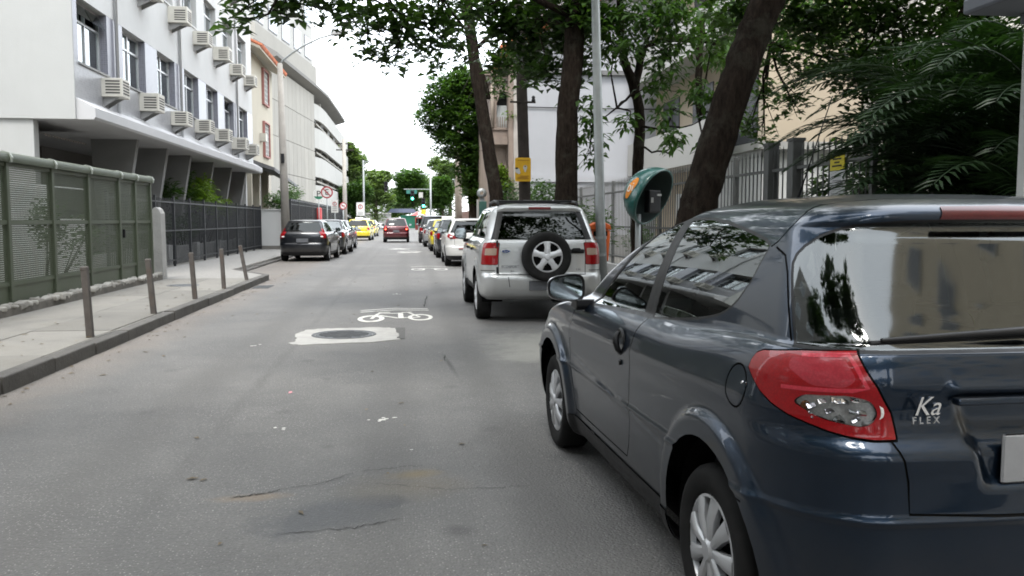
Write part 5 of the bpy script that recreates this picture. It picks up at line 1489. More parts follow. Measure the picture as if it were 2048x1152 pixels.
    text('badge', 'XLS', .028, (-.415, -.673, .715), (R(90), 0, 0), M['black_plastic'], root, .003)
    text('badge', '1.6L', .045, (.50, -.673, .735), (R(90), 0, 0), M['chrome'], root, .003)
    h = MB(); rbox(h, (.47, -.672, .98), (.22, .03, .055), .012); rbox(h, (.47, -.684, 1.0), (.12, .03, .05), .012); lmb(h, 'tailgate_handle', M['black_plastic'], root, 40)
    for z in (1.09, .73):
        g = MB(); rbox(g, (-.615, -.655, z), (.025, .04, .09), .006); lmb(g, 'tailgate_hinge', M['black_plastic'], root)
    p = MB(); rbox(p, (.02, -.742, .52), (.42, .014, .13), .005); lmb(p, 'number_plate', M['plate_dark'], root)
    for s in (-1, 1):
        for y in (.62, 1.42):
            h = MB(); rbox(h, (s * .872, y, .985), (.03, .16, .04), .008); lmb(h, 'door_handle', M['black_plastic'], root, 40)
    return root
make_eco()

# ---------------------------------------------------------------- the cars farther along, each lofted from its own measures
def gen_car(name, label, loc, rz, kind, paint, wb=2.5, ro=.72, fo=.8, hw=.84, h=1.48, belt=.95, tail=None, glassm=None, wr=.3, group='cars parked along the right kerb', lit=False, rim='steel', plate='plate', extra=None, handles=True):
    root = thing(name, label, 'car', loc, rz, group)
    F_ = wb + fo
    top = {'hatch': .42, 'suv': .27, 'sedan': 1.05}[kind]
    b = belt
    rows = [(.20,-ro+.12,F_-.1,hw-.10,.22,.26,.3,.3,.04,.06),(.26,-ro+.04,F_-.03,hw-.05,.24,.28,.3,.3,.05,.06),(.42,-ro,F_,hw-.02,.25,.28,.3,.3,.05,.06),(.60,-ro,F_,hw,.25,.28,.3,.3,.05,.06),
            (.64,-ro+.03,F_-.02,hw,.25,.28,.3,.3,.05,.06),(b*.80,-ro+.035,F_-.12,hw,.24,.27,.3,.3,.05,.06),(b*.90,-ro+.045,F_-.4,hw-.01,.24,.26,.28,.28,.05,.07),(b*.97,-ro+.06,wb+.05,hw-.04,.22,.24,.2,.2,.05,.1)]
    if kind == 'sedan':
        rows += [(b,-ro+.10,wb-.1,hw-.07,.2,.22,.16,.16,.05,.12),(b+.03,-ro+.30,wb-.22,hw-.10,.18,.2,.14,.15,.05,.12),(b+.05,-ro+.55,wb-.30,hw-.115,.16,.18,.13,.14,.06,.12)]
        r0 = -ro + .60
    else:
        rows += [(b,-ro+.08,wb-.16,hw-.08,.2,.22,.16,.16,.05,.12),(b+.05,-ro+.12,wb-.30,hw-.10,.18,.2,.13,.14,.05,.12)]
        r0 = -ro + .12
    z1 = h - .065
    for t in (.33, .66, 1.0):
        z = b + .05 + (z1 - b - .05) * t
        if kind == 'sedan' and t < .3: continue
        rows.append((z, r0 + (-ro + top - r0) * t, wb - .30 - .95 * t, hw - .10 - .14 * t, .15, .17, .12, .13, .05, .1))
    rr, rf, rw = rows[-1][1], rows[-1][2], rows[-1][3]
    rows += [(z1+.02,rr-.005,rf-.09,rw-.02,.15,.16,.12,.13,.05,.1),(z1+.04,rr+.05,rf-.2,rw-.09,.15,.15,.12,.12,.05,.08),(z1+.055,rr+.2,rf-.35,rw-.22,.14,.14,.1,.1,.04,.05),(z1+.064,rr+.4,rf-.5,rw-.42,.05,.05,.05,.05,.02,.02),(h,rr+.6,rf-.6,0,.03,.03,.03,.03,0,0)]
    S = Shell(arch_post(wr, (0, wb), wr, wr * 1.42, .012)(loft(rows, 56, 14, 12, 56, 10, 8)))
    BODY, SEAM, GS, GR, GW, TRIM, TAIL, CUT, LOW, TB = range(10)
    for yc in (0.0, wb): S.cut(circ(yc, wr, wr * 1.25, 24), 'side', CUT, lim=lambda c: c.z < b * .95)
    tl = tail or [(.02,.72),(.03,b*.95),(-.16,b*.95),(-.20,.76)]
    S.cut(rounded(tl, .02), 'diag', TAIL)
    zb, zt = b + .045, z1 - .03
    def yr_at(z): return np.interp(z, [q[0] for q in rows], [q[1] for q in rows])
    def yf_at(z): return np.interp(z, [q[0] for q in rows], [q[2] for q in rows])
    q1 = [(yr_at(zb) + .34, zb), (yr_at(zt) + .26, zt - .02), (.40 + .15, zt + .01), (.50, zb)]
    q2 = [(.57, zb), (.62, zt + .01), (1.05, zt + .01), (1.22, zb)]
    q3 = [(1.30, zb), (1.13, zt + .01), (yf_at(zt) - .32, zt - .03), (yf_at(zb) - .36, zb)]
    if q3[2][0] < 1.2: q3[2] = (1.22, zt - .01)
    wins = [q1, q2, q3] if kind != 'sedan' else [q2, q3, [(yr_at(zb + .1) + .40, zb), (yr_at(zt) + .2, zt), (.50, zt), (.46, zb)]]
    for q in wins: S.cut(grow(rounded(q, .03), .02), 'side', TRIM, only=(BODY,))
    for q in wins: S.cut(rounded(q, .03), 'side', GS)
    zrb = zb if kind != 'sedan' else b + .10
    rwp = [(.01, zrb), (-(hw - .18), zrb), (-(hw - .34), zt), (.01, zt + .01)]
    lim = (lambda c: c.y < .6)
    S.cut(grow(rwp, .02), 'rear', TRIM, only=(BODY,), lim=lim); S.cut(rwp, 'rear', GR, lim=lim)
    S.cut([(.01, zb + .02), (-(hw - .18), zb + .02), (-(hw - .34), zt - .02), (.01, zt)], 'front', GW)
    gateb = .64
    for p, pr in (([(-(hw - .26), b * .97), (-(hw - .28), gateb), (0, gateb - .005)], 'rear'), ([(.52, b), (.53, .55), (.6, .4)], 'side'), ([(1.25, b), (1.26, .35)], 'side'), ([(2.05, b * .97), (2.1, .75), (2.05, .4)], 'side')):
        S.cut(ribbon(p, .012), pr, SEAM, only=(BODY,))
    S.cut([(-hw, .18), (-hw, .34), (hw, .34), (hw, .18)], 'rear', LOW, only=(BODY,))
    S.cut([(wb, .18), (wb, .32), (0, .32), (0, .18)], 'side', LOW, only=(BODY,))
    shell_obj('body', S.part((BODY,)), paint, root)
    shell_obj('lower_trim', S.part((LOW,)), M['black_plastic'], root)
    shell_obj('panel_gap', S.part((SEAM,), off=-.004), M['dark_well'], root)['kind'] = 'stuff'
    shell_obj('window_seal', S.part((TRIM,), off=-.001), M['black_plastic'], root)['kind'] = 'stuff'
    gm = glassm or M['glass_dark']
    for sd in 'LR': shell_obj('side_window', S.part((GS,), sd, -.002), gm, root)
    shell_obj('rear_window', S.part((GR,)), gm, root); shell_obj('windscreen', S.part((GW,)), gm, root)
    for sd in 'LR':
        tlo = shell_obj('tail_light', S.part((TAIL,), sd, .006), M['red_lens'], root)
        s = -1 if sd == 'L' else 1
        rl = MB(); rbox(rl, (s * (hw - .17), -ro + .055, .73 if tail is None else tail[0][1] + .05), (.09, .05, .05), .012)
        if tlo is not None: lmb(rl, 'reversing_lens', M['brake_on'] if lit else M['clear_lens'], tlo)
    S.bm.free()
    underbody(root, wb, -ro + .05, F_ - .05, hw - .02, wr, .2)
    for y in (0, wb):
        for sd, s in (('L', -1), ('R', 1)): wheel(root, s * (hw - .10), y, wr, .18, sd, rim)
    cabin(root, hw - .1, wb - .9, wb - 1.5, .12, b, h - .02, steer=False)
    for sd, s in (('L', -1), ('R', 1)): door_mirror(root, s * (hw - .02), wb - .75, b + .02, sd, M['black_plastic'], (.18, .09, .14))
    p = MB(); rbox(p, (0, -ro + (.0 if kind != 'sedan' else .02), .78 if plate == 'plate' else .72), (.40, .03, .13), .005); lmb(p, 'number_plate', M[plate], root)
    w_ = MB(); w_.tube([(0, -ro + .10, zrb + .01), (-.12, -ro + .13, zrb + .05), (-.40, -ro + .14, zrb + .03)], .009, 6)
    if kind != 'sedan': lmb(w_, 'wiper', M['black_plastic'], root)
    if extra: extra(root, rows, h)
    return root

white = car_paint('paint_white', (.62, .62, .60), .0, .4, dust=.06)
black = car_paint('paint_black', (.006, .0075, .011), .3, .3, dust=.05)
grey = car_paint('paint_grey', (.045, .05, .055), .5, .35, dust=.08)
yellow = car_paint('paint_taxi_yellow', (.62, .50, .02), .0, .35, dust=.05)
red = car_paint('paint_red', (.075, .006, .010), .4, .35, dust=.06)
silver2 = car_paint('paint_pale_silver', (.42, .43, .44), .5, .35, dust=.08)

def hb_extra(root, rows, h):
    a = MB(); a.tube([(0, .55, h - .005), (0, .42, h + .10)], [.012, .003], 6); lmb(a, 'aerial', M['black_plastic'], root)
    l = MB(); rbox(l, (0, -.70, .55), (.9, .03, .03), .01); lmb(l, 'bumper_reflector', M['red_lens'], root)
gen_car('parked_hatchback', 'white hatchback with slanted red tail lights, parked in front of the silver SUV', (1.98, 26.35, 0), 0, 'hatch', white, 2.5, .70, .78, .84, 1.47, 1.00,
        tail=[(.16,.86),(.06,.93),(-.16,1.00),(-.24,1.0),(-.20,.90),(-.04,.84)], extra=hb_extra, rim='cap')
gen_car('parked_sedan', 'grey car parked just beyond the white hatchback', (1.92, 32.2, 0), 0, 'sedan', grey, 2.6, .9, .85, .86, 1.47, .98)
def taxi_sign(root, rows, h):
    s = MB(); s.extrude([(.55, h - .01), (.60, h + .13), (.72, h + .13), (.77, h - .01)], 'x', -.26, .26); o = lmb(s, 'roof_sign', pm('taxi_sign', (.75, .75, .72), .4, .05, 8), root, bevel=.015)
    t = MB()
    for sd in (-1, 1): t.box(sd * .855 - .004, sd * .855 + .004, -.35, 2.4, .80, .88)
    lmb(t, 'blue_side_stripe', pm('taxi_blue', (.02, .05, .22), .35, .1, 8, coat=.8), root)
gen_car('parked_taxi', 'yellow taxi wedged between parked cars on the right side', (1.86, 39.0, 0), 0, 'sedan', yellow, 2.55, .9, .8, .85, 1.47, .97, extra=taxi_sign, glassm=M['glass_car'])
gen_car('parked_sedan', 'pale silver sedan parked beyond the yellow taxi on the right', (1.72, 45.8, 0), 0, 'sedan', silver2, 2.6, .95, .85, .86, 1.46, .97)
gen_car('parked_suv', 'dark SUV parked last in the right-hand row', (1.62, 53.6, 0), 0, 'suv', black, 2.65, .8, .85, .90, 1.70, 1.08, wr=.34)
LG = 'cars parked in the left bay'
gen_car('parked_hatchback', 'black hatchback parked in the left bay, rear facing the camera', (-3.50, 30.2, 0), R(-3), 'hatch', black, 2.42, .70, .75, .82, 1.43, .98,
        tail=[(-.005,.80),(.02,1.0),(-.10,1.12),(-.19,1.12),(-.22,.98),(-.19,.80)], plate='plate_dark', group=LG)
gen_car('parked_sedan', 'dark grey sedan parked in front of the black hatchback, left bay', (-3.35, 36.0, 0), R(-2), 'sedan', grey, 2.6, .9, .82, .85, 1.45, .96, group=LG, glassm=M['glass_car'])
gen_car('parked_sedan', 'grey sedan at the far end of the left bay beside the bollards', (-3.50, 41.6, 0), R(-2), 'sedan', car_paint('paint_mid_grey', (.16, .16, .165), .5, .35), 2.55, .85, .8, .84, 1.43, .95, group=LG)
TG = 'yellow taxis on the left side'
def roof_box(c):
    def f(root, rows, h):
        taxi_sign(root, rows, h)
    return f
gen_car('yellow_taxi', 'yellow taxi parked behind the small bollards on the left', (-3.38, 60.6, 0), R(-2), 'hatch', yellow, 2.55, .75, .8, .86, 1.50, .98, group=TG, extra=taxi_sign)
gen_car('yellow_taxi', 'yellow taxi farther off, ahead of the other left-side taxi', (-3.55, 75.0, 0), R(-3), 'sedan', yellow, 2.6, .9, .8, .85, 1.45, .95, group=TG, extra=taxi_sign)
gen_car('driving_car', 'dark red car driving away in the lane with its brake lights lit', (-.70, 55.2, 0), 0, 'hatch', red, 2.55, .75, .8, .83, 1.56, 1.02,
        tail=[(.02,.80),(.03,1.08),(-.12,1.12),(-.2,1.0),(-.16,.82)], lit=True, plate='plate_dark', group='cars driving away')
gen_car('crossing_car', 'white car crossing the street at the far junction', (-4.2, 122, 0), R(90), 'sedan', white, 2.6, .9, .85, .86, 1.46, .96, group='cars at the far junction')
gen_car('crossing_car', 'silver car waiting at the far junction left of the red car', (-7.6, 112, 0), R(75), 'sedan', silver2, 2.6, .9, .85, .86, 1.46, .96, group='cars at the far junction')

# ================================================================ trees and plants
def bark_mat(name, a, b_):
    """vertical plates and blotches"""
    m = bpy.data.materials.new(name); nt, b = nodes_of(m)
    tc = nt.nodes.new('ShaderNodeTexCoord'); mp = nt.nodes.new('ShaderNodeMapping'); mp.inputs['Scale'].default_value = (1, 1, .3); nt.links.new(tc.outputs['Object'], mp.inputs['Vector'])
    n1 = noise(nt, mp.outputs['Vector'], 22, 8, .7); n2 = noise(nt, tc.outputs['Object'], 3.5, 6, .7)
    c = mixc(nt, ramp(nt, n1, .32, .68), tuple(k * .35 for k in a), tuple(k * 1.5 for k in a)); c = mixc(nt, ramp(nt, n2, .52, .66, 0, .75), c, b_)
    nt.links.new(c, b.inputs['Base Color']); b.inputs['Roughness'].default_value = .95; b.inputs['Specular IOR Level'].default_value = .06
    bp = nt.nodes.new('ShaderNodeBump'); bp.inputs['Strength'].default_value = 1.0; bp.inputs['Distance'].default_value = .05; nt.links.new(n1, bp.inputs['Height']); nt.links.new(bp.outputs['Normal'], b.inputs['Normal'])
    MATS[name] = m
    return m
bark = bark_mat('bark', (.021, .016, .0125), (.040, .038, .030))
bark2 = pm('bark_pale', (.09, .075, .06), .95, .3, 5, 1.0, 18, spec=.1, dirt=.5, dirtcol=(.05, .05, .04), dscale=3)
leaf_dark = foliage('leaf_dark', (.010, .026, .009), (.055, .105, .024), 1.2, .38)
leaf_mid = foliage('leaf_mid', (.020, .050, .014), (.065, .125, .028), 1.0, .38)
leaf_far = foliage('leaf_far', (.07, .115, .045), (.15, .205, .08), .25, .35)  # greens lightened to stand in for glare on the distant crowns
leaf_lime = foliage('leaf_lime', (.06, .12, .02), (.17, .24, .03), 1.5, .4)
leaf_palm = foliage('leaf_palm', (.006, .015, .006), (.018, .042, .014), 1.5, .25, .35)

def leaf_cloud(centres, per, size, rng, width=.46, spread=.10, down=-.25, up=.75):
    """rosettes of folded five-point leaves round each centre"""
    C = np.repeat(np.asarray(centres, float), per, axis=0); n = len(C)
    az = rng.uniform(0, 2 * np.pi, n); el = rng.uniform(down, up, n)
    d = np.stack([np.cos(az) * np.cos(el), np.sin(az) * np.cos(el), np.sin(el)], 1)
    s = np.stack([-np.sin(az), np.cos(az), rng.normal(0, .35, n)], 1); s -= d * (s * d).sum(1, keepdims=True); s /= np.linalg.norm(s, axis=1, keepdims=True)
    nm = np.cross(d, s); nm[nm[:, 2] < 0] *= -1
    l = (size * rng.uniform(.65, 1.2, n))[:, None]; w_ = l * width
    b = C + d * rng.uniform(.1, 1, (n, 1)) * spread + rng.normal(0, spread * .5, (n, 3))
    z = np.array([0, 0, 1.0])
    V = np.stack([b, b + d * l * .58 + s * w_ / 2 + nm * l * .07, b + d * l * .55 + nm * 0, b + d * l - z * l * .18, b + d * l * .58 - s * w_ / 2 + nm * l * .07], 1).reshape(-1, 3)
    i = np.arange(n)[:, None] * 5
    F = np.concatenate([i + np.array([[0, 2, 3, 1]]), i + np.array([[0, 4, 3, 2]])], 0)
    return V, F

def blob_points(blobs, rng):
    out = []
    for x, y, z, rx, ry, rz, n in blobs:
        p = rng.normal(0, 1, (n, 3)); p /= np.linalg.norm(p, axis=1, keepdims=True); p *= (rng.uniform(0, 1, (n, 1)) ** .45)
        out.append(np.array([x, y, z]) + p * np.array([rx, ry, rz]))
    return np.concatenate(out)

def wiggle(pts, rad, rng, n=5, amp=.02):
    """smoothed path through the given points with small bends"""
    P = np.array(pts, float); t = np.arange(len(P)); tt = np.linspace(0, len(P) - 1, (len(P) - 1) * n + 1)
    Q = np.stack([pchip(t, P[:, k] + np.arange(len(P)) * 1e-9, tt) for k in range(3)], 1)
    Q[1:-1] += rng.normal(0, amp, (len(Q) - 2, 3)); r = np.interp(tt, t, rad) * (1 + rng.normal(0, .025, len(tt)))
    return [tuple(q) for q in Q], list(r)

def tree(name, label, trunk, rad, limbs, blobs, per, size, mat, seed, group=None, bk=None, leafkw={}, twigs=True, cat='tree'):
    rng = np.random.default_rng(seed)
    T_ = thing(name, label, cat, (trunk[0][0], trunk[0][1], .1), 0, group)
    p, r = wiggle(trunk, rad, rng, 6, .006); MB().tube(p, r, 14).build('trunk', bk or bark, T_, True)
    for pts, r0, r1 in limbs:
        p, r = wiggle(pts, np.linspace(r0, r1, len(pts)), rng, 4, .02); MB().tube(p, r, 8).build('limb', bk or bark, T_, True)
    pts = blob_points(blobs, rng)
    tw = MB()
    if twigs:
        ends = [Vector(q) for pts_, _, _ in limbs for q in pts_[1:]] + [Vector(trunk[-1])]
        for x, y, z, rx, ry, rz, n in blobs:
            c = Vector((x, y, z)); e = min(ends, key=lambda q: (q - c).length)
            if (e - c).length < 4.5:
                m = (e + c) / 2 + Vector((rng.normal(0, .12), rng.normal(0, .12), rng.normal(.08, .1)))
                tw.tube([e, m, c], [.022, .016, .008], 5)
                for k in range(4): 
                    q = c + Vector(rng.normal(0, .6, 3) * np.array([rx, ry, rz])); tw.tube([m.lerp(c, .3 + .2 * k), q], [.009, .004], 4)
        if tw.v: tw.build('twigs', bk or bark, T_, True)['kind'] = 'stuff'
    V, F = leaf_cloud(pts, per, size, rng, **leafkw)
    o = link('crown', np_mesh('crown', V, F, mat), T_); o['kind'] = 'stuff'
    return T_

def B(l, k=1.0, dn=60, dy=None):
    """(x, y, z, r) -> blob with leaf count by size"""
    return [(x, y, z, r, dy if dy else max(r, .35), r * .85, max(6, int(dn * r * r * k * 1.6))) for x, y, z, r in l]

KT = 'street trees along the right kerb'
overA = [(-2.22,12.5,4.36,.31),(-2.32,12.5,4.16,.24),(-1.6,13,4.54,.34),(-1.81,13,4.39,.23),(-1.21,13.5,4.6,.4),(-.92,13.5,4.35,.32),(-.71,14,4.66,.37),(-.42,14.5,4.42,.38),(-.62,14.5,4.13,.24),(-.08,14.5,4.79,.43),(-.09,14.5,4.47,.38),(-.18,14.5,3.93,.14),(.25,15,4.41,.4),(.42,15,4.92,.44),(.59,15,4.59,.4),(.48,15.5,4.17,.2),(.91,16,4.49,.33),(1.05,16,5.08,.42)]
overB = [(1.7,18,5.66,.48),(2.07,18,5.26,.53),(2.07,19,4.82,.39),(2.59,18,5.69,.58),(2.75,18,5.02,.53),(2.95,17,5.37,.6),(3.36,17,4.89,.5),(2.8,17,4.29,.35),(3.36,17,4.3,.3),(3.35,16,5.24,.52),(2.59,18,4.45,.26)]
topA = [(-.2,11,5.8,1.0),(1.6,12,6.2,1.2),(3.2,12.5,6.6,1.3),(1.0,9.5,6.4,1.1),(-1.6,11.5,6.2,1.0),(4.8,13,6.4,1.2),(-2.2,13,5.4,.7),(-.9,13.5,5.7,.8),(.4,15,6.0,.9),(1.8,16,6.4,1.0),(3,16,6.8,1.1),(-.2,14,6.9,.8),(4.2,16,6.6,.9),(2.2,18,7.2,1.2)]  # unseen crown above the frame, filled out to shade the near street
tree('street_tree', 'dark straight street tree directly behind the silver SUV', [(3.0,16,.1),(3.0,16,1.7),(3.02,16,3.2),(3.14,16,4.6),(3.17,16,5.6),(3.2,16,7)], [.27,.225,.20,.19,.17,.12],
     [([(3.15,16,5.2),(1.9,15.6,5.5),(.6,15,5.3),(-.6,14.2,5.0),(-1.8,13,4.7)], .07, .012), ([(3.15,16,5.0),(2.6,17.3,5.4),(2.0,18.3,5.4)], .07, .02), ([(3.17,16,5.5),(3.6,16.4,6.4),(4.2,16,6.8)], .08, .03), ([(3.17,16,5.6),(2.0,15.4,6.4),(.4,14.6,6.4)], .08, .03)],
     B(overA, .75, 80) + B(overB, 1.4, 80) + B(topA, 1.3, 55), 7, .25, leaf_dark, 3, KT)
tree('street_tree', 'slim street tree leaning left, just left of the yellow sign', [(2.72,24,.1),(2.58,24,1.4),(2.50,24,2.1),(2.20,24,3.9),(1.92,24,5.7),(1.68,24,7.5),(1.5,24,9)], [.26,.22,.20,.18,.165,.15,.10],
     [([(2.3,24,4.8),(1.9,24.5,6.4),(.9,24.5,7.8)], .06, .02), ([(2.0,24,6.2),(2.9,24,7.2),(3.5,24.5,8)], .06, .02)],
     B([(1.2,24,8.6,.9),(2.4,24,8.7,1.0),(3.2,24,7.6,.8),(1.0,24.5,7.4,.7),(2.6,24.2,5.1,.45),(2.9,24.6,5.8,.6),(3.0,24.6,6.6,.6),(1.9,24.4,7.6,.6)], 1.1, 50), 9, .2, leaf_dark, 4, KT)
tree('street_tree', 'thick brown street tree leaning right behind the dark blue hatchback', [(2.75,8.5,.1),(2.86,8.5,1.0),(2.97,8.5,1.5),(3.1,8.5,1.97),(3.3,8.5,2.63),(3.5,8.5,3.2),(3.67,8.5,3.64),(4.0,8.5,4.5),(4.3,8.5,5.6)], [.25,.20,.19,.185,.18,.172,.168,.15,.12],
     [([(3.75,8.5,3.85),(4.5,9.2,4.1),(5.4,9.5,4.15),(6.6,9.7,4.1)], .08, .02), ([(3.9,8.5,4.2),(4.4,10,4.3),(4.9,11.2,3.8)], .06, .015), ([(4.1,8.5,4.9),(3.6,9.4,5.4),(3.0,10,5.8)], .06, .02)],
     B([(3.78,9.5,3.85,.45),(4.61,10,3.87,.41),(4.95,11,3.6,.32),(5.0,10,3.71,.41),(5.11,9.5,3.77,.45),(5.3,11,3.34,.29),(5.39,10.5,3.45,.37),(5.49,9.5,3.6,.39),(5.85,9.5,3.79,.45),(6.36,9.5,3.69,.39),(7.09,10,3.76,.35),(4.97,11.5,3.14,.27),(4.76,11.5,2.73,.22),(5.17,11,2.94,.23),(5.4,10,3.22,.28),(4.98,11.5,2.52,.16),(6.0,10.5,3.3,.4),(6.6,10.6,3.5,.4),(5.7,10.2,3.1,.36),(6.0,10.4,2.85,.36),(6.5,10.5,3.0,.42),(7.1,10.6,3.3,.5),(6.1,10.8,3.6,.4),(6.9,10.2,3.8,.45),(7.6,10.4,3.6,.5),(5.9,9.6,3.2,.3)], 1.9, 75) + B([(4.4,9.5,5.0,1.0),(5.6,9.6,4.8,1.0),(6.8,9.8,4.6,.9),(3.6,10.5,5.6,.9),(2.4,9,6,1.1),(5,8,5.6,1.2),(6.5,8,5.4,1.2),(7.8,9,5.0,1.1),(8,10.5,4.4,.9),(3.4,7,6.4,1.1)], 1.3, 55), 9, .15, leaf_dark, 5, KT)  # last blob list is unseen crown overhead, added to darken the right side
tree('yard_tree', 'forked thin tree in the yard above the phone booth', [(4.68,17,.3),(4.66,17,1.4),(4.67,17,2.4),(4.70,17,3.43),(4.57,17,4.08),(4.33,17,4.8),(4.27,17,5.8),(4.2,17,7)], [.13,.12,.115,.105,.10,.08,.07,.04],
     [([(4.6,17,4.0),(4.74,17,4.8),(5.0,17,5.0),(5.93,17,5.05),(7.3,17,4.95),(8.5,17,5.2),(9.6,17,5.5)], .085, .03), ([(5.95,17,5.6),(5.93,17,4.6),(5.96,17,3.5)], .085, .07), ([(4.7,17,3.3),(5.1,16.5,3.2),(5.6,16,3.3)], .03, .01), ([(4.7,17,2.9),(5.1,16.6,2.75),(5.4,16.2,2.9)], .025, .01), ([(4.6,17,4.0),(4.1,16.5,3.6),(3.6,16.2,3.3)], .03, .01)],
     B([(3.63,16,5.25,.56),(3.93,16,4.7,.47),(4.5,16,5.18,.66),(5.0,16,4.54,.47),(5.18,16,5.29,.66),(5.51,15,4.89,.53),(6.09,16,4.57,.38),(4.71,16,4.02,.34),(5.25,15,3.65,.34),(6.6,16.5,5.3,.6),(7.4,16.5,5.4,.6),(8.4,16.5,5.5,.7)], 1.3, 65) + B([(3.45,16,3.53,.34),(3.55,16,3.11,.36),(4.23,16,3.31,.2),(5.01,16,3.56,.32),(5.02,16,3.04,.36),(5.64,15,3.3,.34),(5.46,15,2.67,.28),(3.46,16,2.64,.2)], .9, 60), 9, .2, leaf_mid, 6, leafkw=dict(width=.42, down=-.9, up=.3))
tree('dense_street_tree', 'dense round-crowned tree overhanging the right side farther along', [(3.3,42,.1),(3.25,42,2),(3.2,42,4),(3.0,42,6)], [.28,.24,.2,.12], [([(3.2,42,4),(2.4,42,5.5),(1.8,42,6.4)], .1, .03), ([(3.2,42,4.4),(3.7,42,6),(3.6,42,7.3)], .1, .03)],
     B([(2.13,42,7.48,1.36),(1.39,42,6.39,.99),(2.85,42,6.29,1.36),(2.23,42,5.08,1.05),(3.34,42,7.51,1.24),(3.58,42,4.85,1.24),(3.1,42,3.7,.9),(3.6,42,2.8,.9),(2.61,42,7.97,.99),(1.75,42,5.6,.6),(4.2,42,6,1.3),(4.2,43,8,1.2)], 1.6, 75, None), 10, .26, leaf_mid, 7, KT)
BT = 'unseen trees added behind the viewpoint to darken light and reflections'
for k, (lab, x, y, bl) in enumerate([('unseen street tree added for shade just behind the viewpoint on the right kerb', 3.2, -4.5, [(2.8,-5,6,1.8),(.6,-4.8,6,1.6),(-1.2,-5,6,1.4),(4.6,-6,6,1.6),(2,-7.5,7,1.8),(.4,-2.6,6.6,1.3),(-1.6,-2.4,6.4,1.2),(.2,.2,6.8,1.2),(-1.2,1.4,6.6,1.2),(1.0,3.6,6.8,1.2),(-.6,5.6,6.6,1.2),(2.6,5.6,7,1.2),(.8,7.4,6.6,1.1)]),
        ('unseen street tree added for shade behind the viewpoint on the left kerb', -3.9, -7.5, [(-4,-7.5,6.4,2),(-2.2,-8,6.6,1.8),(-6,-7,6,1.8),(-5,-3.6,6.2,1.6),(-3.4,-1.2,6.6,1.5),(-5.6,-.4,6.2,1.5),(-4.2,2.4,6.6,1.4)])]):
    tree('street_tree', lab, [(x,y,.1),(x,y,2),(x-.1,y,4),(x-.2,y,6)], [.26,.22,.2,.14], [([(x-.1,y,4),(x*.5,y,5),(0,y,5.6)], .08, .03)], B(bl, .9, 55), 7, .34, leaf_dark, 8 + 20 * k, BT, twigs=False)  # unseen crowns, added to block fill light from behind and above

# far trees beyond the junction and along the left
FT = 'far trees round the junction'
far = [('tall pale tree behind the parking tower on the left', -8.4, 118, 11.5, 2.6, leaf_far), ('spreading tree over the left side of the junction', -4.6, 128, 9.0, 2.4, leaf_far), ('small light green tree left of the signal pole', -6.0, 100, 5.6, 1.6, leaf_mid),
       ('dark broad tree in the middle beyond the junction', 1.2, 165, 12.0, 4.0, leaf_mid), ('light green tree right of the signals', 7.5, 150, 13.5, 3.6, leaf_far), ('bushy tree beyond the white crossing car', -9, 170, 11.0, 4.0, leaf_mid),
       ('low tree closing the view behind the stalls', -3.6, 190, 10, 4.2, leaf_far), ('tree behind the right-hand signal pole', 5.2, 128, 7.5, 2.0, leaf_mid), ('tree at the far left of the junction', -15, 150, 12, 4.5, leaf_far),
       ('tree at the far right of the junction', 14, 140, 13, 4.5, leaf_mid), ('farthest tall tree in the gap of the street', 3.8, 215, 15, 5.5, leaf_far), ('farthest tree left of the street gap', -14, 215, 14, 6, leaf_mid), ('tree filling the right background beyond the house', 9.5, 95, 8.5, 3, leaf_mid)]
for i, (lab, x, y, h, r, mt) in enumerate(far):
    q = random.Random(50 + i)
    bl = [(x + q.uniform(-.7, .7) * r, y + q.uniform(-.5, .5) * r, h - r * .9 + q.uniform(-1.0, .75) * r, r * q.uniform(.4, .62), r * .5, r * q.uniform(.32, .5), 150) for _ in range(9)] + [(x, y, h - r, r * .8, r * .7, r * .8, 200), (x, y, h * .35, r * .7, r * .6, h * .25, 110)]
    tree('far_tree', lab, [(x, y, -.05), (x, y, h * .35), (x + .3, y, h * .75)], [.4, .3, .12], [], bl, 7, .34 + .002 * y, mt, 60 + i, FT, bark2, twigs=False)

def shrub(name, label, blobs, per, size, mat, seed, group=None, leafkw={}, cat='shrub'):
    rng = np.random.default_rng(seed); b0 = blobs[0]
    s = thing(name, label, cat, (b0[0], b0[1], .12), 0, group)
    st = MB()
    for x, y, z, rx, ry, rz, n in blobs:
        for k in range(3): st.tube([(b0[0] + rng.normal(0, .05), b0[1] + rng.normal(0, .05), .1), (x + rng.normal(0, rx * .3), y + rng.normal(0, ry * .3), z)], [.016, .006], 5)
    st.build('stems', bark, s)['kind'] = 'stuff'
    V, F = leaf_cloud(blob_points(blobs, rng), per, size, rng, **leafkw)
    o = link('foliage', np_mesh('foliage', V, F, mat), s); o['kind'] = 'stuff'
    return s
PG = 'plants behind the dark iron fence'
shrub('planter_shrub', 'bright leafy bush above the far end of the dark iron fence', [(-7.1,30.5,2.2,.5,.7,.5,60),(-7.2,32.2,2.0,.5,.8,.5,60),(-7.0,33.6,1.8,.4,.6,.5,40),(-7.1,31.3,2.6,.3,.4,.3,25)], 8, .2, leaf_lime, 80, PG)
shrub('planter_shrub', 'dark leafy plants low behind the near part of the iron fence', [(-7.1,22.5,1.0,.35,.7,.5,40),(-7.1,24.4,1.2,.35,.7,.6,50),(-7.1,26.6,1.1,.35,.8,.5,40),(-7.1,28.8,1.3,.35,.7,.6,50)], 8, .22, leaf_dark, 81, PG, dict(width=.25))
shrub('planter_shrub', 'dark palm-like plant under the slab beside the slanted columns', [(-7.4,29.6,2.5,.4,.5,.5,40),(-7.5,28.0,2.2,.3,.5,.4,30)], 9, .35, leaf_dark, 82, PG, dict(width=.12))
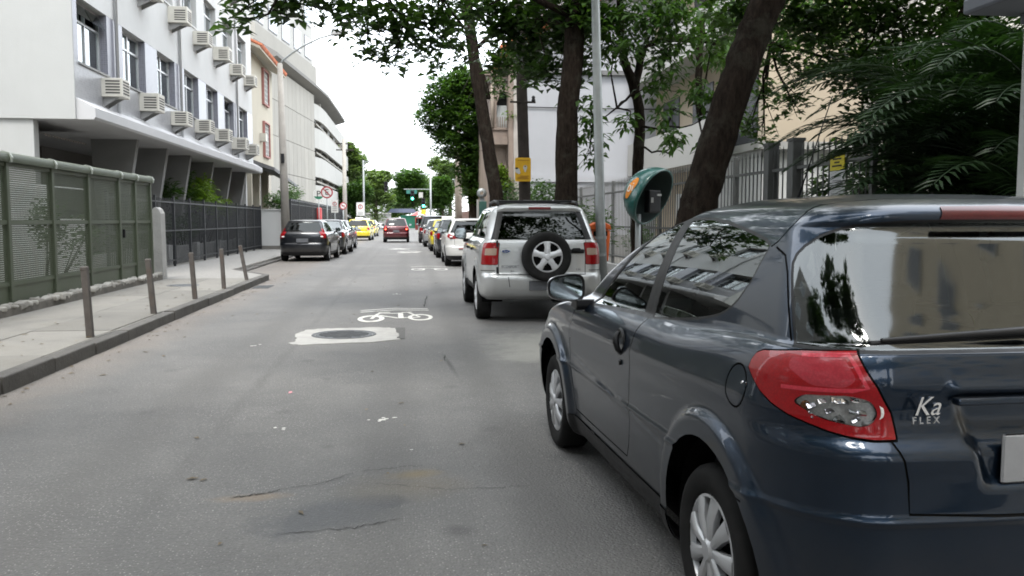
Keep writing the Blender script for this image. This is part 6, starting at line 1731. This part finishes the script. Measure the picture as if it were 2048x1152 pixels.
shrub('climbing_plant', 'dim climber hanging inside the green fence', [(-5.9,14.9,1.3,.25,.5,.5,50),(-6.0,16.6,1.0,.25,.5,.5,30)], 8, .14, leaf_dark, 83)
shrub('wall_bush', 'green bush above the white wall beside the utility pole', [(-5.9,42.5,2.3,.5,1.5,.6,90),(-6.0,46,2.6,.6,1.5,.8,90),(-6.2,41,2.2,.4,.6,.6,50)], 8, .2, leaf_mid, 84)
shrub('pavement_shrub', 'dark bushy shrub at the foot of the slim leaning tree', [(3.1,22,1.5,.5,.8,.7,120),(3.5,20.6,1.6,.5,.7,.7,120),(2.95,24.5,1.8,.4,.7,.7,90),(3.6,23,2.0,.5,.8,.5,90)], 8, .15, leaf_dark, 85)
shrub('pavement_shrub', 'spiky small shrub right of the thick tree behind the SUV', [(3.6,17.2,1.3,.3,.4,.5,40),(3.75,16.4,1.2,.25,.4,.4,30)], 9, .2, leaf_mid, 86, None, dict(width=.14))
shrub('climbing_plant', 'yellow-green creeper on the brown arched bay', [(3.25,29.1,3.0,.22,.2,.2,22),(3.4,29.0,2.55,.35,.2,.25,30),(3.55,29.1,4.95,.16,.15,.15,12),(3.05,29.1,3.15,.12,.1,.1,8)], 8, .16, leaf_lime, 87)
shrub('yard_hedge', 'dark hedge filling the yard behind the palm', [(6.2,11,1.3,.7,1.0,1.2,260),(7.3,10.2,1.5,.8,1.0,1.4,300),(8.5,10.5,1.6,.9,1,1.5,260),(7.8,12,1.6,.9,1.0,1.5,240),(6.6,9.2,1.2,.5,.6,1.1,200),(9.6,10.4,2.0,1,1,1.8,240),(8.3,9.0,1.3,.7,.6,1.2,200),(9.3,11.5,3.2,1.2,1.0,1.0,200),(6.4,10.2,2.5,.6,.7,.7,160),(7.4,10.4,3.0,.8,.7,.8,200),(8.4,10.6,3.4,.8,.7,.8,200),(6.9,11.4,1.6,1,.8,1.4,200)], 8, .17, leaf_dark, 88)
shrub('yard_plants', 'low flowering plants inside the spiked fence by the phone booth', [(5.4,14.5,.8,.25,.8,.3,50),(5.4,16.5,.7,.25,.9,.3,50),(5.5,19.5,.9,.3,1.2,.4,60)], 8, .13, leaf_mid, 89)

def palm(name, label, x, y, stems, fronds, seed):
    """clumping palm: thin canes, each frond an arched rib with two rows of narrow leaflets"""
    rng = np.random.default_rng(seed)
    P = thing(name, label, 'palm', (x, y, .12))
    for k in range(stems):
        a = rng.uniform(0, 6.28); q = MB(); q.tube([(x + .25 * math.cos(a), y + .25 * math.sin(a), .1), (x + .45 * math.cos(a), y + .45 * math.sin(a), 1.4 + .4 * rng.random())], [.04, .03], 8); q.build('cane', bark2, P, True)
    for k in range(fronds):
        a = 2 * math.pi * k / fronds * 3.236 + rng.normal(0, .2); L = rng.uniform(1.6, 2.6); e0 = rng.uniform(.55, 1.35); z0 = rng.uniform(.7, 2.15)
        n = 18; pts = []; p = Vector((x + .3 * math.cos(a), y + .3 * math.sin(a), z0)); e = e0
        for i in range(n + 1):
            pts.append(p.copy()); p = p + Vector((math.cos(a) * math.cos(e), math.sin(a) * math.cos(e), math.sin(e))) * (L / n); e -= (e0 + .75) / n * (.5 + i / n)
        m = MB(); m.tube(pts, list(np.linspace(.013, .004, n + 1)), 5)
        for i in range(3, n + 1):
            for j in (0, .5):
                if i + j > n: continue
                c = pts[i].lerp(pts[min(i + 1, n)], j); t = (pts[min(i + 1, n)] - pts[i - 1]).normalized(); s = Vector((-math.sin(a), math.cos(a), 0)); u = s.cross(t)
                ll = .52 * math.sin(math.pi * min(1, .12 + .85 * (i + j) / n)) + .10
                for sg in (-1, 1):
                    d = (s * sg * .85 + t * .75 + u * (.25 if u.z > 0 else -.25) + Vector((0, 0, -.12)) + Vector(rng.normal(0, .06, 3))).normalized()
                    wv = t * .021; tip = c + d * ll - Vector((0, 0, .16 * ll)); md = c + d * ll * .5
                    m.add([c, md + wv, tip, md - wv], [(0, 1, 2, 3)])
        m.build('frond', leaf_palm, P)
    return P
palm('areca_palm', 'dark green palm overhanging the spiked fence, nearest its yellow notice', 6.1, 7.95, 9, 80, 90)
palm('areca_palm', 'palm clump at the right edge behind the roof of the dark blue hatchback', 6.0, 7.0, 8, 84, 91)
palm('areca_palm', 'palm clump deeper in the yard between the other two palms', 7.0, 8.6, 8, 80, 92)
shrub('yard_hedge', 'dark low bushes at the foot of the palms by the right pavement', [(5.2,7.5,.9,.35,.7,.8,200),(5.7,7.9,1.2,.5,.6,1.0,220),(6.3,7.4,1.3,.6,.7,1.0,220),(5.1,6.6,.8,.3,.5,.7,120),(6.2,6.4,1.2,.6,.6,1.1,200)], 8, .17, leaf_dark, 93)

# ================================================================ street furniture
galv = pm('galvanised', (.30, .32, .32), .5, .12, 6, .1, 80, metal=.5, dirt=.3, dirtcol=(.16, .16, .15), dscale=2, streak=True)
conc_pole = pm('pole_concrete', (.33, .31, .28), .9, .12, 3, .4, 40, dirt=.4, dirtcol=(.18, .17, .15), dscale=2, streak=True)
wood_pole = pm('pole_dark', (.035, .030, .026), .9, .25, 5, .5, 30, spec=.1)
lp_ = thing('lamp_post', 'grey steel lamp post beside the silver SUV', 'post', (2.80, 12.2, .12))
MB().tube([(2.86, 12.2, .1), (2.80, 12.2, 1.4), (2.70, 12.2, 4.6), (2.66, 12.2, 8)], [.080, .072, .060, .05], 16).build('shaft', galv, lp_, True); MB().tube([(2.66, 12.2, 8), (2.2, 12.2, 8.7), (1.2, 12.2, 8.9)], .035, 8).build('arm', galv, lp_, True); MB().cbox((.9, 12.2, 8.9), (.7, .25, .12)).build('lamp_head', galv, lp_, bevel=.03)
for z in (.9, 1.15): MB().lathe([(.082, z - .02), (.090, z - .02), (.090, z + .02), (.080, z + .02)], (2.805, 12.2, 0), n=16).build('clamp_band', galv, lp_)
orange = pm('bin_orange', (.55, .10, .015), .5, .12, 4, .1, 80, dirt=.3, dirtcol=(.25, .06, .02), dscale=3)
def litter_bin(label, x, y, z, s=1.0):
    b = thing('litter_bin', label, 'bin', (x, y, z), 0, 'orange litter bins')
    prof = [(-.17, 0), (.17, 0), (.20, .55), (.20, .62), (-.20, .62), (-.20, .55)]
    MB().extrude([(x + p[0] * s, z + p[1] * s) for p in prof], 'y', y - .13 * s, y + .13 * s).build('body', orange, b, bevel=.03)
    MB().extrude([(x - .215 * s, z + .62 * s), (x + .215 * s, z + .62 * s), (x + .19 * s, z + .71 * s), (x + .09 * s, z + .76 * s), (x - .09 * s, z + .76 * s), (x - .19 * s, z + .71 * s)], 'y', y - .145 * s, y + .145 * s).build('lid', orange, b, 30, bevel=.012)
    MB().box(x - .14 * s, x + .14 * s, y - .136 * s, y - .128 * s, z + .50 * s, z + .59 * s).build('slot', M['dark_well'], b)
    for k in (-1, 1): MB().box(x + k * .1 - .02, x + k * .1 + .02, y + .13 * s, y + .16 * s, z - .45, z + .5 * s).build('stand', orange, b)
    return b
litter_bin('orange litter bin behind the grey lamp post', 2.87, 12.6, .78, .78)
litter_bin('small orange litter bin at the end of the left bay', -3.45, 47.5, .55, 1.0)

up = thing('utility_pole', 'concrete pole with a curved street lamp arm by the white wall', 'pole', (-5.35, 38.5, .12))
MB().tube([(-5.30, 38.5, .1), (-5.36, 38.5, 4), (-5.42, 38.5, 8.2)], [.20, .16, .11], 14).build('shaft', conc_pole, up, True)
MB().tube([(-5.42, 38.5, 8.1), (-5.30, 38.45, 8.3), (-4.9, 38.4, 8.62), (-4.4, 38.4, 8.95), (-3.7, 38.4, 9.3), (-3.1, 38.4, 9.48)], .045, 8).build('arm', galv, up, True)
m = MB(); m.add([(-3.2, 38.25, 9.42), (-2.45, 38.28, 9.50), (-2.45, 38.52, 9.50), (-3.2, 38.55, 9.42), (-3.15, 38.3, 9.58), (-2.6, 38.32, 9.66), (-2.6, 38.48, 9.66), (-3.15, 38.5, 9.58)], [(0, 3, 2, 1), (4, 5, 6, 7), (0, 1, 5, 4), (1, 2, 6, 5), (2, 3, 7, 6), (3, 0, 4, 7)]); m.build('lamp_head', pm('lamp_grey', (.2, .2, .2), .5), up, bevel=.03)
MB().cbox((-5.36, 38.32, 4.1), (.14, .12, .4)).build('cable_box', M['black_plastic'], up)
p2 = thing('utility_pole', 'dark wooden pole carrying the yellow sign', 'pole', (2.80, 20, .12)); MB().tube([(2.79, 20, .1), (2.77, 20, 1.8), (2.65, 20, 5.8), (2.6, 20, 8)], [.145, .14, .12, .10], 12).build('shaft', wood_pole, p2, True)
MB().tube([(2.4, 19.9, 4.15), (3.0, 19.9, 4.15)], .025, 6).build('cross_arm', wood_pole, p2); MB().lathe([(.03, 0), (.05, .03), (.03, .08), (.05, .1), (.02, .14)], (2.95, 19.9, 4.16), n=10).build('insulator', M['black_plastic'], p2)
MB().lathe([(.148, .95), (.15, .97), (.15, 1.85), (.147, 1.88)], (2.785, 20, 0), n=12).build('grey_collar', pm('collar_grey', (.25, .25, .24), .8), p2)
ys_ = thing('yellow_sign', 'yellow sign with two pale faces on the dark wooden pole', 'sign', (2.70, 19.83, 2.3))
sy = pm('sign_amber', (.55, .31, .01), .5, .08, 6, dirt=.25, dirtcol=(.3, .16, .01), dscale=5)
sgb = MB(); rp2 = rounded([(2.51, 2.31), (2.88, 2.31), (2.88, 2.86), (2.51, 2.86)], .04); sgb.extrude(rp2, 'y', 19.81, 19.835); sgb.build('plate', sy, ys_)
sgr = pm('sign_grey_print', (.42, .42, .40), .6, .1, 9); brn = pm('sign_brown_print', (.22, .10, .01), .6)
def disc(x, z, rx, rz, y, n=16): return [(x + rx * math.cos(2 * math.pi * k / n), y, z + rz * math.sin(2 * math.pi * k / n)) for k in range(n)]
for x, z, rx, rz, mt, d in ((2.565, 2.56, .055, .065, sgr, 0), (2.60, 2.52, .035, .04, sgr, .0006), (2.545, 2.615, .035, .022, M['black_plastic'], .001), (2.745, 2.63, .048, .06, sgr, 0), (2.745, 2.555, .022, .03, sgr, .0006), (2.745, 2.66, .02, .02, brn, .001)):
    MB().add(disc(x, z, rx, rz, 19.806 - d), [tuple(range(16))]).build('printed_figure', mt, ys_)
for z, a, b_ in ((2.435, .62, .83), (2.405, .56, .80), (2.375, .56, .83), (2.80, .57, .84)): MB().box(2 + a, 2 + b_, 19.802, 19.807, z - .006, z + .006).build('text_line', brn, ys_)

# phone booth: egg-shaped hood on a post
pb = thing('phone_booth', 'teal egg-shaped public phone hood on a post on the right pavement', 'phone booth', (3.85, 13, .12))
teal = pm('teal_shell', (.006, .075, .065), .35, .1, 3, coat=.5, dirt=.25, dirtcol=(.02, .10, .08), dscale=3)
PC = Vector((3.84, 13.0, 1.76)); PR = Vector((.48, .46, .47)); PD = Vector((.64, -.64, -.42)).normalized()
def hood(rs, flip):
    bm_ = bmesh.new(); bmesh.ops.create_uvsphere(bm_, u_segments=48, v_segments=32, radius=1)
    z = Vector((0, 0, 1)); q = z.rotation_difference(PD).to_matrix()
    for v in bm_.verts: v.co = q @ v.co
    dele = [v for v in bm_.verts if v.co.dot(PD) >.02]; bmesh.ops.delete(bm_, geom=dele, context='VERTS')
    for v in bm_.verts: v.co = PC + Vector((v.co.x * PR.x * rs, v.co.y * PR.y * rs, v.co.z * PR.z * rs))
    me = bpy.data.meshes.new('hood'); bm_.to_mesh(me); bm_.free(); me.polygons.foreach_set('use_smooth', [True] * len(me.polygons))
    return me
hm = hood(1.0, False); hm.materials.append(teal); ho = link('hood', hm, pb); md = ho.modifiers.new('solid', 'SOLIDIFY'); md.thickness = .03; md.offset = -1
lm = hood(.93, True); lm.materials.append(pm('hood_lining', (.03, .045, .042), .8, .2, 4)); link('hood_lining', lm, pb)
MB().tube([(3.62, 13.12, .1), (3.62, 13.12, 1.5)], .045, 10).build('post', galv, pb, True)
ph = MB(); ph.cbox((3.86, 13.16, 1.70), (.26, .12, .36), Matrix.Rotation(.5, 3, 'Z')); po = ph.build('telephone', M['black_plastic'], pb, bevel=.02)
MB().cbox((3.83, 13.075, 1.72), (.05, .01, .08), Matrix.Rotation(.5, 3, 'Z')).build('label_sticker', pwhite, po); MB().cbox((3.93, 13.03, 1.80), (.09, .01, .03), Matrix.Rotation(.5, 3, 'Z')).build('label_sticker', pwhite, po)
def on_hood(u, v, k=1.012):
    """point of the shell in the direction u (azimuth), v (elevation)"""
    d = Vector((math.cos(v) * math.cos(u), math.cos(v) * math.sin(u), math.sin(v)))
    return PC + Vector((d.x * PR.x, d.y * PR.y, d.z * PR.z)) * k
def hood_patch(name, poly, mat, k):
    c = (sum(p[0] for p in poly) / len(poly), sum(p[1] for p in poly) / len(poly)); vs = [on_hood(c[0], c[1], k)]; fs = []
    rings_ = 4; n = len(poly)
    for r_ in range(1, rings_ + 1):
        for p in poly: vs.append(on_hood(c[0] + (p[0] - c[0]) * r_ / rings_, c[1] + (p[1] - c[1]) * r_ / rings_, k))
    for j in range(n): fs.append((0, 1 + j, 1 + (j + 1) % n))
    for r_ in range(rings_ - 1):
        for j in range(n): fs.append((1 + r_ * n + j, 1 + r_ * n + (j + 1) % n, 1 + (r_ + 1) * n + (j + 1) % n, 1 + (r_ + 1) * n + j))
    MB().add(vs, fs).build(name, mat, pb, True)
lu, lv = R(203), R(18)
hood_patch('orange_logo', [(lu + .19 * math.cos(a) * (1 + .12 * math.sin(3 * a)) + .18 * math.sin(a), lv + .36 * math.sin(a)) for a in [2 * math.pi * k / 28 for k in range(28)]], pm('logo_orange', (.60, .20, .01), .5, .1, 6), 1.012)
lgw = pm('logo_white', (.65, .62, .55), .5)
def hood_stroke(pts, wd): 
    pl = ribbon(pts, wd); n = len(pl) // 2
    MB().add([on_hood(p[0], p[1], 1.02) for p in pl], [(j, j + 1, 2 * n - 2 - j, 2 * n - 1 - j) for j in range(n - 1)]).build('logo_letter', lgw, pb)
hood_stroke([(lu - .07 + .085 * math.cos(a), lv - .02 + .10 * math.sin(a)) for a in [2 * math.pi * k / 20 for k in range(21)]], .045); hood_stroke([(lu + .10, lv - .12), (lu + .10, lv + .06)], .045); hood_stroke([(lu + .10, lv + .11), (lu + .10, lv + .16)], .05)

# right-edge shelter
sh = thing('shelter', 'pale square post and dark roof corner of a shelter at the right edge', 'shelter', (4.0, 5.2, .12))
MB().box(4.015, 4.085, 5.16, 5.23, .12, 2.743).build('post', pm('post_pale', (.45, .46, .45), .5, .08, 3, dirt=.2), sh, bevel=.008)
MB().prism([(3.64, 4.2), (6.2, 4.2), (6.2, 5.32), (3.64, 5.32)], 2.745, 2.85).build('roof', pm('shelter_roof', (.10, .11, .13), .6, .1, 2), sh, bevel=.02); MB().box(4.0, 6.1, 5.15, 5.24, 2.68, 2.744).build('roof_beam', pm('shelter_roof', (.1, .11, .13)), sh)

# signs on the left
def round_sign(name, label, x, y, z, r, face, draw, pole_top=None, pole=True, polemat=None):
    s = thing(name, label, 'sign', (x, y, .12))
    if pole: MB().tube([(x, y + .04, .1), (x, y + .04, pole_top or z + r)], .03, 8).build('post', polemat or galv, s, True)
    MB().lathe([(.0001, .0), (r, .0), (r, .012), (.0001, .012)], (x, y + .012, z), (0, -1, 0), 28).build('plate', face, s)
    draw(s, x, y - .002, z, r)
    return s
sred = pm('sign_red', (.33, .035, .045), .5, .1, 6); swh = pm('sign_white', (.62, .62, .60), .5, .06, 6); sbl = M['black_plastic']
def annulus(s, x, y, z, r0, r1, mat, nm='border', n=32):
    v = []
    for k in range(n):
        a = 2 * math.pi * k / n; v += [(x + r0 * math.cos(a), y, z + r0 * math.sin(a)), (x + r1 * math.cos(a), y, z + r1 * math.sin(a))]
    MB().add(v, [(2*k, 2*((k+1) % n), 2*((k+1) % n)+1, 2*k+1) for k in range(n)]).build(nm, mat, s)
def draw_E(s, x, y, z, r):
    annulus(s, x, y - .003, z, r * .78, r, sred)
    text('letter', 'E', r * 1.35, (x, y - .004, z), (R(90), 0, 0), sbl, None, .001).parent = s
    t = [c for c in col.objects if c.name.startswith('letter') and c.parent == s][-1]; t.matrix_parent_inverse = BASIS[s].inverted()
    m = MB(); d = Vector((.7071, 0, -.7071)); n = Vector((.7071, 0, .7071)) * r * .09; c = Vector((x, y - .006, z)); m.add([c - d * r * .8 - n, c + d * r * .8 - n, c + d * r * .8 + n, c - d * r * .8 + n], [(0, 1, 2, 3)]); m.build('slash', sred, s)
round_sign('no_parking_sign', 'round red-bordered sign with a crossed letter E above the parked cars', -3.85, 42.2, 2.76, .29, swh, draw_E)
def draw_P(s, x, y, z, r):
    t = text('letter', 'P', r * 1.6, (x, y - .004, z), (R(90), 0, 0), sbl, s, .001); t.matrix_parent_inverse = BASIS[s].inverted()
    m = MB(); m.box(x - r * .7, x + r * .7, y - .003, y, z - r * 1.45, z - r * 1.12); m.build('sub_plate', swh, s)
    g = MB(); g.add([(x + r * .92 * math.cos(a), y - .003, z + r * .92 * math.sin(a)) for a in [R(205 + 130 * k / 14) for k in range(15)]], [tuple(range(15))]); g.build('green_arc', pm('sign_green', (.02, .16, .09), .5), s)
round_sign('parking_sign', 'white round parking sign with letter P and green arc by the black fence', -4.85, 48.2, 2.85, .30, swh, draw_P)
def draw_L(s, x, y, z, r):
    annulus(s, x, y - .003, z, r * .74, r, sred)
    m = MB(); m.box(x - r * .25, x + r * .4, y - .005, y - .003, z - r * .08, z + r * .12); m.add([(x - r * .55, y - .005, z + .02), (x - r * .2, y - .005, z + r * .32), (x - r * .2, y - .005, z - r * .28)], [(0, 1, 2)]); m.build('arrow', sbl, s)
    k = MB(); d = Vector((.7071, 0, -.7071)); n = Vector((.7071, 0, .7071)) * r * .09; c = Vector((x, y - .008, z)); k.add([c - d * r * .8 - n, c + d * r * .8 - n, c + d * r * .8 + n, c - d * r * .8 + n], [(0, 1, 2, 3)]); k.build('slash', sred, s)
round_sign('no_turn_sign', 'small round no-turn sign on a thin post behind the orange bin', -4.05, 55.5, 2.33, .23, swh, draw_L)
def board(label, x, y, z0, z1, w2):
    s = thing('notice_board', label, 'sign', (x, y, .12), 0, 'white parking notices'); MB().tube([(x, y + .04, .1), (x, y + .04, z1)], .025, 8).build('post', galv, s, True)
    MB().box(x - w2, x + w2, y - .01, y + .01, z0, z1).build('plate', swh, s)
    annulus(s, x, y - .014, z1 - w2 * 1.1, w2 * .42, w2 * .62, sred); text('letter', 'E', w2 * .9, (0, 0, 0), (R(90), 0, 0), sbl, s, .001).location = (0, -.016, z1 - w2 * 1.1 - .12)
    for k in range(3): MB().box(x - w2 * .7, x + w2 * .7, y - .014, y - .0105, z0 + .08 + k * .1, z0 + .11 + k * .1).build('text_line', sbl, s)
board('white notice board with a small crossed E, right of the round E sign', -3.80, 46.0, 1.82, 2.48, .18); board('white notice board beyond the first taxi', -3.85, 72, 1.8, 2.9, .33)
up2 = thing('utility_pole', 'utility pole with cross arm at the parking tower', 'pole', (-4.97, 70, .12)); MB().tube([(-4.98, 70, .1), (-4.97, 70, 7.9)], [.2, .14], 10).build('shaft', conc_pole, up2, True)
for z in (7.5, 7.0): MB().box(-5.6, -4.2, 69.95, 70.05, z, z + .09).build('cross_arm', wood_pole, up2)
up3 = thing('utility_pole', 'pale concrete pole right of the parked row, before the dense tree', 'pole', (2.98, 50, .12)); MB().tube([(3.0, 50, .1), (2.98, 50, 6), (2.95, 50, 8.5)], [.24, .17, .13], 12).build('shaft', pm('pole_pale', (.42, .36, .30), .9, .15, 3, .4, 40), up3, True)
MB().tube([(2.6, 50, 2.1), (2.9, 50, 1.9), (2.95, 50, 1.2)], .04, 6).build('bracket', wood_pole, up3)
gb = thing('utility_box', 'dark green box on a white post topped by a round grey disc', 'box', (3.02, 34.5, .12))
gbm = pm('box_green', (.03, .09, .075), .6, .15, 4); MB().cbox((3.05, 34.5, 1.75), (.30, .22, .85)).build('cabinet', gbm, gb, bevel=.02); MB().cbox((2.84, 34.5, 1.2), (.08, .08, 2.1)).build('post', pwhite, gb)
MB().lathe([(.07, .02), (.20, .02), (.20, -.03), (.07, -.03), (.07, .02)], (3.0, 34.42, 2.50), (0, -1, 0), 24).build('ring_disc', galv, gb, True); MB().cbox((3.02, 34.5, 2.24), (.2, .1, .14)).build('bracket', galv, gb)
sw = thing('brick_wall', 'low reddish wall behind the green utility box', 'wall', (3.9, 38, .12)); MB().box(3.8, 4.0, 36, 60, .1, 2.0).build('wall_body', pm('red_wall', (.16, .08, .06), .9, .2, 2, .3, 20), sw)

# traffic signals and things at the far junction
def signal(label, x, y, h, arm, heads, lit):
    t = thing('traffic_signal', label, 'traffic light', (x, y, 0), 0, 'traffic signals at the far junction')
    MB().tube([(x, y, 0), (x, y, h)], .11, 10).build('mast', galv, t, True)
    if arm: MB().tube([(x, y, h - .15), (x + arm, y, h - .05)], .06, 8).build('arm', galv, t, True)
    for hx, hz in heads:
        b = MB().box(hx - .2, hx + .2, y - .2, y - .02, hz - .55, hz + .55).build('signal_head', M['black_plastic'], t)
        for k in range(3): MB().lathe([(.0001, .02), (.11, .01), (.13, 0)], (hx, y - .205, hz + .34 - k * .34), (0, -1, 0), 14).build('lens', M['green_on'] if (lit and k == 2) else M['dark_well'], b)
    return t
ts = signal('grey mast with a long arm and a lit green signal on the right', 2.6, 95, 6.6, -1.2, [(1.80, 3.35), (.60, 4.15)], True)
MB().cbox((1.15, 95, 5.0 - .15), (3.0, .08, .08)).build('sign_arm', galv, ts); MB().box(-.05, 1.1, 94.9, 94.93, 4.35, 4.75).build('street_name_plate', pm('plate_teal', (.02, .13, .11), .5), ts); MB().box(1.3, 1.75, 94.9, 94.93, 3.9, 4.5).build('notice_plate', pwhite, ts)
MB().prism([(1.55, 94.7), (2.05, 94.7), (2.05, 94.75), (1.55, 94.75)], 2.1, 2.6).build('yellow_plate', pm('sign_yellow2', (.55, .40, .02), .5), ts)
signal('signal mast with a long thin arm on the left of the junction', -4.8, 97, 8.1, 4.6, [(-2.3, 5.2)], False)
st = thing('street_stall', 'blue-roofed stall with a green side at the junction', 'stall', (-1.2, 132, 0))
MB().extrude([(-3.0, 2.6), (1.6, 2.6), (1.0, 3.2), (-2.4, 3.2)], 'y', 131, 134).build('roof', pm('tarp_blue', (.13, .15, .22), .7, .1, 2), st); MB().box(-1.0, 1.5, 131.5, 131.6, .2, 2.2).build('side_sheet', pm('tarp_green', (.02, .16, .10), .7, .1, 2), st)
for x in (-2.8, 1.45): MB().tube([(x, 131.2, 0), (x, 131.2, 2.6)], .05, 6).build('pole', galv, st)
um = thing('parasol', 'pink and white parasol beside the green stall', 'parasol', (2.4, 128, 0)); MB().tube([(1.6, 128, 0), (1.6, 128, 2.6)], .03, 6).build('pole', galv, um)
for k in range(8):
    a0, a1 = 2 * math.pi * k / 8, 2 * math.pi * (k + 1) / 8
    MB().add([(1.6, 128, 2.75), (1.6 + 1.5 * math.cos(a0), 128 + 1.5 * math.sin(a0), 2.15), (1.6 + 1.5 * math.cos(a1), 128 + 1.5 * math.sin(a1), 2.15)], [(0, 1, 2)]).build('panel', pm('parasol_red', (.45, .08, .08), .8) if k % 2 else pwhite, um)
bsr = thing('red_kiosk', 'red kiosk under the parasol at the junction', 'kiosk', (2.0, 130, 0)); MB().box(1.2, 2.6, 130, 131, 0, 1.9).build('body', pm('kiosk_red', (.30, .05, .04), .6, .15, 2), bsr); MB().box(1.35, 2.45, 129.97, 130, .9, 1.7).build('counter_opening', M['dark_well'], bsr)
fw_ = thing('far_wall', 'long grey wall at the far side of the junction', 'wall', (-8, 135, 0)); MB().box(-26, -2.5, 136, 136.3, 0, 2.4).build('wall_body', concrete_wall, fw_); MB().box(-26, -2.5, 135.9, 136.35, 2.4, 2.6).build('coping', pwhite, fw_)
# overhead cables
cb = thing('overhead_cables', 'thin black cables strung along the right-hand poles', 'cable', (2.6, 35, 6))
for z, x in ((7.6, 2.5), (7.2, 2.7)):
    for (ya, yb) in ((20, 50),): MB().tube([(x, ya + (yb - ya) * k / 12, z - .5 * math.sin(math.pi * k / 12)) for k in range(13)], .012, 5).build('cable', M['black_plastic'], cb)

# unseen trees added far behind the viewpoint, to darken the car reflections
for k, (x, y) in enumerate([(-4, -24), (0, -27), (4, -24), (-8, -22), (8, -23), (2, -33), (-3, -34)]):
    q = random.Random(150 + k)
    bl = [(x + q.uniform(-1.5, 1.5), y + q.uniform(-1, 1), q.uniform(1.5, 8), 1.8, 1.4, 1.5, 90) for _ in range(8)]
    tree('street_tree', ['unseen tree added far behind for darker reflections, %s' % w_ for w_ in ('left', 'centre', 'right', 'far left', 'far right', 'second row right', 'second row left')][k], [(x, y, -.05), (x, y, 3), (x, y, 6)], [.3, .25, .12], [], bl, 6, .55, leaf_dark, 160 + k, BT, twigs=False)

# fallen leaves and grit along the gutters
rng = np.random.default_rng(5)
n = 220
px = np.where(rng.random(n) < .6, -3.22 + np.abs(rng.normal(0, .16, n)), rng.uniform(-3.1, 2.6, n)); py = rng.uniform(3.5, 24, n)
px2 = rng.uniform(-5.2, -3.45, 90); py2 = rng.uniform(6, 19, 90)
P = np.concatenate([np.stack([px, py, np.full(n, .006)], 1), np.stack([px2, py2, np.full(90, .138)], 1)])
a = rng.uniform(0, 6.28, len(P)); l = rng.uniform(.012, .045, len(P)); w2 = l * rng.uniform(.3, .5, len(P))
dx = np.stack([np.cos(a), np.sin(a), 0 * a], 1); dy = np.stack([-np.sin(a), np.cos(a), 0 * a], 1); up_ = np.array([0, 0, 1.0])
V = np.stack([P - dx * l[:, None], P + dy * w2[:, None] + up_ * .004, P + dx * l[:, None], P - dy * w2[:, None] + up_ * .006], 1).reshape(-1, 3)
lt = link('leaf_litter', np_mesh('leaf_litter', V, np.arange(len(V)).reshape(-1, 4), foliage('dry_leaf', (.05, .035, .015), (.16, .11, .05), 6, .1)), None)
tag(lt, 'scattered dry leaves and grit on the road and left pavement', 'leaves', kind='stuff')
